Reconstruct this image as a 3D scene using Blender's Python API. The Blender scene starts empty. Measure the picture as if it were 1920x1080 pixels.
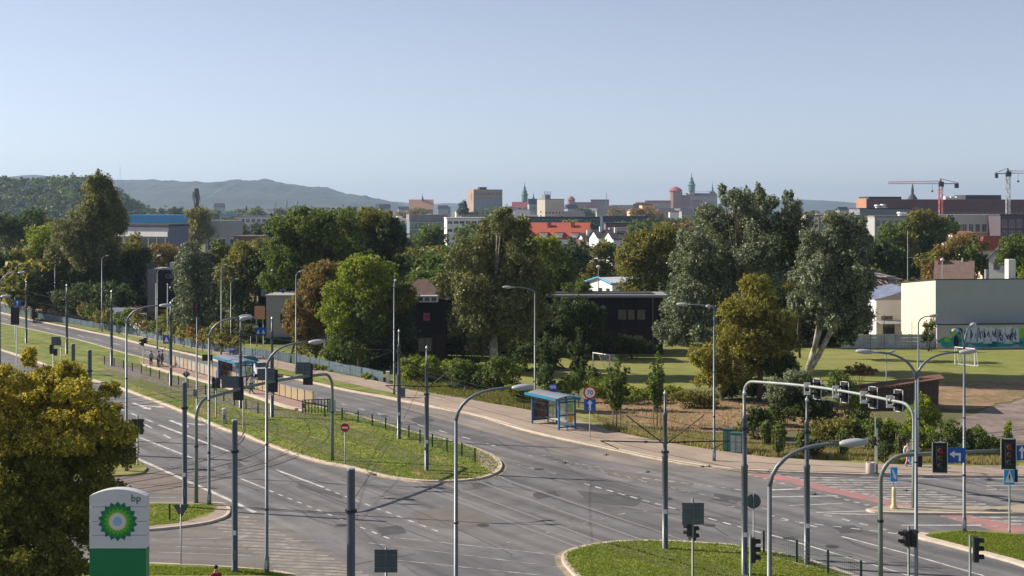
import bpy, bmesh, math, random
import numpy as np
from mathutils import Vector, Matrix
R = math.radians
S = bpy.context.scene
C = S.collection
rnd = random.Random(7)
# ------------------------------------------------------------ camera
F, H, HY = 2667.0, 18.0, 392.0          # focal length in photo pixels, eye height, horizon row
cam = bpy.data.cameras.new('camera'); cam.lens = 50; cam.sensor_width = 36
cam.shift_y = -(540 - HY) / 1920; cam.clip_end = 30000; cam.clip_start = 1
camo = bpy.data.objects.new('camera', cam); C.objects.link(camo)
camo.location = (0, 0, H); camo.rotation_euler = (R(90), 0, 0)
S.camera = camo
# ------------------------------------------------------------ sky, sun, exposure
SUN_EL = 31
sd = Vector((-0.965, 0.26, 0)).normalized() * math.cos(R(SUN_EL)); sd.z = math.sin(R(SUN_EL))
w = bpy.data.worlds.new('World'); S.world = w; w.use_nodes = True
wn = w.node_tree
sky = wn.nodes.new('ShaderNodeTexSky'); sky.sky_type = 'NISHITA'; sky.sun_disc = False
sky.sun_elevation = R(SUN_EL); sky.sun_rotation = R(-75)
sky.air_density = .7; sky.dust_density = .28; sky.ozone_density = 3.0; sky.altitude = 200
wn.nodes['Background'].inputs[1].default_value = 0.071
wb = wn.nodes.new('ShaderNodeMix'); wb.data_type = 'RGBA'; wb.blend_type = 'MULTIPLY'; wb.inputs[0].default_value = 1; wb.inputs[7].default_value = (1.03, .995, 1.06, 1)
hsv = wn.nodes.new('ShaderNodeHueSaturation'); hsv.inputs['Saturation'].default_value = .58
wn.links.new(sky.outputs[0], wb.inputs[6]); wn.links.new(wb.outputs[2], hsv.inputs['Color']); wn.links.new(hsv.outputs[0], wn.nodes['Background'].inputs[0])
sl = bpy.data.lights.new('sun', 'SUN'); sl.energy = 4.6; sl.angle = R(0.5); sl.color = (1, .90, .76)
so = bpy.data.objects.new('sun', sl); C.objects.link(so); so.location = (-300, 80, 300)
so.rotation_euler = (-sd).to_track_quat('-Z', 'Y').to_euler()
S.view_settings.view_transform = 'Standard'; S.view_settings.look = 'None'
S.view_settings.gamma = 1; S.view_settings.use_curve_mapping = False
S.view_settings.exposure = 0.8
S.render.engine = 'CYCLES'
S.cycles.volume_bounces = 0; S.cycles.max_bounces = 6; S.cycles.transparent_max_bounces = 8
S.cycles.use_denoising = True

HAZE = 0.00008
# ------------------------------------------------------------ placing by the photograph
def G(px, py, z=0.0):                     # the ground (or height z) point seen at a pixel
    k = (H - z) / (py - HY)
    return Vector(((px - 960) * k, F * k, z))
def P(px, py, Y):                         # the point at distance Y seen at a pixel
    return Vector(((px - 960) * Y / F, Y, H - (py - HY) * Y / F))
# ------------------------------------------------------------ materials
MATS = {}
def mat(key, col, rough=.75, var=.18, scale=1.5, bump=0.0, bscale=None, metal=0.0, spec=.3, col2=None, emit=None, detail=6, c2amt=.5, c2scale=None):
    if key in MATS: return MATS[key]
    m = bpy.data.materials.new(key); m.use_nodes = True; MATS[key] = m
    n, l = m.node_tree.nodes, m.node_tree.links
    b = n['Principled BSDF']; b.inputs['Roughness'].default_value = rough
    b.inputs['Metallic'].default_value = metal; b.inputs['Specular IOR Level'].default_value = spec
    tc = n.new('ShaderNodeTexCoord')
    nz = n.new('ShaderNodeTexNoise'); nz.inputs['Scale'].default_value = scale; nz.inputs['Detail'].default_value = detail
    nz.inputs['Roughness'].default_value = .62
    l.new(tc.outputs['Object'], nz.inputs['Vector'])
    src = None
    if col2:
        mx = n.new('ShaderNodeMix'); mx.data_type = 'RGBA'
        mx.inputs[6].default_value = (*col, 1); mx.inputs[7].default_value = (*col2, 1)
        n2 = n.new('ShaderNodeTexNoise'); n2.inputs['Scale'].default_value = c2scale or scale * .35; n2.inputs['Detail'].default_value = 5
        l.new(tc.outputs['Object'], n2.inputs['Vector'])
        rp = n.new('ShaderNodeMapRange'); rp.inputs[1].default_value = .5 - .12; rp.inputs[2].default_value = .5 + .12
        rp.inputs[3].default_value = max(0, c2amt - .5); rp.inputs[4].default_value = min(1, c2amt + .5)
        l.new(n2.outputs[0], rp.inputs[0]); l.new(rp.outputs[0], mx.inputs[0]); src = mx.outputs[2]
    mr = n.new('ShaderNodeMapRange'); mr.inputs[1].default_value = .3; mr.inputs[2].default_value = .7
    mr.inputs[3].default_value = 1 - var; mr.inputs[4].default_value = 1 + var
    l.new(nz.outputs[0], mr.inputs[0])
    hs = n.new('ShaderNodeHueSaturation'); hs.inputs['Color'].default_value = (*col, 1)
    if src: l.new(src, hs.inputs['Color'])
    l.new(mr.outputs[0], hs.inputs['Value']); l.new(hs.outputs[0], b.inputs['Base Color'])
    if bump:
        bp = n.new('ShaderNodeBump'); bp.inputs['Strength'].default_value = bump; bp.inputs['Distance'].default_value = .05
        bn = n.new('ShaderNodeTexNoise'); bn.inputs['Scale'].default_value = bscale or scale * 6; bn.inputs['Detail'].default_value = 6
        l.new(tc.outputs['Object'], bn.inputs['Vector'])
        l.new(bn.outputs[0], bp.inputs['Height']); l.new(bp.outputs[0], b.inputs['Normal'])
    if emit:
        b.inputs['Emission Color'].default_value = (*col, 1); b.inputs['Emission Strength'].default_value = emit
    return m
def glass(key, col=(.03, .045, .06), rough=.08):
    m = mat(key, col, rough, .25, .6, spec=.8); return m
def clear(key, tint=(.8, .85, .85), alpha=.35):
    if key in MATS: return MATS[key]
    m = bpy.data.materials.new(key); m.use_nodes = True; MATS[key] = m
    b = m.node_tree.nodes['Principled BSDF']; b.inputs['Base Color'].default_value = (*tint, 1)
    b.inputs['Roughness'].default_value = .1; b.inputs['Alpha'].default_value = alpha
    return m
def leafmat(key, trans=.32, gloss=.45):
    if key in MATS: return MATS[key]
    m = bpy.data.materials.new(key); m.use_nodes = True; MATS[key] = m
    n, l = m.node_tree.nodes, m.node_tree.links
    b = n['Principled BSDF']; b.inputs['Roughness'].default_value = gloss + .12; b.inputs['Specular IOR Level'].default_value = .22
    a = n.new('ShaderNodeAttribute'); a.attribute_name = 'tint'
    t = n.new('ShaderNodeBsdfTranslucent'); mx = n.new('ShaderNodeMixShader'); mx.inputs[0].default_value = trans
    g = n.new('ShaderNodeHueSaturation'); g.inputs['Value'].default_value = 1.25; g.inputs['Saturation'].default_value = 1.1
    l.new(a.outputs['Color'], b.inputs['Base Color']); l.new(a.outputs['Color'], g.inputs['Color']); l.new(g.outputs[0], t.inputs['Color'])
    l.new(b.outputs[0], mx.inputs[1]); l.new(t.outputs[0], mx.inputs[2]); l.new(mx.outputs[0], n['Material Output'].inputs['Surface'])
    return m
# ------------------------------------------------------------ objects
ORG = {}                                  # world origin of each parent
def tag(o, label=None, cat=None, group=None, kind=None):
    if label: o['label'] = label
    if cat: o['category'] = cat
    if group: o['group'] = group
    if kind: o['kind'] = kind
    return o
def thing(name, label, cat, loc=(0, 0, 0), rz=0.0, group=None):
    o = bpy.data.objects.new(name, None); C.objects.link(o); o.empty_display_size = .3
    o.location = loc; o.rotation_euler = (0, 0, rz); ORG[o.name] = Vector(loc) if rz == 0 else None
    return tag(o, label, cat, group)
def link(name, me, parent=None, loc=(0, 0, 0), rz=0.0, scale=None):
    o = bpy.data.objects.new(name, me); C.objects.link(o)
    if parent: o.parent = parent
    o.location = loc; o.rotation_euler = (0, 0, rz)
    if scale: o.scale = scale
    return o
class MB:
    def __init__(s): s.v = []; s.f = []; s.m = []; s.mi = 0
    def add(s, vs, fs):
        o = len(s.v); s.v += [tuple(v) for v in vs]
        s.f += [tuple(i + o for i in f) for f in fs]; s.m += [s.mi] * len(fs); return s
    def box(s, c, d, rz=0.0, rx=0.0, ry=0.0):
        hx, hy, hz = d[0] / 2, d[1] / 2, d[2] / 2
        M = Matrix.Rotation(rz, 3, 'Z') @ Matrix.Rotation(ry, 3, 'Y') @ Matrix.Rotation(rx, 3, 'X'); c = Vector(c)
        vs = [c + M @ Vector((x * hx, y * hy, z * hz)) for x in (-1, 1) for y in (-1, 1) for z in (-1, 1)]
        return s.add(vs, [(0, 1, 3, 2), (4, 6, 7, 5), (0, 4, 5, 1), (2, 3, 7, 6), (0, 2, 6, 4), (1, 5, 7, 3)])
    def bx(s, x0, x1, y0, y1, z0, z1): return s.box(((x0 + x1) / 2, (y0 + y1) / 2, (z0 + z1) / 2), (x1 - x0, y1 - y0, z1 - z0))
    def tube(s, pts, rad, n=8, cap=True):
        pts = [Vector(p) for p in pts]; k = len(pts)
        if not isinstance(rad, (list, tuple)): rad = [rad] * k
        vs, fs = [], []; nr = None
        for i, p in enumerate(pts):
            t = (pts[min(i + 1, k - 1)] - pts[max(i - 1, 0)])
            t = t.normalized() if t.length > 1e-9 else Vector((0, 0, 1))
            if nr is None: nr = Vector((1, 0, 0)) if abs(t.x) < .8 else Vector((0, 1, 0))
            nr = nr - t * nr.dot(t)
            if nr.length < 1e-4: nr = Vector((0, 0, 1)) - t * t.z
            if nr.length < 1e-4: nr = Vector((0, 1, 0)) - t * t.y
            nr = nr.normalized(); b = t.cross(nr)
            for j in range(n):
                q = 2 * math.pi * j / n
                vs.append(p + (nr * math.cos(q) + b * math.sin(q)) * rad[i])
        for i in range(k - 1):
            for j in range(n):
                j2 = (j + 1) % n
                fs.append((i * n + j, i * n + j2, (i + 1) * n + j2, (i + 1) * n + j))
        if cap: fs.append(tuple(range(n - 1, -1, -1))); fs.append(tuple((k - 1) * n + j for j in range(n)))
        return s.add(vs, fs)
    def lathe(s, prof, c=(0, 0, 0), n=12):     # prof: (r, z)
        c = Vector(c); vs, fs = [], []
        for r, z in prof:
            for j in range(n):
                q = 2 * math.pi * j / n; vs.append(c + Vector((r * math.cos(q), r * math.sin(q), z)))
        for i in range(len(prof) - 1):
            for j in range(n):
                j2 = (j + 1) % n; fs.append((i * n + j, i * n + j2, (i + 1) * n + j2, (i + 1) * n + j))
        fs.append(tuple(range(n - 1, -1, -1))); fs.append(tuple((len(prof) - 1) * n + j for j in range(n)))
        return s.add(vs, fs)
    def ell(s, c, r, n=12, k=7, M=None):
        c = Vector(c); vs, fs = [], []
        for i in range(k + 1):
            a = math.pi * i / k
            for j in range(n):
                q = 2 * math.pi * j / n
                v = Vector((r[0] * math.sin(a) * math.cos(q), r[1] * math.sin(a) * math.sin(q), r[2] * math.cos(a)))
                vs.append(c + (M @ v if M else v))
        for i in range(k):
            for j in range(n):
                j2 = (j + 1) % n; fs.append((i * n + j, (i + 1) * n + j, (i + 1) * n + j2, i * n + j2))
        return s.add(vs, fs)
    def prism(s, pts, z0, z1):                  # pts: xy outline
        n = len(pts)
        a = sum(pts[i][0] * pts[(i + 1) % n][1] - pts[(i + 1) % n][0] * pts[i][1] for i in range(n))
        if a < 0: pts = pts[::-1]
        vs = [(p[0], p[1], z0) for p in pts] + [(p[0], p[1], z1) for p in pts]
        fs = [tuple(range(n, 2 * n))] + [tuple(range(n - 1, -1, -1))] + [(i, (i + 1) % n, n + (i + 1) % n, n + i) for i in range(n)]
        return s.add(vs, fs)
    def sheet(s, pts, z=0.0):
        n = len(pts)
        a = sum(pts[i][0] * pts[(i + 1) % n][1] - pts[(i + 1) % n][0] * pts[i][1] for i in range(n))
        if a < 0: pts = pts[::-1]
        return s.add([(p[0], p[1], z) for p in pts], [tuple(range(n))])
    def plate(s, pts, o, ux, uz, t):            # outline (u, w) in the plane ux/uz at o, thickness t along its normal
        ux, uz, o = Vector(ux), Vector(uz), Vector(o); nn = ux.cross(uz).normalized() * t; n = len(pts)
        a = sum(pts[i][0] * pts[(i + 1) % n][1] - pts[(i + 1) % n][0] * pts[i][1] for i in range(n))
        if a < 0: pts = pts[::-1]
        vs = [o + ux * p[0] + uz * p[1] for p in pts]; vs += [v + nn for v in vs]
        fs = [tuple(range(n, 2 * n)), tuple(range(n - 1, -1, -1))] + [(i, (i + 1) % n, n + (i + 1) % n, n + i) for i in range(n)]
        return s.add(vs, fs)
    def mesh(s, name, mats, org=(0, 0, 0), smooth=False):
        me = bpy.data.meshes.new(name); o = Vector(org)
        me.from_pydata([tuple(Vector(v) - o) for v in s.v], [], s.f)
        if not isinstance(mats, (list, tuple)): mats = [mats]
        for m in mats: me.materials.append(m)
        if len(mats) > 1: me.polygons.foreach_set('material_index', s.m)
        if smooth: me.polygons.foreach_set('use_smooth', [len(f) < 6 for f in s.f])
        me.update(); return me
    def build(s, name, mats, parent=None, org=None, smooth=False, rz=0.0):
        if parent is not None:
            return link(name, s.mesh(name, mats, (ORG.get(parent.name) or (0, 0, 0)) if org is None else org, smooth), parent)
        org = org if org is not None else (0, 0, 0)
        return link(name, s.mesh(name, mats, org, smooth), None, org)
def struct(name, mb, m): return tag(mb.build(name, m), kind='structure')
def copy_tree(o, parent=None, depth=0):
    c = o.copy(); C.objects.link(c)
    if parent: c.parent = parent
    for ch in list(o.children): copy_tree(ch, c)
    return c
def place(o, loc, rz=0.0, label=None, group=None, scale=None):
    o.location = loc; o.rotation_euler = (0, 0, rz)
    if label: o['label'] = label
    if group: o['group'] = group
    if scale: o.scale = (scale,) * 3 if not isinstance(scale, tuple) else scale
    return o
class Maker:                               # the first call places the prototype, later calls copy it
    def __init__(s, fn): s.fn = fn; s.o = None
    def __call__(s, loc, rz=0.0, label=None, group=None, scale=None):
        if s.o is None: s.o = s.fn(); o = s.o
        else: o = copy_tree(s.o)
        return place(o, loc, rz, label, group, scale)
# ------------------------------------------------------------ common colours
asphalt = mat('asphalt', (.128, .126, .134), .85, .16, .5, .25, 30, col2=(.17, .163, .162), c2scale=.12, c2amt=.4)
asphalt_old = mat('worn_asphalt', (.19, .17, .155), .9, .14, .6, .25, 25, col2=(.145, .135, .13), c2scale=.15, c2amt=.35)
asphalt_bay = mat('bay_asphalt', (.25, .215, .19), .9, .12, .8, .2, 25, col2=(.15, .14, .135), c2scale=.2, c2amt=.35)
paving = mat('paving', (.36, .285, .225), .9, .12, 1.2, .2, 12, col2=(.30, .24, .195), c2scale=.3)
kerbm = mat('kerb_concrete', (.52, .44, .36), .9, .15, 2.0, .2, 20)
kerbdust = mat('kerb_dust', (.33, .27, .21), .95, .2, 2.0, .2, 20, col2=(.2, .17, .12), c2scale=.9)
white = mat('road_paint', (.62, .60, .57), .7, .22, 2.5, col2=(.32, .3, .3), c2amt=.25, c2scale=1.2)
white_old = mat('worn_paint', (.40, .38, .36), .8, .3, 2.5, col2=(.17, .16, .16), c2amt=.45, c2scale=1.4)
redpaint = mat('red_cycle_paint', (.42, .18, .18), .85, .15, 1.4, col2=(.25, .17, .165), c2scale=.7, c2amt=.45)
grass = mat('mown_grass', (.115, .165, .022), .95, .35, 1.1, .6, 9, col2=(.22, .215, .055), c2scale=.33, c2amt=.38)
grass_dry = mat('dry_grass', (.25, .225, .075), .95, .35, .9, .6, 8, col2=(.14, .16, .03), c2scale=.25, c2amt=.5)
pitch = mat('pitch_grass', (.175, .20, .042), .95, .2, .35, .5, 6, col2=(.235, .23, .07), c2scale=.05, c2amt=.4)
soil = mat('soil', (.30, .19, .115), .95, .3, 1.5, 1.0, 6, col2=(.17, .13, .06), c2scale=.25, c2amt=.35)
steel = mat('galvanised_steel', (.13, .155, .17), .4, .14, 3, metal=.15, spec=.5)
steel_lt = mat('light_galvanised_steel', (.42, .45, .46), .4, .12, 3, metal=.4, spec=.5)
polem = mat('dark_blue_grey_paint', (.05, .065, .08), .38, .14, 2, spec=.55)
greenm = mat('green_grey_paint', (.13, .17, .15), .4, .14, 2, spec=.5)
darkm = mat('black_plastic', (.015, .016, .02), .5, .2, 3, spec=.4)
dkgreen = mat('dark_green_paint', (.02, .06, .05), .5, .15, 3)
signback = mat('sign_back', (.09, .115, .135), .5, .12, 2, metal=.3)
bluesign = mat('sign_blue', (.012, .10, .42), .45, .08, 2)
ltblue = mat('sign_light_blue', (.03, .33, .75), .45, .08, 2)
whitep = mat('white_paint', (.75, .75, .74), .5, .06, 2)
redp = mat('sign_red', (.45, .02, .02), .5, .08, 2)
blackp = mat('black_paint', (.01, .01, .012), .5, .1, 2)
wirem = mat('wire', (.02, .02, .022), .6, .1, 2)
bark = mat('bark', (.10, .075, .05), .95, .3, 4, .8, 12)
bark_pale = mat('pale_bark', (.46, .42, .35), .9, .25, 2.5, .5, 10, col2=(.12, .10, .08), c2scale=1.6, c2amt=.3)
leafm = leafmat('leaves', .38)
leaf_sil = leafmat('silver_leaves', .2, .38)

def road_detail(m, dirv, amt=.16):          # long streaks of wear along the lanes and fine dark cracks
    n, l = m.node_tree.nodes, m.node_tree.links; hs = [x for x in n if x.type == 'HUE_SAT'][0]; b = n['Principled BSDF']; tc = [x for x in n if x.type == 'TEX_COORD'][0]
    mp = n.new('ShaderNodeMapping'); mp.vector_type = 'POINT'; mp.inputs['Rotation'].default_value = (0, 0, -math.atan2(dirv.y, dirv.x)); mp.inputs['Scale'].default_value = (.035, .9, 1)
    rot = n.new('ShaderNodeMapping'); rot.inputs['Rotation'].default_value = (0, 0, -math.atan2(dirv.y, dirv.x)); l.new(tc.outputs['Object'], rot.inputs['Vector'])
    mp.inputs['Rotation'].default_value = (0, 0, 0); l.new(rot.outputs[0], mp.inputs['Vector'])
    nz = n.new('ShaderNodeTexNoise'); nz.inputs['Scale'].default_value = 1.0; nz.inputs['Detail'].default_value = 4; l.new(mp.outputs[0], nz.inputs['Vector'])
    r = n.new('ShaderNodeMapRange'); r.inputs[1].default_value = .35; r.inputs[2].default_value = .65; r.inputs[3].default_value = 1 - amt; r.inputs[4].default_value = 1 + amt; l.new(nz.outputs[0], r.inputs[0])
    vo = n.new('ShaderNodeTexVoronoi'); vo.feature = 'DISTANCE_TO_EDGE'; vo.inputs['Scale'].default_value = .16
    wz = n.new('ShaderNodeTexNoise'); wz.inputs['Scale'].default_value = .8; wz.inputs['Detail'].default_value = 5; l.new(tc.outputs['Object'], wz.inputs['Vector'])
    vm = n.new('ShaderNodeVectorMath'); vm.operation = 'MULTIPLY_ADD'; vm.inputs[1].default_value = (2.2, 2.2, 0); l.new(wz.outputs['Color'], vm.inputs[0]); l.new(tc.outputs['Object'], vm.inputs[2]); l.new(vm.outputs[0], vo.inputs['Vector'])
    c = n.new('ShaderNodeMapRange'); c.inputs[1].default_value = .002; c.inputs[2].default_value = .009; c.inputs[3].default_value = .80; c.inputs[4].default_value = 1; l.new(vo.outputs['Distance'], c.inputs[0])
    m1 = n.new('ShaderNodeMath'); m1.operation = 'MULTIPLY'; l.new(r.outputs[0], m1.inputs[0]); l.new(c.outputs[0], m1.inputs[1])
    mx = n.new('ShaderNodeVectorMath'); mx.operation = 'SCALE'; l.new(hs.outputs[0], mx.inputs[0]); l.new(m1.outputs[0], mx.inputs['Scale']); l.new(mx.outputs[0], b.inputs['Base Color'])
road_detail(asphalt, G(827, 999) - G(517, 881), .26); road_detail(asphalt_old, G(600, 1040) - G(300, 1030), .2); road_detail(asphalt_bay, G(1085, 832) - G(905, 784), .14); road_detail(paving, G(1085, 832) - G(905, 784), .1)
# ============================================================ GROUND
def GP(pts): return [tuple(G(*p))[:2] for p in pts]
def jag(pts, amp, n=3, closed=True, seed=1):        # fray an outline (world xy)
    r = random.Random(seed)
    for _ in range(n):
        out = []; k = len(pts)
        for i in range(k if closed else k - 1):
            a, b = Vector(pts[i]), Vector(pts[(i + 1) % k]); d = b - a; out.append(tuple(a))
            if d.length > .8:
                nrm = Vector((-d.y, d.x)).normalized(); out.append(tuple((a + b) / 2 + nrm * r.uniform(-amp, amp)))
        if not closed: out.append(tuple(pts[-1]))
        pts = out; amp *= .6
    return pts
def smooth(pts, n=2, closed=False):
    for _ in range(n):
        o = []; k = len(pts)
        if not closed: o.append(pts[0])
        for i in range(k if closed else k - 1):
            a, b = pts[i], pts[(i + 1) % k]
            o.append(tuple(a[j] * .75 + b[j] * .25 for j in range(len(a)))); o.append(tuple(a[j] * .25 + b[j] * .75 for j in range(len(a))))
        if not closed: o.append(pts[-1])
        pts = o
    return pts
def offs(path, d):
    out = []
    for i, p in enumerate(path):
        a, b = Vector(path[max(i - 1, 0)][:2]), Vector(path[min(i + 1, len(path) - 1)][:2])
        t = (b - a).normalized(); out.append((p[0] - t.y * d, p[1] + t.x * d))
    return out
def ribbon(mb, path, w0, w1, z, h=0.0):             # a strip between offsets w0..w1 of a world path
    A, B = offs(path, w0), offs(path, w1); n = len(path)
    vs = [(a[0], a[1], z) for a in A] + [(b[0], b[1], z) for b in B]
    fs = [(i, i + 1, n + i + 1, n + i) if w1 > w0 else (i, n + i, n + i + 1, i + 1) for i in range(n - 1)]
    if h:
        vs += [(a[0], a[1], z - h) for a in A] + [(b[0], b[1], z - h) for b in B]
        fs += [(i, 2 * n + i, 2 * n + i + 1, i + 1) for i in range(n - 1)] + [(n + i + 1, 3 * n + i + 1, 3 * n + i, n + i) for i in range(n - 1)]
        fs += [(0, n, 3 * n, 2 * n), (n - 1, 3 * n - 1, 4 * n - 1, 2 * n - 1)]
    return mb.add(vs, fs)
L = .12     # pavement and island level above the roadway

g = MB(); g.sheet([(-9000, -60), (9000, -60), (9000, 14000), (-9000, 14000)], -.03)
struct('ground', g, mat('field_ground', (.10, .115, .04), .95, .3, .02, col2=(.16, .14, .08), c2scale=.006, c2amt=.45))
# roadway: one big asphalt sheet under everything in the junction
roads_px = [(-120, 556), (0, 582), (120, 609), (262, 643), (375, 667), (517, 702), (640, 729), (752, 750), (905, 780), (1085, 828), (1235, 860),
            (1385, 880), (1700, 893), (2300, 893), (2300, 1500), (-500, 1500), (-300, 1100), (0, 800), (-160, 640)]
g = MB(); g.sheet(GP(roads_px), 0.0); struct('road', g, asphalt)
side_px = [(140, 1000), (300, 1000), (387, 985), (430, 958), (477, 962), (545, 992), (620, 1036), (700, 1085), (720, 1110), (60, 1110), (60, 1000)]
g = MB(); g.sheet(jag(GP(side_px), .3, 2), .004); struct('side_street', g, asphalt_old)
side2_px = [(200, 840), (237, 852), (300, 882), (362, 907), (425, 935), (431, 950), (400, 946), (250, 944), (60, 944), (60, 840)]
g = MB(); g.sheet(GP(side2_px), .004); struct('tramway_pavement', g, mat('tramway_pavement', (.19, .155, .135), .9, .15, .8, .2, 20))
side3_px = [(250, 925), (330, 925), (425, 938), (431, 955), (60, 945), (60, 925)]
g = MB(); g.sheet(GP(side3_px), .008); struct('cycle_lane', g, asphalt_old)
bay_px = [(635, 738), (752, 754), (830, 769), (905, 784), (992, 812), (1085, 832), (1167, 849), (1235, 864), (1322, 878), (1385, 884), (1460, 888),
          (1440, 900), (1385, 893), (1260, 884), (1160, 870), (1060, 851), (960, 822), (860, 795), (755, 765), (700, 750)]
g = MB(); g.sheet(jag(GP(bay_px), .12, 2, seed=4), .004); struct('bus_lane', g, asphalt_bay)
# repaired patches in the junction
for k, pp in enumerate([[(770, 960), (860, 950), (930, 975), (860, 995), (790, 985)], [(1080, 920), (1200, 930), (1190, 950), (1100, 942)], [(1130, 880), (1300, 905), (1290, 915), (1140, 892)], [(560, 905), (640, 925), (640, 935), (560, 915)]]):
    g = MB(); g.sheet(jag(GP(pp), .25, 2, seed=k), .005); struct('road_patch', g, mat('patch_asphalt_%d' % (k % 2), [(.15, .135, .125), (.09, .088, .092)][k % 2], .9, .15, .8, .2, 20))
bit = mat('bitumen_seal', (.035, .034, .036), .6, .2, 4)
rq = random.Random(31)
for k in range(20):                                   # sealed cracks wander along the carriageways
    x, y = rq.choice([(rq.uniform(480, 1000), rq.uniform(905, 1060)), (rq.uniform(900, 1500), rq.uniform(890, 1010)), (rq.uniform(650, 1000), rq.uniform(765, 860)), (rq.uniform(280, 470), rq.uniform(780, 900)), (rq.uniform(1350, 1700), rq.uniform(960, 1070))])
    p = G(x, y); a_ = math.atan2(.85, -.53) + rq.choice([0, 0, 1.57]) + rq.uniform(-.2, .2); pts = [tuple(p)[:2]]
    if 560 < x < 940 and 800 < y < 906: continue
    for _ in range(rq.randint(5, 14)): a_ += rq.uniform(-.35, .35); p = p + Vector((math.cos(a_), math.sin(a_), 0)) * rq.uniform(.5, 1.1); pts.append(tuple(p)[:2])
    mb = MB(); ribbon(mb, pts, -.03, .03, .0065); struct('sealed_crack', mb, bit)
for k, (x, y) in enumerate([(640, 985), (905, 985), (1250, 935), (1010, 880), (390, 822), (1480, 1010), (1330, 985), (720, 780), (1560, 1025)]):
    p = G(x, y); mb = MB(); mb.lathe([(.36, .0), (.36, .010), (.31, .014)], (p.x, p.y, 0), 16); struct('manhole_cover', mb, mat('cast_iron', (.055, .05, .048), .6, .3, 6))
# tyre-dark wheel tracks along the lanes
# pavements
pave_px = [(-120, 545), (0, 569), (48, 580), (120, 597), (245, 630), (325, 650), (480, 684), (592, 712), (720, 744), (752, 750), (830, 765), (905, 780), (992, 808),
           (1085, 828), (1167, 845), (1235, 860), (1322, 874), (1385, 880), (1500, 886), (1715, 892), (2300, 892), (2300, 879), (1920, 877), (1690, 874), (1615, 871),
           (1440, 860), (1360, 850), (1260, 834), (1147, 811), (1080, 788), (1015, 776), (960, 765), (917, 758), (855, 744), (755, 730), (720, 719), (592, 694), (480, 668), (325, 634), (245, 617), (120, 586), (48, 570), (-120, 532)]
g = MB(); g.prism(GP(pave_px), -.02, L); struct('pavement', g, paving)
# verge between far pavement and roadway
verge_px = [(-120, 549), (0, 574), (50, 589), (120, 602), (212, 623), (262, 635), (325, 647), (375, 658), (517, 691), (592, 708), (640, 718), (730, 737), (752, 745),
            (745, 748), (640, 729), (592, 717), (517, 702), (375, 667), (262, 643), (175, 622), (120, 610), (50, 597), (0, 585), (-120, 559)]
g = MB(); g.sheet(jag(GP(verge_px), .2, 2, seed=9), L + .006); struct('grass_verge', g, grass)
def kerb(px, name='kerb', w=.3, side=1, closed=False, dust=True, m=None):
    p = smooth(GP(px), 2)
    mb = MB(); ribbon(mb, p, -w / 2, w / 2, L + .012, L + .03); struct(name, mb, m or kerbm)
    if dust:
        mb = MB(); q = side * (w / 2 + .35); ribbon(mb, p, min(side * w / 2, q), max(side * w / 2, q), .012); struct('gutter_dust', mb, kerbdust)
far_kerb = [(-120, 560), (0, 586), (50, 599), (120, 612), (175, 624), (212, 631), (262, 645), (325, 658), (375, 669), (517, 704), (592, 719), (640, 731), (730, 747), (752, 752), (830, 767), (905, 782), (992, 810), (1085, 830), (1167, 847), (1235, 862), (1322, 876), (1385, 882), (1440, 885)]
kerb(far_kerb, w=.42, side=-1)
kerb([(1440, 885), (1500, 888), (1715, 894.5), (2300, 894.5)], w=.25, side=-1, dust=False)
# median island with the tram line
isl_top = [(-120, 582), (0, 607), (50, 617), (125, 633), (175, 646), (237, 665), (282, 676), (328, 689), (393, 709), (480, 733), (527, 746), (567, 757), (630, 772), (675, 782), (730, 799), (760, 809), (812, 821), (855, 831), (892, 843), (915, 853), (932, 863), (939, 874), (934, 884)]
isl_bot = [(925, 890), (905, 898), (867, 903), (817, 905), (780, 903), (730, 896), (692, 887), (652, 876), (615, 870), (580, 861), (542, 849), (505, 835), (480, 826), (462, 817), (425, 808), (412, 802), (375, 786), (325, 765), (287, 751), (250, 737), (215, 725), (175, 714), (140, 702), (100, 690), (50, 672), (0, 656), (-120, 622)]
g = MB(); g.prism(smooth(GP(isl_top) + GP(isl_bot), 1), -.02, L); struct('tram_reservation', g, grass)
kerb(isl_top, side=1); kerb([(934, 884)] + isl_bot, side=1, w=.32)
# trampled bare nose of the island
g = MB(); g.sheet(jag(GP([(900, 845), (918, 856), (933, 870), (930, 884), (920, 889), (905, 880), (893, 862)]), .15, 2), L + .005); struct('island_paving', g, paving)
for k, pp in enumerate([[(560, 765), (640, 790), (700, 812), (660, 815), (590, 792)], [(690, 830), (760, 838), (860, 868), (800, 872), (740, 855)], [(630, 812), (700, 826), (720, 842), (650, 830)]]):
    g = MB(); g.sheet(jag(GP(pp), .5, 3, seed=k + 3), L + .004); struct('worn_grass', g, grass_dry)
for k, pp in enumerate([[(585, 858), (640, 868), (655, 872), (620, 866)], [(770, 885), (830, 880), (860, 892), (800, 900)], [(520, 812), (560, 820), (575, 835), (540, 830)], [(260, 725), (300, 738), (330, 752), (290, 742)], [(360, 760), (400, 775), (420, 790), (380, 778)]]):
    g = MB(); g.sheet(jag(GP(pp), .35, 3, seed=k + 13), L + .008); struct('bare_soil', g, soil)
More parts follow.
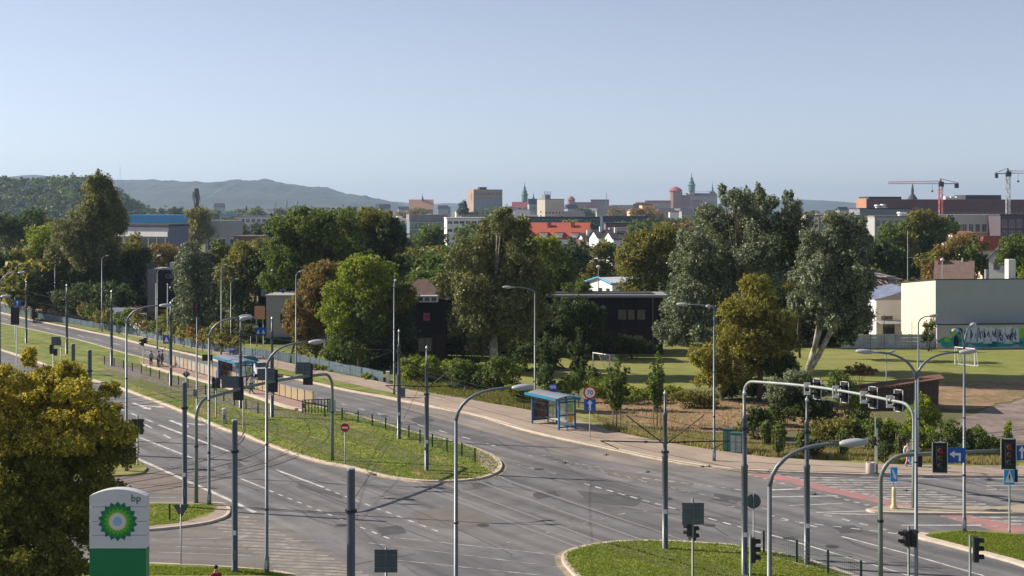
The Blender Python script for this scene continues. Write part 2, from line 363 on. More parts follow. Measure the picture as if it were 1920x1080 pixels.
# tram stop platform and ballasted track bed
bed_px = [(-120, 603), (0, 628), (100, 650), (200, 672), (282, 680), (325, 706), (415, 729), (480, 752), (535, 770), (567, 776), (567, 790), (500, 780), (430, 765), (330, 742), (250, 715), (190, 690), (100, 666), (0, 640), (-120, 614)]
g = MB(); g.sheet(GP([(190, 676), (268, 688), (325, 707), (415, 730), (480, 752), (535, 770), (567, 776), (580, 792), (495, 778), (430, 763), (330, 735), (250, 710), (195, 688)]), L + .006)
struct('track_bed', g, mat('track_bed', (.17, .145, .13), .95, .2, 3, .5, 20))
plat_px = [(262, 681), (282, 681), (328, 692), (393, 711), (480, 736), (527, 749), (567, 760), (567, 774), (535, 768), (480, 750), (415, 728), (325, 705), (268, 688)]
g = MB(); g.prism(GP(plat_px), 0, .3)
struct('tram_platform', g, mat('platform_pavers', (.33, .20, .17), .9, .14, 2.5, .3, 10, col2=(.27, .19, .16), c2scale=.4))
g = MB(); pl = GP([(268, 688), (325, 705), (415, 728), (480, 750), (535, 768), (567, 774)]); ribbon(g, pl, -.05, .4, .315, .3); struct('platform_edge', g, kerbm)
# lower-left island
ll_px = [(60, 945), (160, 945), (277, 945), (400, 946), (420, 947), (431, 957), (425, 970), (407, 977), (387, 983), (337, 990), (277, 996), (160, 1000), (60, 1002)]
g = MB(); g.prism(GP(ll_px), -.02, L); struct('corner_island', g, paving)
g = MB(); g.sheet(jag(GP([(60, 947), (277, 947), (398, 949), (408, 954), (402, 962), (385, 972), (337, 984), (277, 990), (60, 996)]), .15, 2), L + .005); struct('corner_grass', g, grass)
kerb([(398, 945.5), (420, 947), (431, 957), (425, 970), (407, 977), (387, 983), (337, 990), (277, 996), (160, 1000), (60, 1002)], side=-1, w=.2, dust=False)
# corner of grass under the maple
g = MB(); g.prism(jag(GP([(60, 800), (200, 842), (240, 856), (262, 868), (276, 880), (268, 889), (240, 893), (60, 900)]), .1, 1), -.02, L); struct('maple_verge', g, grass_dry)
# bottom-left verge
g = MB(); g.prism(GP([(60, 1058), (152, 1058), (300, 1061), (480, 1071), (560, 1083), (640, 1110), (700, 1180), (560, 1350), (60, 1350)]), -.02, L); struct('near_verge', g, grass)
kerb([(60, 1057), (152, 1057), (300, 1060), (480, 1070), (560, 1082), (640, 1108), (700, 1180)], side=1, w=.2, dust=False)
# bottom-right island
br_px = [(1110, 1110), (1075, 1075), (1060, 1058), (1057, 1045), (1063, 1039), (1080, 1032), (1097, 1027), (1135, 1021), (1172, 1018), (1235, 1017), (1310, 1021), (1385, 1026), (1440, 1036), (1507, 1050), (1570, 1072), (1640, 1098), (1800, 1160), (1900, 1300), (1300, 1300)]
g = MB(); g.prism(smooth(GP(br_px), 1, True), -.02, L); struct('south_tram_reservation', g, grass)
kerb(br_px[:14] + br_px[14:17], side=1)
g = MB(); g.sheet(jag(GP([(1130, 1024), (1190, 1023), (1330, 1060), (1420, 1100), (1330, 1100), (1240, 1064)]), .3, 2), L + .004); struct('worn_grass', g, grass_dry)
g = MB(); g.sheet(jag(GP([(1310, 1035), (1400, 1040), (1480, 1060), (1560, 1085), (1480, 1085), (1400, 1060)]), .4, 2, seed=5), L + .004); struct('worn_grass', g, grass_dry)
# right island and small refuge
ri_px = [(1722, 1009), (1735, 1003), (1752, 1001), (1802, 998), (1865, 999), (1920, 1006), (2100, 1022), (2400, 1040), (2400, 1250), (2050, 1110), (1920, 1060), (1870, 1046), (1815, 1032), (1770, 1020)]
g = MB(); g.prism(GP(ri_px), -.02, L); struct('east_island', g, grass)
kerb([(2050, 1110), (1920, 1060), (1870, 1046), (1815, 1032), (1770, 1020), (1722, 1009), (1735, 1003)], side=-1, w=.5)
rf_px = [(1627, 958), (1640, 953), (1677, 951), (1760, 952), (1860, 954), (1890, 952), (1960, 944), (2300, 930), (2300, 964), (1920, 965), (1820, 965), (1700, 964), (1640, 962)]
g = MB(); g.prism(GP(rf_px), -.02, L); struct('refuge_island', g, mat('refuge_pavers', (.33, .29, .22), .9, .15, 2, .3, 14))
kerb([(2300, 964.5), (1920, 965.5), (1820, 965.5), (1700, 964.5), (1640, 962.5), (1627, 958)], side=1, w=.25, dust=False)
# sports ground, soil, dirt lane
g = MB(); g.sheet(jag(GP([(760, 640), (2400, 640), (2400, 712), (1920, 713), (1740, 716), (1500, 722), (1250, 730), (1000, 725), (860, 700), (760, 690)]), .6, 3), -.01)
struct('football_pitch', g, pitch)
g = MB(); g.sheet(jag(GP([(1700, 716), (1920, 712), (2300, 710), (2300, 770), (1920, 742), (1880, 755), (1850, 765), (1780, 768), (1720, 760)]), .8, 3), -.004); struct('soil_patch', g, soil)
g = MB(); g.sheet(jag(GP([(1850, 766), (1920, 744), (2300, 750), (2300, 840), (1920, 832), (1800, 812), (1770, 800)]), .5, 3), .0); struct('dirt_lane', g, mat('dirt_lane', (.26, .20, .18), .95, .3, .8, .8, 8, col2=(.17, .14, .12), c2scale=.3))
g = MB(); g.sheet(jag(GP([(1090, 742), (1200, 745), (1340, 750), (1500, 758), (1640, 770), (1640, 800), (1460, 808), (1330, 812), (1240, 806), (1180, 795), (1130, 782)]), .9, 3), -.004); struct('soil_patch', g, soil)
g = MB(); g.sheet(jag(GP([(752, 700), (1000, 726), (1110, 770), (1180, 800), (1260, 812), (1440, 838), (2300, 858), (2300, 880), (1920, 878), (1440, 862), (1260, 836), (1147, 813), (1080, 790), (960, 767), (855, 746), (755, 732), (735, 722)]), .4, 3), .02); struct('roadside_grass', g, grass_dry)
g = MB(); g.sheet(jag(GP([(1115, 800), (1180, 806), (1300, 826), (1440, 848), (2300, 868), (2300, 880), (1920, 878), (1440, 862), (1260, 836), (1147, 814)]), .3, 3), .026); struct('roadside_grass', g, grass)
g = MB(); g.sheet(jag(GP([(-120, 500), (0, 535), (200, 585), (330, 612), (480, 640), (600, 665), (740, 690), (740, 715), (592, 692), (480, 667), (325, 633), (245, 616), (120, 585), (48, 569), (-120, 531)]), .4, 3), .0); struct('bank_grass', g, grass)
# ---------------------------------------------------------- painted markings
def dashes(name, p0, p1, n, frac=.5, w=.14, m=None, z=.008):   # n dashes between two pixels
    a, b = G(*p0), G(*p1); d = (b - a) / n; mb = MB()
    t = d.normalized(); nr = Vector((-t.y, t.x, 0)) * w / 2
    for i in range(n):
        s, e = a + d * i, a + d * (i + frac); mb.sheet([tuple(q)[:2] for q in (s - nr, e - nr, e + nr, s + nr)], z)
    return struct(name, mb, m or white)
def line(name, pts, w=.14, m=None, z=.008, sm=0):
    p = GP(pts); p = smooth(p, sm) if sm else p; mb = MB(); ribbon(mb, p, -w / 2, w / 2, z); return struct(name, mb, m or white)
dashes('lane_dash', (611, 917), (833, 1001), 11, .5)
dashes('lane_dash', (505, 920), (742, 1015), 12, .45)
line('lane_line', [(517, 881), (607, 914)], .22); line('lane_line', [(450, 897), (500, 917)], .14)
line('lane_line', [(298, 797), (430, 847)], .26); line('lane_line', [(263, 821), (368, 862)], .18)
dashes('lane_dash', (220, 765), (300, 797), 3, .5, .22); dashes('lane_dash', (272, 796), (345, 836), 2, .35, .18, white)
line('edge_line', [(237, 851), (300, 879), (362, 907), (425, 935), (478, 961)], .3)
dashes('lane_dash', (640, 757), (960, 845), 8, .35, .16)
dashes('lane_dash', (960, 869), (1060, 893), 3, .5, .14, white_old)
dashes('lane_dash', (992, 854), (1460, 960), 18, .45, .13, white_old); dashes('lane_dash', (1095, 907), (1440, 1003), 14, .55, .16, white)
dashes('lane_dash', (1015, 853), (1300, 925), 12, .4, .12, white_old)
dashes('lane_dash', (1462, 975), (1700, 1003), 7, .5, .14); dashes('lane_dash', (1440, 965), (1545, 992), 4, .5, .14); dashes('lane_dash', (1545, 965), (1720, 1008), 5, .45, .15)
line('lane_line', [(1440, 1002), (1463, 1008), (1640, 1060), (1720, 1084)], .17); line('lane_line', [(1578, 1006), (1700, 1038), (1845, 1080)], .15)
line('stop_line', [(1440, 919), (1500, 917)], .3); line('stop_line', [(1440, 932), (1570, 930)], .2); line('stop_line', [(1480, 948), (1580, 944)], .15)
line('hatch_line', [(1530, 961), (1640, 958)], .16); line('hatch_line', [(1550, 963), (1645, 965)], .16)
line('stop_line', [(1690, 985), (1840, 985)], .2)
line('lane_line', [(1690, 898), (2100, 898)], .14); line('lane_line', [(1815, 902), (1880, 920)], .14, white_old)
for yy in (906, 911, 918): line('lane_line', [(1850, yy), (2300, yy - 4)], .12)
dashes('turn_dash', (950, 1018), (1190, 958), 7, .42, .13, white_old); dashes('turn_dash', (1190, 960), (1410, 948), 4, .4, .13, white_old)
dashes('lane_dash', (1040, 864), (1250, 893), 8, .4, .12, white_old)
# far carriageway dashes
dashes('lane_dash', (-100, 574), (250, 652), 13, .35, .15); dashes('lane_dash', (250, 652), (640, 757), 12, .35, .15)
for (a, b, c_) in [((1180, 893), (1430, 924), 10)]: dashes('tram_crossing_dash', a, b, c_, .6, .3, white_old)
# turn arrows on the near carriageway
def arrow(px, py, s=1.0):
    o = G(px, py); d = (G(px + 40, py + 15.5) - o).normalized(); n = Vector((-d.y, d.x, 0))
    mb = MB(); q = lambda a, b: tuple(o + d * a * s + n * b * s)[:2]
    mb.sheet([q(-2.2, -.14), q(1.0, -.14), q(1.0, .14), q(-2.2, .14)], .0085)
    mb.sheet([q(1.0, -.35), q(2.2, 0), q(1.0, .35)], .0085)
    mb.sheet([q(-.6, .14), q(-.2, .14), q(1.0, .9), q(.7, 1.1)], .0095); mb.sheet([q(.4, 1.2), q(1.1, .65), q(1.7, 1.6)], .0105)
    struct('turn_arrow', mb, white)
arrow(266, 762, 1.25); arrow(336, 795, 1.1)
# zebra across the side street
z = MB(); e0, e1 = (436, 955), (716, 1092)
for i in range(22):
    t = i / 21.0; t = t ** .93
    x, y = e0[0] + (e1[0] - e0[0]) * t, e0[1] + (e1[1] - e0[1]) * t
    a, b = G(x, y), G(x - 92 - 75 * t, y - 7); d = (b - a).normalized(); nn = Vector((-d.y, d.x, 0)) * (.14 + .05 * (i % 3))
    z.sheet([tuple(q)[:2] for q in (a - nn, b - nn, b + nn, a + nn)], .010)
struct('zebra_crossing', z, mat('faded_paint', (.30, .275, .25), .85, .25, 2.5, col2=(.20, .18, .165), c2amt=.55, c2scale=1.2))
z = MB(); line('edge_line', [(277, 919), (370, 917)], .15, white_old, .013); line('lane_line', [(280, 933), (330, 933)], .12, white_old, .013)
for (a, b) in [((285, 1013), (480, 1007)), ((285, 1035), (560, 1045)), ((520, 1013), (640, 1016)), ((300, 1024), (460, 1030))]: line('worn_line', [a, b], .12, white_old, .0095)
line('track_line', [(740, 1008), (1055, 1042)], .12, white_old); line('track_line', [(740, 1050), (1045, 1082)], .12, white_old); line('track_line', [(690, 1018), (1060, 1065)], .1, white_old)
# red cycle crossing and the zebra beside it, then their second half beyond the refuge
g = MB(); g.sheet(GP([(1400, 884), (1440, 886), (1590, 919.5), (1712, 947), (1735, 952), (1685, 952), (1590, 931.5), (1440, 897), (1390, 889)]), .006); struct('cycle_crossing', g, redpaint)
g = MB(); g.sheet(GP([(1760, 967), (1812, 966), (1920, 985), (2300, 1050), (2300, 1090), (1960, 1008), (1880, 1000)]), .006); struct('cycle_crossing', g, redpaint)
z = MB()
for i in range(13):
    t = (i + .3) / 13.0; y = 893 + (951 - 893) * t
    xl = 1475 + (1722 - 1475) * t ** 1.02; xr = 1640 + (1880 - 1640) * t
    a, b, c_, d = G(xl, y), G(xr, y + 1.2), G(xr, y + 3.4), G(xl, y + 2.2)
    z.sheet([tuple(q)[:2] for q in (a, b, c_, d)], .010)
struct('zebra_crossing', z, white_old)
z = MB()
for i in range(9):
    t = i / 9.0; y = 969 + 55 * t; xl = 1822 + 330 * t
    z.sheet(GP([(xl, y), (xl + 200, y + 1), (xl + 200, y + 4), (xl, y + 3)]), .010)
struct('zebra_crossing', z, white_old)
dashes('cycle_dash', (1440, 885), (1735, 951), 16, .5, .3, white_old, .012); dashes('cycle_dash', (1400, 889), (1640, 951), 14, .5, .3, white_old, .012)
dashes('cycle_dash', (1812, 966), (2000, 1000), 8, .5, .3, white_old, .012); dashes('cycle_dash', (1765, 968), (1960, 1007), 8, .5, .3, white_old, .012)
# ---------------------------------------------------------- tram rails
railm = mat('worn_rail', (.30, .28, .27), .5, .2, 3, metal=.4); raild = mat('rusty_rail', (.06, .05, .045), .7, .25, 3)
railc = mat('rail_concrete', (.24, .22, .21), .9, .2, 3)
def rail(px, m, w=.12, z=.012, sm=2, name='rail'):
    p = smooth([tuple(G(*q))[:2] for q in px], sm); mb = MB(); ribbon(mb, p, -w / 2, w / 2, z); return struct(name, mb, m)
for a in ([(740, 896.5), (960, 980), (1096, 1031)], [(780, 904), (960, 971), (1105, 1023)], [(825, 905), (960, 954), (1140, 1021)], [(895, 902), (960, 926), (1217, 1017)], [(928, 890), (960, 904), (1305, 1021)]):
    rail(a, railc, .2, .010, 0, 'rail_bed'); rail(a, railm, .07, .014, 0)
rail([(960, 908), (1100, 955), (1280, 1012)], raild, .08, .012, 1)
C1 = [[(430, 757), (448, 775), (460, 800), (458, 815), (440, 838), (400, 858), (350, 872), (300, 884), (200, 903)],
      [(470, 765), (505, 785), (522, 805), (519, 822), (503, 836), (470, 855), (400, 877), (330, 890), (200, 912)],
      [(500, 752), (560, 780), (580, 800), (581, 818), (565, 838), (530, 852), (480, 872), (420, 888), (350, 903), (200, 925)],
      [(540, 765), (600, 790), (617, 808), (616, 824), (600, 838), (560, 855), (510, 873), (450, 889), (380, 905), (200, 935)]]
for a in C1:
    rail([q for q in a], raild, .09, L + .012, 2)
    rail([q for q in a if q[1] > 838], railc, .18, .011, 2, 'rail_bed'); rail([q for q in a if q[1] > 838], raild, .08, .015, 2)
for a in ([(-120, 600), (0, 625), (190, 668), (330, 702), (430, 728), (560, 772), (700, 822), (895, 902)], [(-120, 606), (0, 632), (190, 676), (330, 712), (430, 740), (560, 785), (690, 835), (825, 904)],
          [(-120, 612), (0, 640), (190, 690), (330, 735), (480, 785), (600, 830), (740, 896)], [(-120, 618), (0, 648), (190, 702), (330, 750), (480, 803), (600, 850), (705, 888)]):
    rail(a, raild, .09, L + .012, 2)
for a in ([(1105, 1024), (1240, 1064), (1400, 1115)], [(1140, 1022), (1280, 1062), (1450, 1115)], [(1217, 1018), (1400, 1070), (1540, 1115)], [(1350, 1027), (1440, 1046), (1560, 1078), (1660, 1110)]):
    rail(a, raild if a[0][0] < 1300 else kerbm, .09, L + .012, 1)
for k, a in enumerate(([(190, 672), (330, 707), (430, 734), (560, 778), (695, 828), (850, 900)], [(190, 696), (330, 742), (480, 794), (600, 840), (722, 890)])):
    p = jag(smooth(GP(a), 2), .12, 1, False, k); mb = MB(); ribbon(mb, p, -.95, .95, L + .0095); struct('worn_track_grass', mb, mat('worn_track_grass', (.15, .135, .06), .95, .35, 1.2, .6, 9, col2=(.10, .13, .03), c2scale=.8))
for k, a in enumerate(([(1120, 1023), (1260, 1063), (1420, 1112)], [(1160, 1021), (1330, 1066), (1500, 1118)])):
    p = jag(smooth(GP(a), 2), .12, 1, False, k); mb = MB(); ribbon(mb, p, -.7, .7, L + .0095); struct('worn_track_grass', mb, MATS['worn_track_grass'])
for a in ([(560, 915), (690, 968), (860, 1030)], [(640, 900), (800, 965), (960, 1040)], [(960, 880), (1200, 940), (1500, 1010)], [(1000, 868), (1250, 925), (1450, 965)], [(700, 775), (830, 808), (960, 852)], [(290, 775), (380, 818), (470, 855)], [(1500, 985), (1700, 1050), (1800, 1085)]):
    mb = MB(); ribbon(mb, jag(smooth(GP(a), 3), .03, 1, False, 3), -.022, .022, .0062); struct('asphalt_seam', mb, bit)
for k, pp in enumerate([[(700, 990), (745, 985), (760, 1000), (715, 1006)], [(1000, 925), (1040, 920), (1052, 930), (1010, 936)], [(1340, 925), (1400, 935), (1380, 945), (1330, 938)], [(880, 905), (915, 903), (925, 912), (890, 915)], [(1560, 990), (1600, 985), (1620, 996), (1575, 1000)], [(420, 870), (450, 866), (462, 875), (430, 880)], [(770, 785), (800, 780), (815, 790), (785, 795)]]):
    g = MB(); g.sheet(jag(GP(pp), .2, 3, seed=k + 40), .0056); struct('oil_stain', g, mat('oil_stain', (.085, .08, .082), .6, .3, 2))
# short-grass blades and taller weeds (nobody could count them)
def poly_in(x, y, poly):
    ins = False; n = len(poly)
    for i in range(n):
        x1, y1 = poly[i]; x2, y2 = poly[(i + 1) % n]
        if (y1 > y) != (y2 > y) and x < (x2 - x1) * (y - y1) / (y2 - y1) + x1: ins = not ins
    return ins
def tufts(name, px, n, h, wdt, cols, z0=.1, seed=1, blades=3):
    rs = np.random.RandomState(seed); xs = [p[0] for p in px]; ys = [p[1] for p in px]; pts = []
    while len(pts) < n:
        x, y = rs.uniform(min(xs), max(xs)), rs.uniform(min(ys), max(ys))
        if poly_in(x, y, px): pts.append(tuple(G(x, y))[:2])
    pts = np.repeat(np.array(pts), blades, 0); k = len(pts)
    pts = pts + rs.normal(0, h * .35, (k, 2)); a = rs.uniform(0, 6.28, k); ln = rs.normal(0, .3, (k, 2)) * h
    hh = h * rs.uniform(.5, 1.25, k); ww = wdt * rs.uniform(.6, 1.3, k)
    V = np.zeros((k, 3, 3)); V[:, 0, 0] = pts[:, 0] - np.cos(a) * ww; V[:, 0, 1] = pts[:, 1] - np.sin(a) * ww
    V[:, 1, 0] = pts[:, 0] + np.cos(a) * ww; V[:, 1, 1] = pts[:, 1] + np.sin(a) * ww
    V[:, 2, :2] = pts + ln; V[:, 2, 2] = hh; V[:, :, 2] += z0
    cc = np.array(cols)[rs.randint(0, len(cols), k)] * rs.uniform(.75, 1.3, (k, 1))
    me = bulk(name, V.reshape(-1, 3), 3, np.repeat(cc, 3, 0), leafm); o = link(name, me); tag(o, kind='stuff'); return o
def bulk(name, V, nv, col, m):                   # fast mesh of n-vertex faces with a tint per vertex
    me = bpy.data.meshes.new(name); n = len(V); k = n // nv
    me.vertices.add(n); me.vertices.foreach_set('co', V.astype(np.float32).ravel())
    me.loops.add(n); me.loops.foreach_set('vertex_index', np.arange(n, dtype=np.int32))
    me.polygons.add(k); me.polygons.foreach_set('loop_start', np.arange(0, n, nv, dtype=np.int32))
    try: me.polygons.foreach_set('loop_total', np.full(k, nv, dtype=np.int32))
    except Exception: pass
    at = me.attributes.new('tint', 'FLOAT_COLOR', 'POINT'); c4 = np.ones((n, 4), np.float32); c4[:, :3] = col
    at.data.foreach_set('color', c4.ravel()); me.materials.append(m); me.update(calc_edges=True); return me
gcol = [(.14, .21, .022), (.18, .24, .03), (.27, .27, .065)]; dcol = [(.36, .29, .14), (.27, .24, .09), (.16, .19, .04), (.42, .33, .17)]
def T(o, lab): return tag(o, lab, 'grass')
T(tufts('grass', [(q[0], q[1]) for q in isl_top[6:] + isl_bot[:-7]], 20000, .07, .03, gcol, L), 'short green and yellowish grass blades on the tram reservation')
T(tufts('grass', br_px[2:14] + [(1507, 1050), (1570, 1078), (1600, 1105), (1100, 1105)], 13000, .08, .022, gcol, L, 2), 'short bright grass blades on the near rounded tram island')
T(tufts('grass', [(1735, 1008), (1802, 1000), (1920, 1009), (1920, 1056), (1815, 1030)], 5000, .08, .022, gcol, L, 3), 'short grass blades on the island at the right edge')
T(tufts('grass', [(140, 948), (398, 950), (400, 962), (337, 984), (277, 990), (140, 994)], 4000, .08, .025, gcol, L, 4), 'short grass blades on the corner island behind the fuel sign')
T(tufts('grass', [(140, 1060), (480, 1073), (540, 1083), (140, 1083)], 3000, .10, .02, gcol, L, 5), 'grass blades on the verge at the bottom left')
T(tufts('tall_grass', [(1110, 780), (1180, 800), (1330, 815), (1440, 835), (1660, 850), (1900, 850), (1900, 874), (1440, 858), (1260, 832), (1147, 810)], 9000, .35, .035, dcol, .02, 6), 'tall dry grass behind the far pavement')
T(tufts('tall_grass', [(752, 700), (1000, 728), (1000, 770), (915, 757), (755, 731)], 5000, .35, .045, [(.17, .17, .04), (.22, .19, .06), (.11, .14, .03)], .02, 7), 'tall yellowish grass beside the end of the blue fence')
T(tufts('weeds', [(1090, 742), (1640, 770), (1640, 800), (1330, 812), (1180, 795)], 900, .2, .06, [(.42, .28, .16), (.22, .24, .05), (.45, .32, .18)], .0, 8), 'scattered weeds and clods on the bare soil')
# ============================================================ TREES
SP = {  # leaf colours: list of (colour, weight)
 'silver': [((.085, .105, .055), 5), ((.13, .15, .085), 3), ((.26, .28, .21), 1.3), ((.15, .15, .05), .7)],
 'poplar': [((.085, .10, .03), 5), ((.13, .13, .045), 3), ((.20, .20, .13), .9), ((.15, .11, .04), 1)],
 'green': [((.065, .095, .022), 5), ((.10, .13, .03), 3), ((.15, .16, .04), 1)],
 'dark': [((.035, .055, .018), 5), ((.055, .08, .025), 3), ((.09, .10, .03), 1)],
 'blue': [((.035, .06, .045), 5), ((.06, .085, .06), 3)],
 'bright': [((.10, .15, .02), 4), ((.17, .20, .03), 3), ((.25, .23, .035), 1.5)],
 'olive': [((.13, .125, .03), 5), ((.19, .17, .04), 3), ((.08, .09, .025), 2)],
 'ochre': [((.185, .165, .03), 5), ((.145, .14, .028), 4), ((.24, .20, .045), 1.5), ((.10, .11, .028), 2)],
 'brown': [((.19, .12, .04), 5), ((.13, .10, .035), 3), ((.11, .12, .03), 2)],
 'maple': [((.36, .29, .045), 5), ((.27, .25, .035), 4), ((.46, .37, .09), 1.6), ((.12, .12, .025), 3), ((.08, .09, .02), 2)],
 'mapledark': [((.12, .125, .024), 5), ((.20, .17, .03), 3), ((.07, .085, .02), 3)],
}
LB = 1.5
def leaves(lobes, leaf, cov, sp, rs, aspect=1.0, sub=9, fill=.35):
    """lobes: world ellipsoids (cx,cy,cz,rx,ry,rz[,species]); clumps scattered over each, leaves scattered through each clump"""
    VV, CC = [], []
    for lb in lobes:
        c = np.array(lb[:3]); r = np.array(lb[3:6]); s = SP[lb[6]] if len(lb) > 6 else SP[sp]
        area = 4 * math.pi * ((r[0] * r[1]) ** 1.6 / 3 + (r[0] * r[2]) ** 1.6 / 3 + (r[1] * r[2]) ** 1.6 / 3) ** (1 / 1.6)
        n = int(cov * area / (leaf * leaf * .40))
        rm = float(r.mean()); rc = rm * .36
        nc = max(8, int(sub * (1 + rm) * 2.2))
        d = rs.normal(size=(nc, 3)); d /= np.linalg.norm(d, axis=1)[:, None]
        rad = rs.uniform(.4, 1.0, nc) ** .6 * np.where(rs.rand(nc) < .34, rs.uniform(1.05, 1.45, nc), 1.0); cc = c + d * r * rad[:, None]
        wt = rs.uniform(.4, 1.6, nc); wt /= wt.sum()
        idx = rs.choice(nc, n, p=wt); q = rs.normal(size=(n, 3)); q /= np.linalg.norm(q, axis=1)[:, None]
        sz = (rs.uniform(.5, 1.4, nc) * np.where(rad > 1.02, .45, 1.0))[idx] * rc
        p = cc[idx] + q * (rs.uniform(.1, 1.0, n) ** .5 * sz)[:, None] * np.array([1, 1, aspect])
        k2 = int(n * fill * .3)                                   # sparse filling inside
        p2 = c + rs.normal(size=(k2, 3)) * r * .4; p = np.vstack([p, p2]); q = np.vstack([q, rs.normal(size=(k2, 3))]); n = len(p)
        out = (p - c) / r; nrm = q * .6 + out * .5 + rs.normal(size=(n, 3)) * .75 + np.array([0, 0, .35])
        nrm /= np.linalg.norm(nrm, axis=1)[:, None] + 1e-9
        t = np.cross(nrm, rs.normal(size=(n, 3))); t /= np.linalg.norm(t, axis=1)[:, None] + 1e-9; b = np.cross(nrm, t)
        L_ = (leaf * rs.uniform(.55, 1.25, n))[:, None]; W_ = L_ * rs.uniform(.45, .8, n)[:, None]
        V = np.stack([p - t * L_ * .5 - b * W_ * .45, p + b * W_ * .6 - t * L_ * .25, p + t * L_ * .7], 1)
        w_ = np.array([x[1] for x in s]); w_ = w_ / w_.sum()
        col = LB * np.array([x[0] for x in s])[rs.choice(len(s), n, p=w_)] * rs.uniform(.8, 1.25, (n, 1))
        cl = np.ones(len(cc)); cl = rs.uniform(.86, 1.16, nc); ci = np.concatenate([idx, rs.randint(0, nc, k2)]); col = col * cl[ci][:, None]
        V[:, :, 2] = np.maximum(V[:, :, 2], .03)
        VV.append(V.reshape(-1, 3)); CC.append(np.repeat(col, 3, 0))
    return np.vstack(VV), np.vstack(CC)
LEAFN = [0]
def trunk_mb(base, tips, r0, top, rr, bend=None):
    mb = MB(); base = Vector(base); pts = [base, base.lerp(top, .35) + Vector((rr.uniform(-.3, .3), 0, 0)), base.lerp(top, .7), top]
    mb.tube(pts, [r0 * 1.25, r0, r0 * .7, r0 * .25], 8)
    for t in tips:
        t = Vector(t); f = min(.85, max(.25, (t.z - base.z) / max(top.z - base.z, .1) * .55)); s = base.lerp(top, f)
        m = s.lerp(t, .5) + Vector((0, 0, -.06 * (t - s).length)); mb.tube([s, m, t], [r0 * .3, r0 * .2, r0 * .05], 6, False)
    return mb
def tree(label, base, lobes_px, sp, Y=None, leaf=None, cov=1.5, name='tree', cat='tree', group=None, aspect=1.0, tr=None, barkm=None, seed=1, lm=None, sub=9, depth=.5, trunk=True, grow=2):
    rs = np.random.RandomState(seed * 13 + 5); rr = random.Random(seed)
    b = G(*base) if Y is None else Vector((P(base[0], base[1], Y).x, Y, 0)); Y = b.y; s = Y / F
    lf = leaf or max(.13, .00160 * Y); lo = []
    xs = [l[0] for l in lobes_px]; half = (max(l[0] + l[2] for l in lobes_px) - min(l[0] - l[2] for l in lobes_px)) / 2 * s
    for l in lobes_px:
        p = P(l[0], l[1], Y); rx, rz = l[2] * s * 1.2, l[3] * s * 1.1; ry = min((rx + rz) / 2, rx * 1.3)
        cy = Y + rs.uniform(-1, 1) * max(0, half - ry) * depth
        if grow:                                       # break each traced lobe into uneven smaller ones
            k = 9
            lo.append((p.x, cy, p.z, rx * .62, ry * .62, rz * .62) + tuple(l[4:5]))
            for j in range(k):
                a = rs.uniform(0, 6.28); e = rs.uniform(-.7, 1.2); q = rs.uniform(.2, .5)
                lo.append((p.x + math.cos(a) * math.cos(e) * rx * .72, cy + math.sin(a) * math.cos(e) * ry * .72, p.z + math.sin(e) * rz * .72, rx * q, ry * q, rz * q) + tuple(l[4:5]))
        else: lo.append((p.x, cy, p.z, rx, ry, rz) + tuple(l[4:5]))
    V, Cc = leaves(lo, lf, cov * (.74 if grow else 1.3), sp, rs, aspect, sub)
    LEAFN[0] += len(V) // 3
    root = thing(name, label, cat, b, 0, group)
    me = bulk('crown' if trunk else 'foliage', V - np.array(b), 3, Cc, lm or leafm)
    link('crown' if trunk else 'foliage', me, root)
    zt = max(l[2] for l in lo) * .68; tx = sum(l[0] for l in lo) / len(lo)
    if trunk:
        tips = [(l[0], l[1], l[2]) for l in lo[::2]][:14]
        mb = trunk_mb((b.x, b.y, -.1), tips, tr or max(.13, half * .045), Vector((tx * .7 + b.x * .3, Y, zt)), rr)
        mb.build('trunk', barkm or bark, root, smooth=True)
    else:
        mb = MB(); rr2 = random.Random(seed)
        for l in lo[:10]: mb.tube([(b.x + rr2.uniform(-.3, .3), b.y, 0), (l[0], l[1], max(.2, l[2]))], [.03, .01], 5)
        mb.build('stems', bark, root)
    return root
# -- the large trees, left to right
tree('dark rounded tree at the left edge behind the yellow-green tree', (30, 566), [(20, 445, 42, 45), (62, 430, 38, 38), (25, 500, 40, 40), (80, 470, 30, 40)], 'dark', seed=1, Y=300)
tree('yellow-green tree left of the tallest dark poplar', (85, 585), [(75, 460, 34, 38, 'bright'), (50, 500, 32, 40, 'olive'), (90, 510, 36, 45, 'bright'), (70, 555, 40, 35, 'green'), (105, 470, 26, 36, 'bright')], 'bright', Y=245, seed=2)
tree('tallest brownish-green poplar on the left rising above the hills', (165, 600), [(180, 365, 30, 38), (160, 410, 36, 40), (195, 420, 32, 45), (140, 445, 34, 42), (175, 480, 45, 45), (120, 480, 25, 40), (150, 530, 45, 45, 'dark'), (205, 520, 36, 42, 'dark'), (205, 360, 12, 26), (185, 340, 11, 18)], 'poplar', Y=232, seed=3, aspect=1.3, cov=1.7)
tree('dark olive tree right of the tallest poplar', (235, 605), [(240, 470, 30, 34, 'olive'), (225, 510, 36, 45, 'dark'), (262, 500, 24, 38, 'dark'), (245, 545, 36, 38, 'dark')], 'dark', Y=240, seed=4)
tree('low dark green conifer-like tree below the tallest poplar', (150, 605), [(130, 560, 42, 30), (180, 565, 40, 30), (225, 560, 34, 30)], 'dark', Y=222, seed=5)
tree('pinkish-brown small tree beside the long blue roof', (222, 450), [(217, 405, 15, 20, 'brown'), (214, 425, 16, 14, 'brown')], 'brown', Y=700, seed=6)
tree('green and orange tree in front of the antenna tower', (372, 470), [(368, 410, 20, 20, 'olive'), (374, 438, 24, 26, 'olive'), (360, 455, 18, 22, 'brown')], 'olive', Y=520, seed=7)
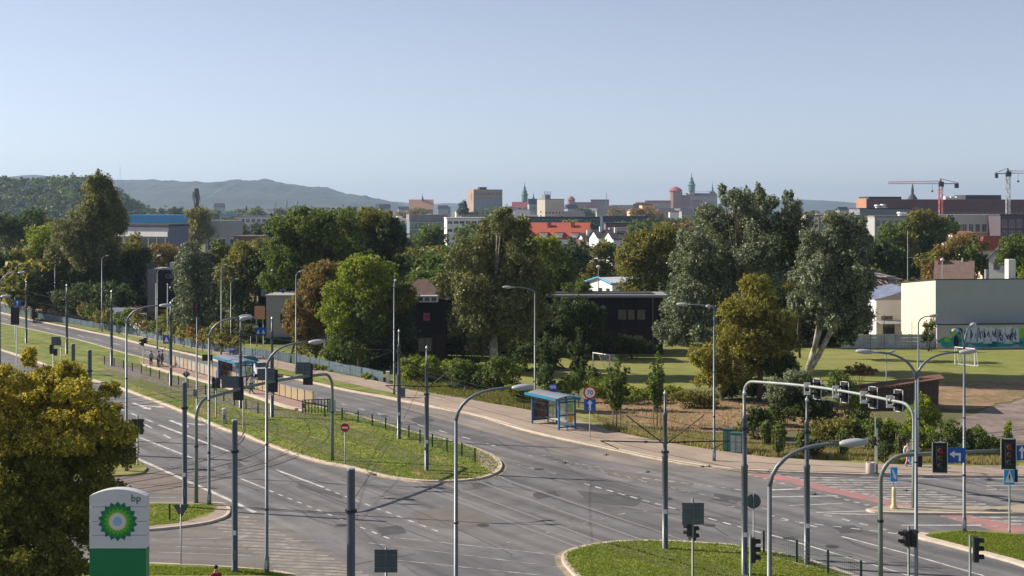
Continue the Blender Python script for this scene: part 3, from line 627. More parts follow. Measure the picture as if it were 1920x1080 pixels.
tree('brownish low tree beside the dark office block', (300, 500), [(302, 475, 28, 20, 'brown'), (290, 500, 30, 22, 'olive'), (325, 505, 25, 25)], 'brown', Y=330, seed=8)
tree('grey-green feathery tree in front of the dark sign building', (365, 640), [(362, 480, 26, 30), (350, 530, 32, 38), (385, 520, 34, 40), (360, 590, 38, 42), (400, 580, 30, 42), (405, 480, 22, 28, 'green')], 'silver', Y=205, seed=9, lm=leaf_sil)
tree('dark brownish tree between the feathery tree and the white windows', (445, 650), [(455, 480, 32, 28, 'olive'), (440, 520, 34, 38, 'poplar'), (475, 520, 32, 40, 'dark'), (450, 575, 38, 40, 'dark'), (490, 470, 26, 24, 'poplar')], 'poplar', Y=200, seed=10)
tree('wide green willow left of centre reaching the far rooftops', (585, 690), [(540, 430, 38, 34), (585, 425, 42, 34), (640, 430, 40, 36), (545, 480, 42, 40), (600, 480, 45, 42), (650, 490, 42, 40), (530, 520, 30, 30), (605, 408, 30, 18)], 'green', Y=190, seed=11, cov=1.7)
tree('dark green tree with a rounded top right of the wide willow', (705, 680), [(705, 415, 34, 26, 'olive'), (690, 450, 36, 38, 'green'), (725, 455, 32, 40, 'dark'), (715, 500, 38, 40, 'dark'), (740, 430, 22, 24, 'dark')], 'dark', Y=200, seed=12, cov=1.6)
tree('orange-brown autumn tree beside the bright green tree', (592, 680), [(600, 520, 34, 28, 'brown'), (580, 555, 30, 38, 'brown'), (615, 560, 34, 38, 'brown'), (590, 600, 34, 36, 'brown'), (635, 520, 24, 24, 'olive')], 'brown', Y=168, seed=13, cov=1.7)
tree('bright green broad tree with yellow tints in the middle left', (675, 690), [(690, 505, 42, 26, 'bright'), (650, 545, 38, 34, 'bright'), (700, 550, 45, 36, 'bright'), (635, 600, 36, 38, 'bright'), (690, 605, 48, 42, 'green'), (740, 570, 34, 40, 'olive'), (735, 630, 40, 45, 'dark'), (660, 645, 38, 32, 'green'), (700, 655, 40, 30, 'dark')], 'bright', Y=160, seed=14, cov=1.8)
tree('distant round tree with its top tinted as if sunlit between two larger trees', (802, 540), [(800, 450, 34, 24, 'green'), (790, 485, 32, 28, 'dark'), (815, 485, 28, 28, 'dark')], 'dark', Y=330, seed=15)  # top lobe gets lighter leaf colours to stand in for sunlight
tree('tall silvery poplar with a pale trunk at the centre', (926, 692), [(940, 412, 26, 24), (915, 440, 34, 30), (960, 435, 32, 32), (880, 480, 36, 36), (930, 490, 45, 40), (980, 490, 38, 42), (855, 535, 32, 36), (905, 545, 45, 40), (960, 555, 48, 42), (1000, 540, 34, 42), (880, 600, 42, 40), (935, 610, 45, 42), (985, 605, 40, 42), (910, 650, 34, 26)], 'poplar', Y=156, seed=16, barkm=bark_pale, tr=.42, cov=1.9, aspect=1.2, lm=leaf_sil)
tree('green tree just right of the central poplar below the red roof', (1030, 670), [(1020, 470, 34, 28, 'bright'), (1035, 510, 34, 40, 'green'), (1010, 560, 40, 45, 'dark'), (1045, 560, 26, 40, 'dark')], 'green', Y=185, seed=17)
tree('narrow dark blue-green conifer below the red roof', (1072, 560), [(1073, 465, 9, 18), (1073, 490, 15, 22), (1073, 515, 20, 26)], 'blue', Y=330, seed=18)
tree('olive tree left of the white hut roof', (1125, 575), [(1115, 475, 26, 22, 'olive'), (1140, 480, 26, 26, 'green'), (1110, 515, 28, 28, 'olive'), (1140, 520, 26, 28, 'green')], 'green', Y=300, seed=19)
tree('bushy green tree in front of the white hut', (1085, 660), [(1080, 550, 24, 26, 'green'), (1075, 590, 30, 32, 'green'), (1100, 600, 26, 30, 'dark')], 'green', Y=180, seed=20)
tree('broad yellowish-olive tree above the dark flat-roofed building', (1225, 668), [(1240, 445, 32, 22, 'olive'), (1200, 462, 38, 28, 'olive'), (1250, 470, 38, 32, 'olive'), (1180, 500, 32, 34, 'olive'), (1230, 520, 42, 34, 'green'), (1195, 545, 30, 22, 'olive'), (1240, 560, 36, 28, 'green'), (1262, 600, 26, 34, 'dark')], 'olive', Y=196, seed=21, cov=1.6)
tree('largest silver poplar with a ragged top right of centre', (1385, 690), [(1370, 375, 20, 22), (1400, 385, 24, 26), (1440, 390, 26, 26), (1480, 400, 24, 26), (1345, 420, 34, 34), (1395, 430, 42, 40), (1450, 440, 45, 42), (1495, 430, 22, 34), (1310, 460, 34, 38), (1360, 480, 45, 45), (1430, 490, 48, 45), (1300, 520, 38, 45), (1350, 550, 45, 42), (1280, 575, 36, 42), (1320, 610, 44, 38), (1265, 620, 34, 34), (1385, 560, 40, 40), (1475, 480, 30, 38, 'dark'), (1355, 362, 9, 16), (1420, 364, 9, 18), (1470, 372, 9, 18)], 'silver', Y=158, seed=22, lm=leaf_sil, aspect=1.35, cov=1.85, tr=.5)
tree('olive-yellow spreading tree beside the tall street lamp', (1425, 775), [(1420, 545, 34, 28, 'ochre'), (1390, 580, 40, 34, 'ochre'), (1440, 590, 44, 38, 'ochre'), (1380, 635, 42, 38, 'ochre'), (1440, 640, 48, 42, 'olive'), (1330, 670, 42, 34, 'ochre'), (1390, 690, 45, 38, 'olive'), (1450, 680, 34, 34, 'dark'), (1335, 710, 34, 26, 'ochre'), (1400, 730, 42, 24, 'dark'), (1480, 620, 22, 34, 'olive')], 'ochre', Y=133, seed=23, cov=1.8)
# the leaning silver poplar with pale twin trunks
def leaning():
    rt = tree('leaning silver poplar with bare pale trunks near the shed', (1512, 704), [(1565, 425, 30, 26), (1605, 435, 26, 28), (1530, 460, 28, 32), (1575, 470, 42, 38), (1615, 475, 28, 40), (1520, 510, 32, 40), (1570, 525, 45, 42), (1610, 540, 28, 42), (1520, 565, 34, 38), (1590, 585, 36, 40), (1550, 590, 26, 36), (1595, 620, 28, 30, 'dark')], 'silver', seed=24, lm=leaf_sil, Y=150, aspect=1.3, cov=1.9, tr=.1)
    for q in [[(1512, 704), (1525, 660), (1536, 625), (1548, 590), (1560, 520), (1575, 450)], [(1512, 704), (1533, 670), (1556, 625), (1577, 580), (1592, 520), (1600, 460)], [(1525, 660), (1532, 620), (1541, 580), (1540, 520)]]:
        mb = MB(); mb.tube([P(x, y, 150 + i * .1) for i, (x, y) in enumerate(q)], [.36, .30, .25, .20, .14, .06][:len(q)] if len(q) > 4 else [.22, .19, .15, .07], 9)
        mb.build('trunk', bark_pale, rt, smooth=True)
leaning()
# right background
tree('broad dark tree in front of the pale office with orange bands', (1740, 560), [(1735, 415, 34, 20, 'olive'), (1710, 440, 32, 26, 'green'), (1755, 440, 32, 28, 'green'), (1730, 475, 45, 30, 'dark')], 'green', Y=330, seed=25)
tree('green tree behind the leaning poplar', (1668, 560), [(1665, 445, 26, 24, 'green'), (1690, 470, 34, 28, 'olive'), (1655, 495, 34, 34, 'dark'), (1700, 505, 34, 32, 'dark')], 'green', Y=300, seed=26)
tree('brownish-olive tree beyond the cream hall', (1780, 560), [(1790, 465, 32, 20, 'brown'), (1765, 490, 32, 26, 'olive'), (1815, 485, 34, 26, 'green'), (1750, 515, 26, 20, 'brown'), (1840, 500, 22, 24, 'olive')], 'olive', Y=270, seed=27)
tree('dark tree behind the brownish tree beyond the cream hall', (1830, 540), [(1825, 455, 26, 16, 'brown'), (1800, 462, 24, 18, 'dark')], 'dark', Y=300, seed=28)
tree('small blue-green conifer beside the pale office', (1782, 480), [(1782, 415, 8, 14), (1782, 432, 14, 16)], 'blue', Y=420, seed=29)
tree('green tree at the right edge behind the white gabled house', (1905, 560), [(1908, 460, 26, 22, 'green'), (1900, 490, 28, 26, 'green'), (1920, 510, 30, 24, 'bright')], 'green', Y=240, seed=30)
tree('dark cypress-shaped tree beside the brown tower block', (870, 420), [(869, 385, 8, 10), (869, 400, 11, 10)], 'blue', Y=1100, seed=31)
tree('reddish-leaved tree behind the leaning poplar', (1500, 700), [(1500, 480, 20, 22, 'brown'), (1490, 520, 22, 26, 'brown'), (1500, 570, 20, 28, 'olive')], 'brown', Y=172, seed=32)
tree('pointed blue-green trees beside the olive tree right of centre', (1560, 690), [(1470, 690, 26, 30, 'dark')], 'dark', Y=140, seed=33)
for i, (x, yb, lo_, lab) in enumerate([
  (1290, 652, [(1285, 560, 34, 36, 'dark'), (1310, 600, 36, 34, 'dark'), (1275, 630, 30, 24, 'dark')], 'dark tree at the right end of the black flat-roofed building'),
  (1545, 655, [(1520, 560, 34, 40, 'dark'), (1560, 590, 40, 40, 'dark'), (1530, 625, 40, 30, 'dark')], 'dark tree mass behind the leaning poplar trunks'),
  (1605, 655, [(1600, 560, 26, 45, 'dark'), (1598, 615, 28, 34, 'dark'), (1575, 632, 28, 22, 'dark')], 'dark tree at the left end of the white panel wall'),
  (1470, 655, [(1455, 560, 34, 40, 'dark'), (1480, 610, 36, 38, 'dark')], 'dark tree behind the olive-yellow tree'),
  (1405, 655, [(1390, 600, 40, 36, 'dark'), (1360, 625, 34, 26, 'green')], 'dark tree under the largest silver poplar'),
  (1010, 668, [(1005, 600, 36, 40, 'dark'), (1030, 630, 34, 32, 'dark'), (985, 645, 34, 22, 'green')], 'dark tree in front of the left half of the black flat-roofed building'),
  (870, 672, [(850, 620, 32, 40, 'green'), (880, 650, 34, 22, 'dark')], 'green tree between the annex and the central poplar'),
  (735, 690, [(745, 555, 28, 34, 'dark'), (752, 600, 26, 38, 'dark'), (745, 650, 32, 36, 'dark')], 'dark tree left of the annex with the pink window'),
  (545, 680, [(560, 610, 26, 40, 'brown'), (572, 650, 26, 28, 'olive')], 'brownish tree behind the far lamp near the grey low building'),
  (500, 560, [(490, 470, 34, 28, 'olive'), (520, 480, 34, 34, 'green'), (480, 500, 36, 34, 'dark'), (530, 505, 26, 24, 'green')], 'olive tree left of the wide willow'),
  (1085, 664, [(1050, 598, 28, 38, 'dark'), (1085, 600, 22, 40, 'dark'), (1060, 640, 30, 22, 'dark'), (1100, 650, 26, 14, 'dark')], 'ragged green tree screening the left windows of the black building'),
  (1185, 664, [(1160, 645, 26, 16, 'dark'), (1200, 650, 30, 14, 'dark')], 'thin green tree screening the right windows of the black building'),
  (1130, 664, [(1120, 600, 14, 30, 'dark'), (1128, 640, 24, 18, 'dark')], 'slim dark tree before the middle of the black building'),
]): tree(lab, (x, yb), lo_, 'dark', seed=200 + i, Y=(188 if x > 1250 else 171 if x > 1070 else None))
# foreground maple
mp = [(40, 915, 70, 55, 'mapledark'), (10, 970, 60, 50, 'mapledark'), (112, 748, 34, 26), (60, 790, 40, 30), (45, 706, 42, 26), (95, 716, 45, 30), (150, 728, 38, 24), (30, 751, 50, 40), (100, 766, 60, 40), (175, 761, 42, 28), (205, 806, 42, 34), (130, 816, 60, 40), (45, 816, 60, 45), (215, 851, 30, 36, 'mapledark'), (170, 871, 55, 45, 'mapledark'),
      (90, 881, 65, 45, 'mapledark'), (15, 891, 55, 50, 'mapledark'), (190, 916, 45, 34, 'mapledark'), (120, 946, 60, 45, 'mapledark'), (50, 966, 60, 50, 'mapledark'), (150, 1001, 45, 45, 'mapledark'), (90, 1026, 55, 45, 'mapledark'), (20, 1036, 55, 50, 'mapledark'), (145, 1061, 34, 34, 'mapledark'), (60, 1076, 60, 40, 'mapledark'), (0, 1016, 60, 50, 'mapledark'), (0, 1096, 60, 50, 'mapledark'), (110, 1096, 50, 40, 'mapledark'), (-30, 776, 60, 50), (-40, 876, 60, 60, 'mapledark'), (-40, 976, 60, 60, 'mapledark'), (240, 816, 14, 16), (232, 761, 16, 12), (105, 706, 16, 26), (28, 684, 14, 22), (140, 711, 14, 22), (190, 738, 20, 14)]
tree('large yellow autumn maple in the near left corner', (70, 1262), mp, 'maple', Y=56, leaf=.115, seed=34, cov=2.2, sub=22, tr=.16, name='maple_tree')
# hazel-like shrubs and hedges: (label, x, base row, lobes, species)
def shrub(label, base, lobes, sp, seed, **k): return tree(label, base, lobes, sp, seed=seed, name='shrub', cat='shrub', trunk=False, **k)
shrub('leafy green shrub row right of the blue fence end', (790, 716), [(770, 690, 24, 20), (800, 692, 26, 22), (830, 700, 24, 18), (785, 706, 28, 12)], 'bright', 50)
shrub('green shrub below the central poplar', (880, 730), [(865, 700, 26, 22, 'green'), (900, 705, 28, 24, 'green'), (880, 718, 32, 12, 'dark')], 'green', 51)
shrub('green shrub under the pale poplar trunk', (935, 735), [(930, 690, 24, 24, 'green'), (955, 705, 26, 24, 'bright'), (940, 722, 28, 12, 'dark')], 'green', 52)
shrub('tall leafy hedge across the left edge of the pitch', (850, 700), [(770, 682, 24, 16, 'bright'), (810, 684, 26, 16, 'green'), (850, 686, 26, 18, 'bright'), (890, 690, 26, 16, 'green'), (960, 700, 26, 20, 'bright'), (990, 715, 24, 22, 'green')], 'bright', 77)
shrub('low bright shrub left of the bus shelter', (975, 758), [(970, 735, 22, 18, 'bright'), (988, 745, 18, 14, 'bright')], 'bright', 53)
shrub('leafy shrub directly behind the bus shelter roof', (1050, 770), [(1040, 735, 24, 20, 'bright'), (1065, 725, 22, 26, 'green'), (1025, 715, 18, 26, 'dark')], 'green', 54)
shrub('broad weedy hedge at the near edge of the pitch', (1165, 752), [(1130, 728, 26, 20), (1165, 735, 26, 14), (1200, 738, 26, 12), (1235, 740, 26, 13), (1270, 738, 24, 14)], 'bright', 55)
shrub('dark green shrubs behind the pale speed sign', (1110, 745), [(1105, 715, 26, 24, 'green'), (1125, 730, 22, 16, 'dark')], 'green', 56)
shrub('leafy hedge below the olive-yellow tree', (1290, 765), [(1285, 745, 26, 14), (1320, 750, 26, 16)], 'olive', 57)
shrub('bushy thicket left of the traffic gantry signals', (1470, 800), [(1465, 735, 26, 26, 'silver'), (1490, 715, 26, 28, 'silver'), (1480, 765, 30, 26, 'dark'), (1450, 780, 26, 18, 'green')], 'dark', 58, Y=118)
shrub('ivy-covered thicket around the foot of the leaning poplar', (1530, 805), [(1525, 730, 20, 24, 'dark'), (1515, 765, 26, 30, 'dark'), (1540, 780, 28, 26, 'dark')], 'dark', 59, Y=117)
shrub('bright green bush beside the rusty shed', (1590, 790), [(1575, 715, 22, 22, 'green'), (1590, 745, 26, 24, 'bright'), (1610, 775, 26, 22, 'green')], 'green', 60, Y=119)
shrub('yellow-green upright bush in front of the rusty shed', (1730, 840), [(1725, 765, 18, 30, 'bright'), (1740, 790, 20, 30, 'bright'), (1715, 805, 24, 24, 'bright')], 'bright', 61, Y=108)
shrub('low olive thicket between gantry pole and shed', (1560, 835), [(1540, 810, 28, 20, 'olive'), (1580, 808, 28, 22, 'olive'), (1615, 812, 24, 22, 'green')], 'olive', 62, Y=107)
shrub('green thicket right of the gantry lamp', (1680, 850), [(1650, 805, 26, 26, 'green'), (1680, 810, 28, 28, 'bright'), (1660, 830, 30, 18, 'green')], 'green', 63, Y=105)
shrub('dense green thicket by the pedestrian in white', (1760, 855), [(1745, 825, 28, 26, 'bright'), (1785, 815, 28, 26, 'green'), (1820, 820, 26, 24, 'green'), (1790, 840, 34, 16, 'dark')], 'green', 64, Y=104)
shrub('slender yellow-green bush beside the dirt lane', (1890, 845), [(1890, 800, 6, 14, 'bright'), (1888, 825, 10, 18, 'green')], 'bright', 65, Y=106)
shrub('green bush right of the tall double lamp', (1850, 850), [(1835, 825, 18, 22, 'green'), (1860, 835, 16, 16, 'green')], 'green', 66, Y=106)
shrub('dark bush beside the thin signal pole', (1660, 868), [(1656, 848, 16, 18, 'dark')], 'dark', 67)
shrub('dark low bush right of the green pole', (1532, 860), [(1530, 838, 16, 16, 'dark'), (1520, 845, 12, 12, 'dark')], 'dark', 68)
shrub('green undergrowth behind the utility cabinets', (1420, 830), [(1400, 800, 22, 18, 'green'), (1440, 800, 26, 22, 'green'), (1420, 780, 24, 18, 'dark')], 'green', 69, Y=112)
shrub('bramble mound over the rusty shed roof', (1618, 745), [(1605, 695, 20, 12, 'brown'), (1625, 694, 16, 10, 'brown')], 'brown', 70, Y=130)
shrub('green shrub beneath the bright green tree', (640, 688), [(625, 665, 22, 18), (655, 672, 24, 16), (700, 682, 30, 14, 'dark')], 'green', 71)
shrub('creeper over the blue fence', (590, 696), [(588, 688, 9, 5), (605, 690, 12, 5)], 'bright', 72)
shrub('small weed clump at the fence foot', (690, 712), [(690, 706, 12, 6), (715, 714, 12, 5)], 'bright', 73)
shrub('low green hedge beneath the leaning poplar', (1500, 735), [(1480, 715, 18, 20, 'silver'), (1500, 725, 18, 14, 'green')], 'green', 74)
shrub('dark shrubs at the foot of the flat-roofed building', (1060, 690), [(1000, 665, 34, 22, 'dark'), (1050, 655, 28, 26, 'dark'), (1020, 690, 26, 22, 'green')], 'dark', 75, Y=160)
shrub('ivy bush on the white panel wall corner', (1743, 655), [(1742, 612, 10, 10, 'green'), (1740, 632, 12, 12, 'dark')], 'green', 76, Y=180)
# low trees and shrubs behind the far pavement on the left: staggered thin young trees in a row
k = 0
for i in range(26):
    x = 12 + i * 17.5 + rnd.uniform(-4, 4); yb = 566 + (x / 480) * 106 + 10 + rnd.uniform(-2, 3)
    hh = rnd.uniform(34, 50); sp_ = rnd.choice(['olive', 'brown', 'green', 'olive'])
    tree('%s young street tree from the left in the row behind the far kerb' % ['first', 'second', 'third', 'fourth', 'fifth', 'sixth', 'seventh', 'eighth', 'ninth', 'tenth', 'eleventh', 'twelfth', 'thirteenth', 'fourteenth', 'fifteenth', 'sixteenth', 'seventeenth', 'eighteenth', 'nineteenth', 'twentieth', 'twenty-first', 'twenty-second', 'twenty-third', 'twenty-fourth', 'twenty-fifth', 'last'][i], (x, yb), [(x, yb - hh * .72, 11, hh * .26, sp_), (x + rnd.uniform(-4, 4), yb - hh * .95, 7, hh * .16, sp_)], sp_, seed=100 + i, name='young_tree', cov=1.0, tr=.05, grow=0)
hedge_spots = [(20, 545, 34, 20, 'brown'), (70, 560, 34, 22, 'olive'), (120, 575, 36, 22, 'brown'), (165, 588, 30, 20, 'green'), (225, 598, 30, 18, 'dark'), (262, 600, 26, 18, 'brown'), (300, 605, 28, 16, 'brown'), (335, 608, 28, 22, 'olive'), (385, 620, 30, 24, 'brown'), (430, 630, 30, 28, 'olive'), (470, 640, 26, 22, 'dark')]
wh = ['at the far left edge', 'left of the blue direction sign', 'under the tallest poplar', 'beside the tallest poplar trunk', 'below the dark olive tree', 'beside the parked lorry', 'in front of the flagpoles', 'below the dark sign building', 'under the feathery tree', 'left of the orange billboard', 'beside the orange billboard']
for i, (x, y, a, b_, s_) in enumerate(hedge_spots):
    shrub('autumn-tinted thicket behind the blue fence ' + wh[i], (x, y + 14), [(x - a * .4, y - b_ * .3, a * .7, b_ * .8, s_), (x + a * .4, y - b_ * .1, a * .7, b_ * .7, s_), (x, y - b_ * .9, a * .5, b_ * .6, s_)], s_, 80 + i, cov=1.2, Y=G(x, y + 14).y + 8)
# the four fastigiate young trees behind the bus shelter, branches bound upright
def upright(label, x, yb, yt, wpx, sp, seed, stakes=True):
    b = G(x, yb); s = b.y / F; rs = np.random.RandomState(seed); h = (yb - yt) * s
    root = thing('young_tree', label, 'tree', b, 0); mb = MB(); lo = []
    mb.tube([(0, 0, 0), (0, 0, h * .5)], [.06, .04], 7)
    for j in range(9):
        a = j * 2.4 + rs.uniform(-.3, .3); rr_ = (wpx * s / 2) * rs.uniform(.25, 1) if j else 0.05; hj = h * rs.uniform(.62, .9) if j else h
        tip = Vector((math.cos(a) * rr_, math.sin(a) * rr_, hj)); st = Vector((0, 0, h * .25)); mb.tube([st, st.lerp(tip, .5) + Vector((0, 0, .1)), tip], [.03, .02, .008], 5)
        for q in range(7):
            f = .25 + q * .12; c_ = st.lerp(tip, f); lo.append((c_.x, c_.y, c_.z, .30, .30, .42))
    mb2 = MB(); mb2.v, mb2.f, mb2.m = mb.v, mb.f, mb.m
    link('trunk', mb2.mesh('trunk', bark, (0, 0, 0)), root)
    V, Cc = leaves(lo, .20, 1.1, sp, rs, 1.2, 3); link('crown', bulk('crown', V, 3, Cc, leafm), root)
    if stakes:
        for (dx, dy) in ((-.3, -.3), (.3, -.3), (-.3, .3), (.3, .3)):
            m_ = MB(); m_.tube([(dx, dy, 0), (dx, dy, 1.7)], .035, 6); link('stake', m_.mesh('stake', mat('stake_wood', (.25, .18, .11), .9)), root)
        m_ = MB(); m_.bx(-.34, .34, -.33, -.27, 1.5, 1.58); link('stake_rail', m_.mesh('stake_rail', MATS['stake_wood']), root)
    return root
upright('staked upright young tree just right of the speed limit sign', 1156, 806, 675, 52, 'green', 1)
upright('staked upright young tree behind the single catenary pole', 1232, 800, 668, 48, 'green', 2)
upright('tall dark upright tree left of the football goal', 1085, 765, 617, 56, 'dark', 3, False)
upright('dark narrow upright tree behind the bus stop sign', 1022, 752, 628, 36, 'dark', 4, False)
for i, (x, yb, yt) in enumerate([(1438, 838, 795), (1460, 858, 800), (1505, 855, 812), (1580, 858, 812), (1690, 858, 820)]):
    upright(['tiny staked sapling right of the utility cabinets', 'staked sapling with a pale tag board in the dry grass', 'staked sapling left of the green pole', 'staked sapling below the near lamp head', 'staked sapling left of the walker in white'][i], x, yb, yt, 14, 'green', 20 + i)
# distant tree cover: shared crowns, each a tree of its own
protos = []
for i, sp_ in enumerate(['green', 'dark', 'olive', 'green', 'brown', 'dark']):
    rs = np.random.RandomState(300 + i); lo = [(0, 0, 6.5, 3.6, 3.6, 3.6)]
    for j in range(8): a = rs.uniform(0, 6.28); lo.append((math.cos(a) * 2.8, math.sin(a) * 2.8, rs.uniform(4, 9), rs.uniform(1.5, 2.4), rs.uniform(1.5, 2.4), rs.uniform(1.6, 2.6)))
    V, Cc = leaves(lo, .85, 1.3, sp_, rs, 1.0, 5); mb = MB(); mb.tube([(0, 0, -.5), (0, 0, 6)], [.35, .15], 6)
    protos.append((bulk('crown', V, 3, Cc, leafm), mb.mesh('trunk', bark)))
def far_tree(x, Y, hgt, i, label, group):
    r = thing('tree', label, 'tree', ((x - 960) * Y / F, Y, 0), 0, group); s = hgt / 10.0
    r.scale = (s * rnd.uniform(.9, 1.5), s * rnd.uniform(.9, 1.4), s); r.rotation_euler.z = rnd.uniform(0, 6.28)
    link('crown', protos[i % 6][0], r); link('trunk', protos[i % 6][1], r); return r
for i in range(190):
    x = rnd.uniform(-10, 1930); Y = rnd.uniform(230, 420)
    top = H - (rnd.uniform(455, 520) - HY) * Y / F
    if top < 4: continue
    if 1085 < x < 1240 and Y < 330: continue
    if 1690 < x and Y < 330: continue
    if 175 < x < 400: continue
    far_tree(x, Y, max(6, min(13, top)), i, ['mid green', 'dark green', 'olive', 'leafy green', 'brownish', 'deep green'][i % 6] + ' garden tree in the belt behind the street trees', ['mid green', 'dark green', 'olive', 'leafy green', 'brownish', 'deep green'][i % 6] + ' garden trees behind the street trees')
for i in range(130):
    x = rnd.uniform(-20, 1940); Y = rnd.uniform(480, 1000)
    if 985 < x < 1125 and Y < 640: continue
    if 225 < x < 350: continue
    if 1620 < x < 1900 and Y < 900: continue
    far_tree(x, Y, rnd.uniform(7, 13), i, 'distant tree among the rooftops below the skyline', 'distant trees among the rooftops')
for i in range(110):
    x = rnd.uniform(300, 1940); Y = rnd.uniform(1100, 2600)
    if 1240 < x < 1300 and Y < 1500: continue
    far_tree(x, Y, rnd.uniform(12, 20), i, 'far hazy tree on the skyline', 'far hazy trees on the skyline')
# ============================================================ HILLS
def fbm(x, y, sc, seed=0):
    from mathutils import noise
    return noise.fractal(Vector((x / sc, y / sc, seed)), 1.0, 2.0, 5)
def hills(name, Y, depth, prof, m, nx=220, ny=14, rough=6.0, sc=150, seed=1):
    """prof: skyline (px, py) -> a real ridge at distance Y.. with slopes down to the plain"""
    xs = np.linspace(prof[0][0], prof[-1][0], nx); ys = np.interp(xs, [p[0] for p in prof], [p[1] for p in prof])
    mb = MB(); vs = []
    for j in range(ny):
        t = j / (ny - 1); prf = math.sin(min(1, t / .6) * math.pi / 2) if t < .6 else math.cos((t - .6) / .4 * math.pi / 2)
        for i, x in enumerate(xs):
            yy = Y + (t - .6) * depth; X = (x - 960) * Y / F; zt = H - (ys[i] - HY) * Y / F
            n_ = fbm(X, yy, sc, seed) * rough * prf
            vs.append((X, yy, max(-1, zt) * prf + n_ - 1))
    fs = [(j * nx + i, j * nx + i + 1, (j + 1) * nx + i + 1, (j + 1) * nx + i) for j in range(ny - 1) for i in range(nx - 1)]
    mb.add(vs, fs); return struct(name, mb, m)
forest = mat('forest_cover', (.018, .030, .014), 1, .5, .02, 1.0, .05, col2=(.045, .055, .03), c2scale=.004)
forest2 = mat('near_forest_cover', (.028, .042, .016), 1, .4, .05, 1.0, .2, col2=(.05, .06, .02), c2scale=.02)
hills('hills', 6500, 2600, [(-300, 332), (-100, 330), (40, 333), (85, 331), (140, 336), (225, 337), (300, 339), (360, 341), (420, 342), (450, 338), (480, 342), (490, 337), (515, 342), (560, 347), (610, 353), (645, 362), (700, 371), (740, 382), (775, 393), (800, 396)], forest, rough=16, sc=130, ny=26, nx=420)
hills('hills', 9500, 2600, [(600, 396), (700, 384), (745, 379), (800, 384), (840, 380), (870, 383), (930, 388), (1000, 392), (1100, 388), (1200, 388), (1300, 385), (1400, 380), (1480, 374), (1530, 375), (1570, 379), (1600, 383), (1700, 388), (2100, 390)], forest, rough=12, sc=400, seed=3)
hills('wooded_hill', 1500, 500, [(-400, 340), (-150, 335), (-50, 340), (0, 348), (40, 351), (80, 350), (95, 345), (125, 342), (150, 346), (190, 360), (210, 364), (240, 382), (262, 396), (285, 404), (300, 404)], forest2, rough=3, sc=60, seed=5)
# crowns on the near wooded hill: one mass of woodland
rs = np.random.RandomState(77); lo = []
hp = [(-60, 330), (0, 338), (40, 341), (80, 340), (95, 335), (125, 332), (150, 336), (190, 350), (210, 354), (240, 372), (262, 386), (285, 397)]
for i in range(620):
    x = rs.uniform(-40, 283); yt = np.interp(x, [p[0] for p in hp], [p[1] for p in hp]); t = rs.uniform(0, 1)
    yy = 1500 + (t - 1) * 300; zt = (H - (yt - HY) * 1500 / F) * math.sin(max(.02, t) * math.pi / 2)
    r_ = rs.uniform(4, 8); lo.append(((x - 960) * yy / F, yy, zt + rs.uniform(-7, -1.5), r_, r_, r_ * .9, rs.choice(['dark', 'blue', 'dark', 'green'])))
V, Cc = leaves(lo, 2.6, 1.0, 'green', rs, 1, 2)
tag(link('woodland', bulk('woodland', V, 3, Cc, leafm)), 'dense woodland covering the near hill at the left', 'woodland', kind='stuff')
# radio mast on the far hill
t = thing('radio_mast', 'thin tall radio mast on the far wooded ridge', 'mast', P(225, 392, 6400) - Vector((0, 0, 18)))
mb = MB(); mb.tube([(0, 0, 100), (0, 0, 215)], [1.6, .8], 6); link('mast', mb.mesh('mast', steel_lt), t)

# ============================================================ BUILDINGS
brickred = mat('red_brick', (.26, .10, .075), .9, .15, .5); render_lt = mat('cream_render', (.72, .60, .46), .9, .05, .4, .1, 8)
render_w = mat('white_render', (.74, .73, .70), .9, .05, .4); render_g = mat('grey_render', (.34, .34, .34), .9, .08, .4)
tile_or = mat('orange_roof_tiles', (.38, .16, .11), .85, .15, .5); tile_red = mat('red_roof_tiles', (.36, .09, .06), .85, .15, 1.2, .4, 6); tile_br = mat('brown_roof_tiles', (.17, .115, .10), .85, .2, 1.5, .4, 8)
slate = mat('dark_roof', (.05, .05, .06), .7, .2, .6); wallb = mat('black_render', (.020, .018, .022), .85, .15, .6); maroon = mat('maroon_render', (.045, .022, .024), .85, .15, .6)
winglass = glass('window_glass'); wingreen = glass('green_window_glass', (.03, .12, .11)); frame_w = mat('window_frame_white', (.6, .6, .58), .6); frame_d = mat('window_frame_dark', (.05, .05, .055), .6)
copper = mat('green_copper', (.10, .22, .20), .7, .15, .1); roofgrey = mat('grey_roof_felt', (.22, .22, .23), .9, .15, .3)
WM = {}
def window_mesh(fr, gl, cols=2, rows=1):
    k = (fr.name, gl.name, cols, rows)
    if k not in WM:
        mb = MB(); t = .06
        mb.bx(0, 1, -.05, .02, 0, t); mb.bx(0, 1, -.05, .02, 1 - t, 1); mb.bx(0, t, -.048, .02, t, 1 - t); mb.bx(1 - t, 1, -.048, .02, t, 1 - t)
        for i in range(1, cols): mb.bx(i / cols - .02, i / cols + .02, -.046, .02, t, 1 - t)
        for i in range(1, rows): mb.bx(t, 1 - t, -.044, .02, i / rows - .02, i / rows + .02)
        mb2 = MB(); mb2.bx(t, 1 - t, -.015, .01, t, 1 - t)
        WM[k] = (mb.mesh('window', fr), mb2.mesh('pane', gl))
    return WM[k]
def window(par, face, u, z, w_, h_, fr=None, gl=None, cols=2, rows=1):
    """face 'f': on y=0 looking -y; 'l': on x=0 looking -x"""
    a, b = window_mesh(fr or frame_w, gl or winglass, cols, rows)
    if face == 'f': o = link('window', a, par, (u, -.012, z), 0, (w_, 1, h_))
    else: o = link('window', a, par, (-.012, u + w_, z), -math.pi / 2, (w_, 1, h_))
    link('pane', b, o)
    return o
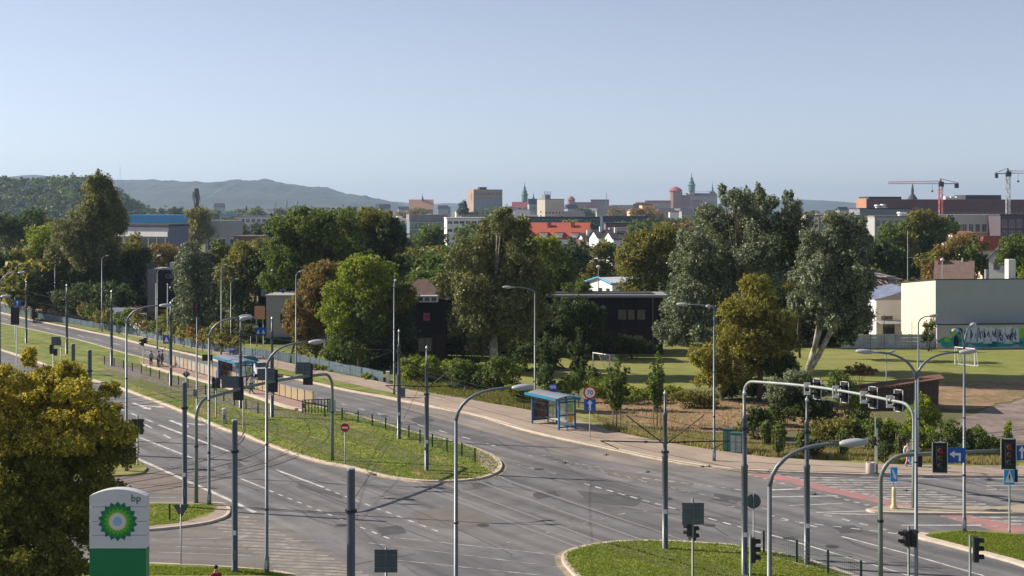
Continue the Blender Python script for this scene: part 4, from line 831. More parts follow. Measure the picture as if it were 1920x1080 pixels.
class Bld:
    """corner seen at pixel column xc, distance Y; right wall runs to column xr, left wall back to column xl; yaw th degrees"""
    def __init__(s, name, label, cat, xc, Y, xr, xl, ytop, th=20, H_=None, base=0.0, depth=None, group=None, D=None):
        th = R(th); s.th = th; cx = (xc - 960) * Y / F
        def ln(px, d):
            a = (px - 960) / F; q = d[0] - a * d[1]; return abs((a * Y - cx) / q) if abs(q) > 1e-6 else 10
        s.L = ln(xr, (math.cos(th), math.sin(th))); s.D = D or (ln(xl, (-math.sin(th), math.cos(th))) if xl is not None else (depth or 12))
        s.H = (H - (ytop - HY) * Y / F) - base if H_ is None else H_
        s.o = thing(name, label, cat, (cx, Y, base), th, group)
    def part(s, name, mb, m, parent=None): return link(name, mb.mesh(name, m), parent or s.o)
    def walls(s, m, h=None): mb = MB(); mb.bx(0, s.L, 0, s.D, -.2 if s.o.location.z < .5 else 0, h or s.H); return s.part('wall', mb, m)
    def flat(s, m, t=.35, over=.15, z=None):
        mb = MB(); z = z or s.H; mb.bx(-over, s.L + over, -over, s.D + over, z, z + t); return s.part('roof', mb, m)
    def gable(s, m, rise, over=.4, axis='x', z=None, t=.18):
        z = z or s.H; L_, D_ = s.L, s.D; mb = MB()
        if axis == 'x': sec = [(-over, -over * rise / (D_ / 2)), (D_ / 2, rise), (D_ + over, -over * rise / (D_ / 2))]
        else: sec = [(-over, -over * rise / (L_ / 2)), (L_ / 2, rise), (L_ + over, -over * rise / (L_ / 2))]
        a, b, c_ = sec
        pts = [a, b, c_, (c_[0], c_[1] + t), (b[0], b[1] + t), (a[0], a[1] + t)]
        if axis == 'x':
            vs = [(-over, p[0], z + p[1]) for p in pts] + [(L_ + over, p[0], z + p[1]) for p in pts]
        else: vs = [(p[0], -over, z + p[1]) for p in pts] + [(p[0], D_ + over, z + p[1]) for p in pts]
        mb.add(vs, [(0, 1, 4, 5), (1, 2, 3, 4), (7, 6, 11, 10), (8, 7, 10, 9), (0, 5, 11, 6), (2, 8, 9, 3), (5, 4, 10, 11), (4, 3, 9, 10), (0, 6, 7, 1), (1, 7, 8, 2)])
        r = s.part('roof', mb, m)
        g_ = MB()
        if axis == 'x': g_.add([(0.01, 0, z), (0.01, D_, z), (0.01, D_ / 2, z + rise - .02)], [(0, 2, 1)]); s.part('gable_wall', g_, s.gm if hasattr(s, 'gm') else m); g_ = MB(); g_.add([(L_ - .01, 0, z), (L_ - .01, D_, z), (L_ - .01, D_ / 2, z + rise - .02)], [(0, 1, 2)])
        else: g_.add([(0, .01, z), (L_, .01, z), (L_ / 2, .01, z + rise - .02)], [(0, 1, 2)]); s.part('gable_wall', g_, s.gm if hasattr(s, 'gm') else m); g_ = MB(); g_.add([(0, D_ - .01, z), (L_, D_ - .01, z), (L_ / 2, D_ - .01, z + rise - .02)], [(0, 2, 1)])
        s.part('gable_wall', g_, s.gm if hasattr(s, 'gm') else m); return r
    def hip(s, m, rise, over=.5, z=None):
        z = z or s.H; k = min(s.L, s.D) / 2; mb = MB(); o = over
        if s.L >= s.D: a, b = (k, s.D / 2, z + rise), (s.L - k, s.D / 2, z + rise)
        else: a, b = (s.L / 2, k, z + rise), (s.L / 2, s.D - k, z + rise)
        c_ = [(-o, -o, z), (s.L + o, -o, z), (s.L + o, s.D + o, z), (-o, s.D + o, z)]
        if s.L >= s.D: fs = [(0, 1, 5, 4), (1, 2, 5), (2, 3, 4, 5), (3, 0, 4), (0, 3, 2, 1)]
        else: fs = [(0, 1, 4), (1, 2, 5, 4), (2, 3, 5), (3, 0, 4, 5), (0, 3, 2, 1)]
        mb.add(c_ + [a, b], fs); return s.part('roof', mb, m)
    def grid(s, face, n, rows, z0, zs, w_, h_, u0=None, u1=None, **k):
        Lx = s.L if face == 'f' else s.D; u0 = 0 if u0 is None else u0; u1 = Lx if u1 is None else u1; st = (u1 - u0) / n
        for r_ in range(rows):
            for i in range(n): window(s.o, face, u0 + st * (i + .5) - w_ / 2, z0 + r_ * zs, w_, h_, **k)
    def box(s, name, x0, x1, y0, y1, z0, z1, m, parent=None): mb = MB(); mb.bx(x0, x1, y0, y1, z0, z1); return s.part(name, mb, m, parent)
# cream hall with the shaded long wall
B = Bld('sports_hall', 'large windowless cream hall, sunlit end and shaded long side, behind the graffiti wall', 'building', 1754, 185, 2060, 1690, 525, 8)
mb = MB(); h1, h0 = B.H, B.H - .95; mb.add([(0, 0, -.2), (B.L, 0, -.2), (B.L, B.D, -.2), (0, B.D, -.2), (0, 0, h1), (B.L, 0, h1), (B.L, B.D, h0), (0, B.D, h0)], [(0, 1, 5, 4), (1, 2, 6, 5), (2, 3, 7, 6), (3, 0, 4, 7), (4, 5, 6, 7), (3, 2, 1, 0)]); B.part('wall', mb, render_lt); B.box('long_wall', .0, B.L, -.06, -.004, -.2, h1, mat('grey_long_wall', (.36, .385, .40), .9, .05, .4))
mb = MB(); mb.add([(-.12, -.12, h1 + .01), (B.L, -.12, h1 + .01), (B.L, B.D + .12, h0 + .01), (-.12, B.D + .12, h0 + .01), (-.12, -.12, h1 + .13), (B.L, -.12, h1 + .13), (B.L, B.D + .12, h0 + .13), (-.12, B.D + .12, h0 + .13)], [(0, 1, 5, 4), (1, 2, 6, 5), (2, 3, 7, 6), (3, 0, 4, 7), (4, 5, 6, 7), (3, 2, 1, 0)]); B.part('roof_edge', mb, slate)
B.box('chimney', 10.6, 11.6, 1, 2, B.H - .3, B.H + 2.6, render_w)
B.box('vent', 7.2, 7.5, .6, .9, B.H, B.H + 1.3, steel_lt)
mb = MB(); mb.tube([(-.0, -.25, 2.6), (0, -.25, 8.6)], .07, 6)
# graffiti wall
t = thing('graffiti_wall', 'low wall with a white, teal and green graffiti mural below the cream hall', 'wall', (P(1757, 600, 183).x, 183, 0), R(6))
mb = MB(); mb.bx(0, 22, 0, .3, -.1, 3.05); gw = link('wall', mb.mesh('wall', mat('grey_wall_paint', (.42, .42, .42), .9, .1, .6)), t)
mb = MB(); mb.bx(-.05, 22.05, -.06, .36, 3.05, 3.2); link('coping', mb.mesh('coping', slate), t)
gr = random.Random(5)
def blob(cx, cz, rx, rz, m, y, nm, k=11, j=.3):
    pts = []
    for i in range(k):
        a = 2 * math.pi * i / k; q = 1 + gr.uniform(-j, j); pts.append((cx + rx * q * math.cos(a), min(2.95, max(.12, cz + rz * q * math.sin(a)))))
    mb = MB(); mb.add([(p[0], y, p[1]) for p in pts], [tuple(range(k))]); link(nm, mb.mesh(nm, m), t)
teal = mat('teal_spray_paint', (.03, .28, .28), .8, .2, 1); lime = mat('lime_spray_paint', (.22, .45, .06), .8, .2, 1); ice = mat('pale_spray_paint', (.50, .56, .66), .8, .15, 1.5); ink = mat('dark_spray_paint', (.015, .02, .05), .8, .2, 1); violet = mat('blue_spray_paint', (.12, .16, .38), .8, .2, 1)
for cx, cz, rx, rz in [(1.3, .8, 1.1, .6), (3.4, .7, 1.2, .6), (6.3, .6, 2, .6), (9.2, .7, 2, .6), (12, .8, 1.6, .8), (14, 1, 1.2, .9), (3.0, 1.7, .8, .9), (13, 1.9, .9, .8)]: blob(cx, cz, rx, rz, teal, -.004, 'mural_paint')
for cx, cz, rx, rz in [(2.1, 2.1, .55, .5), (1.4, 1.2, .4, .4), (11.6, 1.9, .9, .8), (12.3, 1.4, .6, .5)]: blob(cx, cz, rx, rz, lime, -.008, 'mural_paint')
blob(2.6, .9, .35, .9, ink, -.010, 'mural_paint', 8, .15); blob(3.2, 2.2, .3, .5, ink, -.010, 'mural_paint', 6, .15)
for i in range(8):
    x = 4.0 + i * .93; hh_ = gr.uniform(.95, 1.1)
    mb = MB(); sk = gr.uniform(-.25, .25)
    o_ = [(x - .62, .75 + gr.uniform(-.2, .2)), (x + .55, .7 + gr.uniform(-.2, .2)), (x + .62 + sk, 2.6 + gr.uniform(-.15, .25)), (x + .1 + sk, 2.5 + gr.uniform(0, .35)), (x - .45 + sk, 2.6 + gr.uniform(-.1, .3))]
    mb.add([(p[0], -.012, p[1]) for p in o_], [tuple(range(5))]); link('mural_letter', mb.mesh('mural_letter', ice), t)
    for q in range(5):
        a0 = (x + gr.uniform(-.4, .3), gr.uniform(.9, 1.8)); a1 = (a0[0] + gr.uniform(-.35, .35), a0[1] + gr.uniform(.4, .95)); d = Vector((a1[0] - a0[0], a1[1] - a0[1])).normalized() * gr.uniform(.05, .12)
        mb = MB(); mb.add([(a0[0] - d.y, -.016 - q * .003, a0[1] + d.x), (a0[0] + d.y, -.016 - q * .003, a0[1] - d.x), (a1[0] + d.y * .4, -.016 - q * .003, min(2.9, a1[1])), (a1[0] - d.y * .4, -.016 - q * .003, min(2.9, a1[1]))], [(0, 1, 2, 3)])
        link('mural_stroke', mb.mesh('mural_stroke', gr.choice([ink, ink, violet])), t)
# white concrete panel wall
t = thing('panel_wall', 'white painted concrete panel wall between the leaning poplar and the cream hall', 'wall', (P(1578, 652, 184).x, 184, 0), 0)
pm = mat('white_concrete', (.52, .54, .56), .9, .12, .8, .2, 6, col2=(.36, .38, .40), c2scale=.6); Lw = (1757 - 1578) * 184 / F; npan = 7; pw = Lw / npan
for i in range(npan):
    for j in range(4):
        mb = MB(); mb.bx(i * pw + .09, (i + 1) * pw - .09, 0, .08, j * .45 + .01, j * .45 + .44); link('panel', mb.mesh('panel', pm), t)
for i in range(npan + 1): mb = MB(); mb.bx(i * pw - .08, i * pw + .08, -.05, .13, -.1, 1.86); link('post', mb.mesh('post', pm), t)
# small white sheds between
B = Bld('workshop', 'white workshop with a blue-grey metal roof left of the cream hall', 'building', 1643, 198, 1692, 1612, 563, 10)
B.walls(render_w); mb = MB(); mb.add([(-.3, -.2, B.H), (B.L + 1, -.2, B.H + 1.3), (B.L + 1, B.D, B.H + 1.9), (-.3, B.D, B.H + 1.0), (-.3, -.2, B.H + .1), (B.L + 1, -.2, B.H + 1.4), (B.L + 1, B.D, B.H + 2.0), (-.3, B.D, B.H + 1.1)], [(0, 1, 5, 4), (1, 2, 6, 5), (2, 3, 7, 6), (3, 0, 4, 7), (4, 5, 6, 7), (3, 2, 1, 0)]); B.part('roof', mb, mat('blue_metal_roof', (.24, .28, .40), .5, .25, 1.2, metal=.3))
mb = MB(); mb.add([(0, .02, B.H), (B.L, .02, B.H), (B.L, .02, B.H + 1.3)], [(0, 1, 2)]); B.part('gable_wall', mb, render_g)
window(B.o, 'l', .9, .9, 1.2, 1.6, rows=2); window(B.o, 'l', 2.6, .9, 1.0, 1.6, rows=2); window(B.o, 'f', .8, 2.6, 1.6, .5, frame_d); window(B.o, 'f', 1.0, .6, 1.7, 1.3, frame_d)
mb = MB(); mb.box((B.L / 2, -1.0, 2.35), (B.L + .4, 2.2, .1), 0, R(8)); B.part('canopy', mb, steel_lt)
B = Bld('house', 'plain brownish-walled house with a shallow dark roof above the workshop', 'house', 1666, 235, 1680, 1560, 518, 30); B.gm = render_g
B.walls(mat('taupe_render', (.34, .27, .25), .9, .08, .5)); mb = MB(); mb.add([(-.8, -.8, B.H - .5), (B.L + .8, -.8, B.H - .7), (B.L + .8, B.D + .5, B.H + 1.6), (-.8, B.D + .5, B.H + 1.8), (-.8, -.8, B.H - .3), (B.L + .8, -.8, B.H - .5), (B.L + .8, B.D + .5, B.H + 1.8), (-.8, B.D + .5, B.H + 2.0)], [(0, 1, 5, 4), (1, 2, 6, 5), (2, 3, 7, 6), (3, 0, 4, 7), (4, 5, 6, 7), (3, 2, 1, 0)]); B.part('roof', mb, roofgrey)
# barn with brown roof above the hall
B = Bld('house', 'grey-brown tiled gable roof with a brick chimney just above the cream hall', 'house', 1755, 235, 1822, None, 522, -19, depth=7); B.gm = render_lt
B.walls(render_g); B.gable(tile_br, 2.7); B.box('chimney', .2, 1.1, 2.6, 3.5, B.H + .8, B.H + 3.4, brickred)
B.box('vent', 3.9, 4.2, 3.2, 3.5, B.H + 2.5, B.H + 3.3, render_w)
B = Bld('house', 'white gabled house with a dark roof at the right edge', 'house', 1854, 250, 1903, None, 484, -19, depth=9); B.gm = render_w
B.walls(render_w); B.gable(slate, 2.3, axis='y'); window(B.o, 'f', .8, B.H - 2.0, 1.0, 1.4, mat('blue_frame', (.03, .07, .25))); window(B.o, 'f', 2.9, B.H - 1.6, 1.2, 1.0, frame_d)
mb = MB(); mb.bx(2.6, 4.4, -1.0, 0, B.H - 1.9, B.H - 1.75); [mb.bx(2.6 + q * .3, 2.63 + q * .3, -1.0, -.97, B.H - 1.75, B.H - .9) for q in range(7)]; B.part('balcony', mb, slate)
B.box('chimney', 3.0, 3.7, 4, 4.7, B.H + 1.4, B.H + 2.9, slate)
B = Bld('house', 'house with a hipped red tiled roof behind the white gabled house', 'house', 1842, 330, 1892, 1828, 470, 20); B.walls(render_lt); B.hip(tile_red, 3.4); B.box('dormer', 2, 3.6, 1.2, 3, B.H + 1, B.H + 2.6, tile_red)
B = Bld('house', 'small house with a low orange roof at the left of the red hipped roof', 'house', 1800, 400, 1838, None, 455, 10, depth=12); B.gm = render_lt; B.walls(render_lt); B.gable(tile_or, 3)
# rusty shed in the bushes
t = thing('shed', 'long low shed with weathered dark boards and a rusty roof edge among the bushes', 'shed', (P(1600, 716, 128).x, 128, 0), R(-12))
sb = mat('weathered_boards', (.085, .065, .055), .95, .3, 2.5, .4, 12); Ls = 7.4
for i in range(18):
    x0 = i * Ls / 18; x1 = x0 + Ls / 18 - .03; zt = 1.5 + 1.3 * (x0 + x1) / 2 / Ls; mb = MB(); mb.bx(x0, x1, -.02 - .02 * (i % 2), .04, -.05, zt); link('board', mb.mesh('board', sb), t)
mb = MB(); mb.bx(.02, Ls - .02, .06, 4.5, -.1, 1.45); mb.add([(0, .06, 1.45), (Ls, .06, 1.45), (Ls, .06, 2.7)], [(0, 1, 2)]); link('wall', mb.mesh('wall', sb), t)
mb = MB(); mb.add([(-.2, -.25, 1.52), (Ls + .5, -.25, 2.9), (Ls + .5, 4.8, 2.7), (-.2, 4.8, 1.4), (-.2, -.25, 1.62), (Ls + .5, -.25, 3.0), (Ls + .5, 4.8, 2.8), (-.2, 4.8, 1.5)], [(0, 1, 5, 4), (1, 2, 6, 5), (2, 3, 7, 6), (3, 0, 4, 7), (4, 5, 6, 7), (3, 2, 1, 0)]); link('roof', mb.mesh('roof', mat('rusty_roof', (.14, .07, .045), .9, .35, 2, .4, 8)), t)
# black two-storey flat-roofed building
B = Bld('office_building', 'long black two-storey flat-roofed building behind the central poplars', 'building', 762, 177, 1243, None, 557, 0, depth=6)
B.walls(wallb); B.box('plinth_wall', .0, B.L, -.06, 0, 0, 3.2, maroon)
mb = MB(); mb.bx(-.6, B.L + .6, -.9, B.D + .6, B.H, B.H + .30); B.part('roof', mb, mat('pale_fascia', (.27, .27, .27), .8, .1, .6)); B.box('roof_deck', 1, B.L - 1, .5, B.D, B.H + .30, B.H + .42, slate)
for q in range(16): B.box('cladding_joint', 1 + q * 2.0, 1.05 + q * 2.0, -.03, 0, 3.25, B.H - .05, slate)
for q in (4.2, 13.1, 22.4, 30.6): B.box('downpipe', q, q + .12, -.2, -.08, 0, B.H, steel)
pc = mat('beige_blind', (.20, .165, .11), .8, .2, 2)
def pxu(px): return (px - 962) * 177 / F + (960 - 762) * 177 / F
for (x0, x1, y0, y1) in [(1160, 1177, 580, 600), (1179, 1192, 580, 600), (1196, 1212, 580, 600), (1160, 1184, 628, 650), (1190, 1208, 628, 652), (1040, 1052, 630, 652), (1120, 1132, 628, 650), (830, 846, 585, 602), (1030, 1046, 585, 604), (1080, 1096, 585, 604)]:
    z1_, z0_ = H - (y0 - HY) * 177 / F, H - (y1 - HY) * 177 / F; o = window(B.o, 'f', pxu(x0), z0_, (x1 - x0) * 177 / F, z1_ - z0_, frame_d, pc if x0 > 1150 else winglass)
    o.location.y = -.09
B = Bld('annex_building', 'dark building with a pink window under the brown roof left of the central poplar', 'building', 742, 170, 836, None, 566, 0, depth=6, D=5)
B.walls(wallb); B.box('plinth_wall', 0, B.L, -.05, 0, 0, 3.0, maroon)
def pxa(px): return (px - 742) * 170 / F
for (x0, x1, y0, y1, m_) in [(793, 807, 586, 602, mat('pink_poster', (.45, .09, .16), .7, .4, 3)), (783, 811, 632, 660, mat('curtain', (.20, .19, .18), .8, .3, 4)), (768, 778, 635, 655, winglass)]:
    z1_, z0_ = H - (y0 - HY) * 170 / F, H - (y1 - HY) * 170 / F; o = window(B.o, 'f', pxa(x0), z0_, (x1 - x0) * 170 / F, z1_ - z0_, frame_d, m_); o.location.y = -.08
B.gm = wallb
mb = MB(); mb.bx(2.4, 5.1, -.8, 0, B.H - .0, B.H + .8); B.part('dormer', mb, render_w)
for q in range(3): window(B.o, 'f', 2.7 + q * .8, B.H + .12, .6, .55).location.y = -.83
B.hip(tile_br, 2.3, z=B.H + .3)
# white hut behind
B = Bld('site_hut', 'white hut with a shallow gable and blue roof trim above the flat roof', 'hut', 1148, 222, 1218, 1102, 532, 28, base=0); B.gm = render_w
B.walls(render_w); mb = MB()
z_ = B.H; D_ = B.D; Lh = B.L
mb.add([(-.3, -.3, z_), (-.3, D_ / 2, z_ + .85), (-.3, D_ + .3, z_), (Lh, -.3, z_), (Lh, D_ / 2, z_ + .85), (Lh, D_ + .3, z_)], [(0, 1, 4, 3), (1, 2, 5, 4)]); B.part('roof', mb, mat('pale_metal_roof', (.55, .58, .62), .6, .1, 1))
mb = MB(); mb.tube([(-.35, -.35, z_), (-.35, D_ / 2, z_ + .88), (-.35, D_ + .35, z_)], .16, 6); mb.tube([(-.35, -.35, z_), (Lh, -.35, z_)], .14, 6); B.part('roof_trim', mb, mat('blue_trim', (.06, .30, .50), .6))
mb = MB(); mb.add([(0, 0, z_), (0, D_, z_), (0, D_ / 2, z_ + .85)], [(0, 2, 1)]); B.part('gable_wall', mb, render_w)
for u_ in (.8, 3.0): window(B.o, 'l', u_, z_ - 2.0, .9, 1.2, frame_d)
for u_ in (2.0, 4.5): window(B.o, 'f', u_, z_ - 2.2, .9, 1.4, frame_d)
# dark sign building left
B = Bld('showroom', 'dark building with pale lettering and a grey side wall behind the flagpoles', 'building', 293, 238, 372, None, 506, 0, depth=10)
B.walls(mat('navy_cladding', (.018, .022, .032), .6, .15, .5)); B.box('side_wall', -1.4, -.02, -.3, 9, -.1, B.H + .1, render_g); B.box('roof_box', 2.0, 5.2, 1, 3, B.H, B.H + 1.2, render_w); B.box('plant_unit', 3.4, 4.3, .4, 1.6, B.H + 1.2, B.H + 2.6, steel_lt)
def text(txt, size, m, parent, loc, rot=(R(90), 0, 0), ext=.01, name='lettering', align='CENTER'):
    c = bpy.data.curves.new(name, 'FONT'); c.body = txt; c.size = size; c.extrude = ext; c.align_x = align; c.resolution_u = 2; c.materials.append(m)
    o = bpy.data.objects.new(name, c); me = bpy.data.meshes.new_from_object(o); bpy.data.objects.remove(o); o = link(name, me, parent, loc); o.rotation_euler = rot; return o
text('CERTH', .95, mat('pale_letter', (.4, .42, .45), .6), B.o, (3.0, -.05, B.H - 1.4))
B = Bld('house', 'steep-gabled grey house left of the dark sign building', 'house', 253, 245, 278, None, 530, 0, depth=8); B.gm = render_g
B.walls(render_g); B.gable(slate, 3.2, axis='y', over=.5); window(B.o, 'f', .9, .8, 1.2, 1.8, frame_d)
# dark building with white windows + grey wing + orange billboard
B = Bld('office_building', 'dark building with white blind windows behind the brown autumn tree', 'building', 484, 205, 590, None, 515, 0, depth=10)
B.walls(wallb); B.flat(mat('pale_roof_edge', (.42, .40, .40), .8), .5)
for q, x_ in enumerate((.3, 1.7, 3.0)): window(B.o, 'f', x_, B.H - 3.2, 1.15, 1.25, frame_d, mat('white_blind', (.42, .48, .50), .7), 1)
B = Bld('annex_building', 'plain grey low building right of the orange billboard', 'building', 499, 190, 560, None, 556, 0, depth=9)
B.walls(render_g); B.flat(render_g, .2); window(B.o, 'f', 1.9, 2.8, .7, 1.2, frame_d); B.box('hedge_strip', 0, B.L, -.6, 0, 0, .9, mat('hedge_green', (.03, .045, .02), 1, .4, 4, 1, 10))
t = thing('billboard', 'orange patterned billboard beside the grey low building', 'billboard', (P(487, 620, 186).x, 186, 0)); mb = MB(); mb.bx(-.68, .68, -.05, .05, 3.6, 5.3); link('panel', mb.mesh('panel', mat('orange_poster', (.60, .30, .18), .8, .25, 6)), t)
mb = MB(); mb.tube([(-.4, .1, 0), (-.4, .1, 3.7)], .08, 6); mb.tube([(.4, .1, 0), (.4, .1, 3.7)], .08, 6); link('legs', mb.mesh('legs', steel), t)
# pinkish roof left edge
B = Bld('house', 'house with a pinkish-brown roof at the far left edge', 'house', -40, 300, 28, None, 515, 0, depth=10); B.gm = render_g; B.walls(render_g); B.gable(mat('pink_roof', (.26, .13, .13), .9, .1, .5), 3.6)
# bluish office block left
B = Bld('office_building', 'modern office block with a white band and dark glazing left of the orange tree', 'building', 316, 400, 338, 212, 424, 62)
B.L = 8.5; B.walls(mat('blue_grey_cladding', (.17, .18, .24), .8, .08, .3)); B.flat(slate, .5)
B.box('white_band', -.12, 0, .3, B.D - .3, B.H - 3.0, B.H - 1.6, render_w); B.box('glazing', -.10, 0, .3, B.D - .3, B.H - 7.2, B.H - 3.4, winglass)
for i in range(7): B.box('mullion', -.18, -.1, 1 + i * (B.D - 2) / 6, 1.12 + i * (B.D - 2) / 6, B.H - 7.2, B.H - 3.4, frame_w)
B.box('white_band', -.12, 0, .3, B.D - .3, B.H - 8.6, B.H - 7.4, render_w)
def longb(label, x0, x1, y0, Y, m, th=0, depth=20, roof=None, name='building', n=0, rows=1, wh=2.0, ww=2.2, wz=None, fr=None, gl=None, t=.5):
    b = Bld(name, label, 'building', x0, Y, x1, None, y0, th, depth=depth); b.walls(m)
    if roof: b.flat(roof, t, .2)
    if n: b.grid('f', n, rows, (b.H - wh - 1.0 - (rows - 1) * 3.4) if wz is None else wz, 3.4, ww, wh, fr=fr or frame_w, gl=gl)
    return b
bl = longb('long hall with a bright blue roof at the foot of the hills', 232, 353, 408, 760, mat('blue_white_cladding', (.30, .36, .42), .7), 0, 40); 
mb = MB(); mb.bx(-.5, bl.L + .5, -.5, 40, bl.H, bl.H + 1.4); bl.box('blue_fascia', -.4, bl.L + .4, -.49, -.1, bl.H - 2.6, bl.H - .01, mat('bright_blue_roof', (.03, .30, .68), .6, .1, .2)); bl.part('roof', mb, mat('bright_blue_roof', (.03, .30, .68), .6, .1, .2))
for i in range(24): bl.box('roof_rib', i * bl.L / 24, i * bl.L / 24 + .12, -.62, -.5, bl.H - .6, bl.H + 1.45, steel_lt)
longb('grey office with tall dark window bays right of the orange tree', 385, 448, 413, 520, render_g, 5, 14, None, n=3, rows=1, wh=4.5, ww=2.5, wz=2.8, fr=frame_w)
longb('pale low warehouse behind the grey office', 440, 560, 407, 800, render_w, 0, 30, roofgrey, n=12, wh=2, ww=2)
longb('blue-roofed low shed at the centre left', 412, 436, 404, 900, render_g, 0, 15, mat('bright_blue_roof', (.02, .17, .42)), t=1.0)
longb('house with a brown flat roof in front of the grey office', 440, 490, 455, 420, render_g, 0, 14, tile_br, t=2)
longb('green-glazed office under the church with the orange roof', 768, 838, 413, 640, mat('teal_cladding', (.16, .20, .24), .7), 8, 20, roofgrey, n=9, rows=1, wh=3.2, ww=1.5, gl=wingreen, t=2.6, fr=frame_w)
longb('white modern office with ribbon windows left of the central poplar', 838, 940, 410, 600, render_w, 6, 20, mat('white_fascia', (.6, .6, .58), .8), n=9, rows=2, wh=1.2, ww=2.1)
longb('pale beige upper block behind the white modern office', 865, 960, 405, 720, render_g, 0, 15, roofgrey)
longb('long dark glass building behind the red tiled roof', 975, 1135, 408, 760, mat('dark_blue_cladding', (.05, .075, .11), .4), 0, 20, slate, n=20, wh=2.6, ww=1.3, gl=winglass, fr=steel_lt)
longb('dark flat-roofed hall right of the red tiled roof', 1130, 1215, 407, 700, mat('dark_blue_cladding', (.05, .075, .11)), 0, 20, slate)
longb('purplish-brown block under the dark flat-roofed hall', 1136, 1206, 420, 600, mat('plum_cladding', (.16, .10, .11), .8), 0, 15, slate)
longb('small white house front below the plum block', 1144, 1178, 430, 540, render_lt, 0, 10, roofgrey)
# red tiled roof house
B = Bld('house', 'long house with a bright red tiled roof and dormers in the centre', 'house', 1096, 400, 1113, 985, 447, 72)
B.L = 10.5; B.gm = render_w; B.walls(render_w); B.gable(tile_red, 4.2, axis='y')
for i in range(4): B.box('dormer', -.4, 2.2, 2 + i * 4.6, 3.7 + i * 4.6, B.H + .2, B.H + 1.5, render_w); B.box('dormer_roof', -.7, 2.4, 1.8 + i * 4.6, 3.9 + i * 4.6, B.H + 1.5, B.H + 1.7, tile_red)
for i in range(2): B.box('chimney', 3.4, 4.2, 4 + i * 7, 4.9 + i * 7, B.H + 2.2, B.H + 4.4, brickred)
for i, (x, y, w_) in enumerate([(1098, 452, 30), (1122, 446, 34), (1150, 448, 30)]):
    B = Bld('house', ['dark-roofed white house with a small gable below the red roof', 'dark-roofed house with white chimneys right of the red roof', 'dark-roofed house half hidden by the olive tree'][i], 'house', x, 380 - i * 10, x + w_, None, y, 12, depth=9); B.gm = render_w
    B.walls(render_w); B.gable(slate, 1.9); B.box('chimney', 1.2, 1.8, 3, 3.6, B.H + 1, B.H + 2.9, render_w)
B = Bld('house', 'small house with a pinkish roof below the dark roofs', 'house', 1080, 350, 1098, None, 466, 0, depth=7); B.gm = render_w; B.walls(render_w); B.gable(mat('pink_roof', (.26, .13, .13)), 2)
# skyline: tower block
B = Bld('tower_block', 'wide brown tower block with blue glass front on the skyline', 'building', 888, 1500, 942, 876, 355, 22)
B.walls(mat('brown_cladding', (.36, .26, .20), .8, .08, .05)); hB = B.H
B.box('glass_front', 1, B.L - 1, -.3, 0, 4, hB - 9, mat('hazy_blue_glass', (.10, .17, .25), .2, .15, .05, spec=.8))
for i in range(8): B.box('mullion', 1 + i * (B.L - 2) / 7, 1.4 + i * (B.L - 2) / 7, -.5, -.3, 4, hB - 9, mat('brown_cladding', (.3, .2, .15)))
for i in range(10): window(B.o, 'f', 1.5 + i * (B.L - 3) / 10, hB - 6, 1.8, 2.4, frame_d)
B.box('roof_plant', 8, 16, 3, 9, hB, hB + 2.5, slate); window(B.o, 'l', 5, hB - 12, 1.5, 8, frame_d)
# church with orange roof and spire
def spire(par, x, y, z, w_, h_, m, steps=3, wall=None):
    mb = MB(); pr = [(w_ * .5, 0), (w_ * .5, h_ * .3), (w_ * .62, h_ * .33), (w_ * .4, h_ * .42), (w_ * .42, h_ * .5), (w_ * .2, h_ * .6), (w_ * .22, h_ * .68), (w_ * .08, h_ * .76), (.1, h_)]
    mb.lathe(pr, (x, y, z), 10); link('spire', mb.mesh('spire', m, smooth=False), par)
B = Bld('church', 'church with a pale orange roof and a dark slender spire on the skyline', 'church', 768, 1900, 812, None, 391, 4, depth=20); B.gm = brickred
B.walls(mat('church_brick', (.36, .22, .17), .9, .1, .05)); B.gable(mat('pale_orange_tiles', (.62, .33, .22), .9, .1, .05), 12, over=1); spire(B.o, B.L * .55, 10, B.H + 6, 4, 15, copper); spire(B.o, B.L + .5, 10, B.H + 2, 1, 9, copper)
B = Bld('church', 'red-roofed church with a green domed tower and small spire', 'church', 962, 2000, 1006, None, 388, 3, depth=18); B.gm = brickred
B.walls(mat('church_brick', (.36, .22, .17))); B.gable(mat('dull_red_tiles', (.34, .10, .09), .9, .1, .05), 7, over=1)
B.box('tower', B.L * .42, B.L * .62, 12, 18, 0, B.H + 10, brickred); spire(B.o, B.L * .52, 15, B.H + 8, 8.5, 28, copper); spire(B.o, B.L * .9, 12, B.H + 4, 3.5, 18, copper)
longb('white low wing under the red-roofed church', 966, 994, 393, 1600, render_w, 0, 10, roofgrey)
B = Bld('apartment_block', 'grey apartment block with a cream side wall and roof antennas', 'building', 1022, 1300, 1058, 1007, 374, 32)
B.walls(mat('pale_panel', (.50, .45, .38), .9, .1, .1)); B.flat(roofgrey, .6); B.box('roof_plant', 2, 8, 3, 8, B.H, B.H + 4.5, roofgrey)
for i in range(5): mb = MB(); mb.tube([(2 + i * 1.6, 4, B.H + 4), (2 + i * 1.6, 4, B.H + 7.5)], .25, 6); B.part('antenna', mb, steel)
B.grid('f', 6, 4, 3, 3.6, 1.6, 1.6, fr=frame_d)
for i in range(4): window(B.o, 'l', B.D * .45, 3 + i * 3.8, 1.6, 2.0, frame_d)
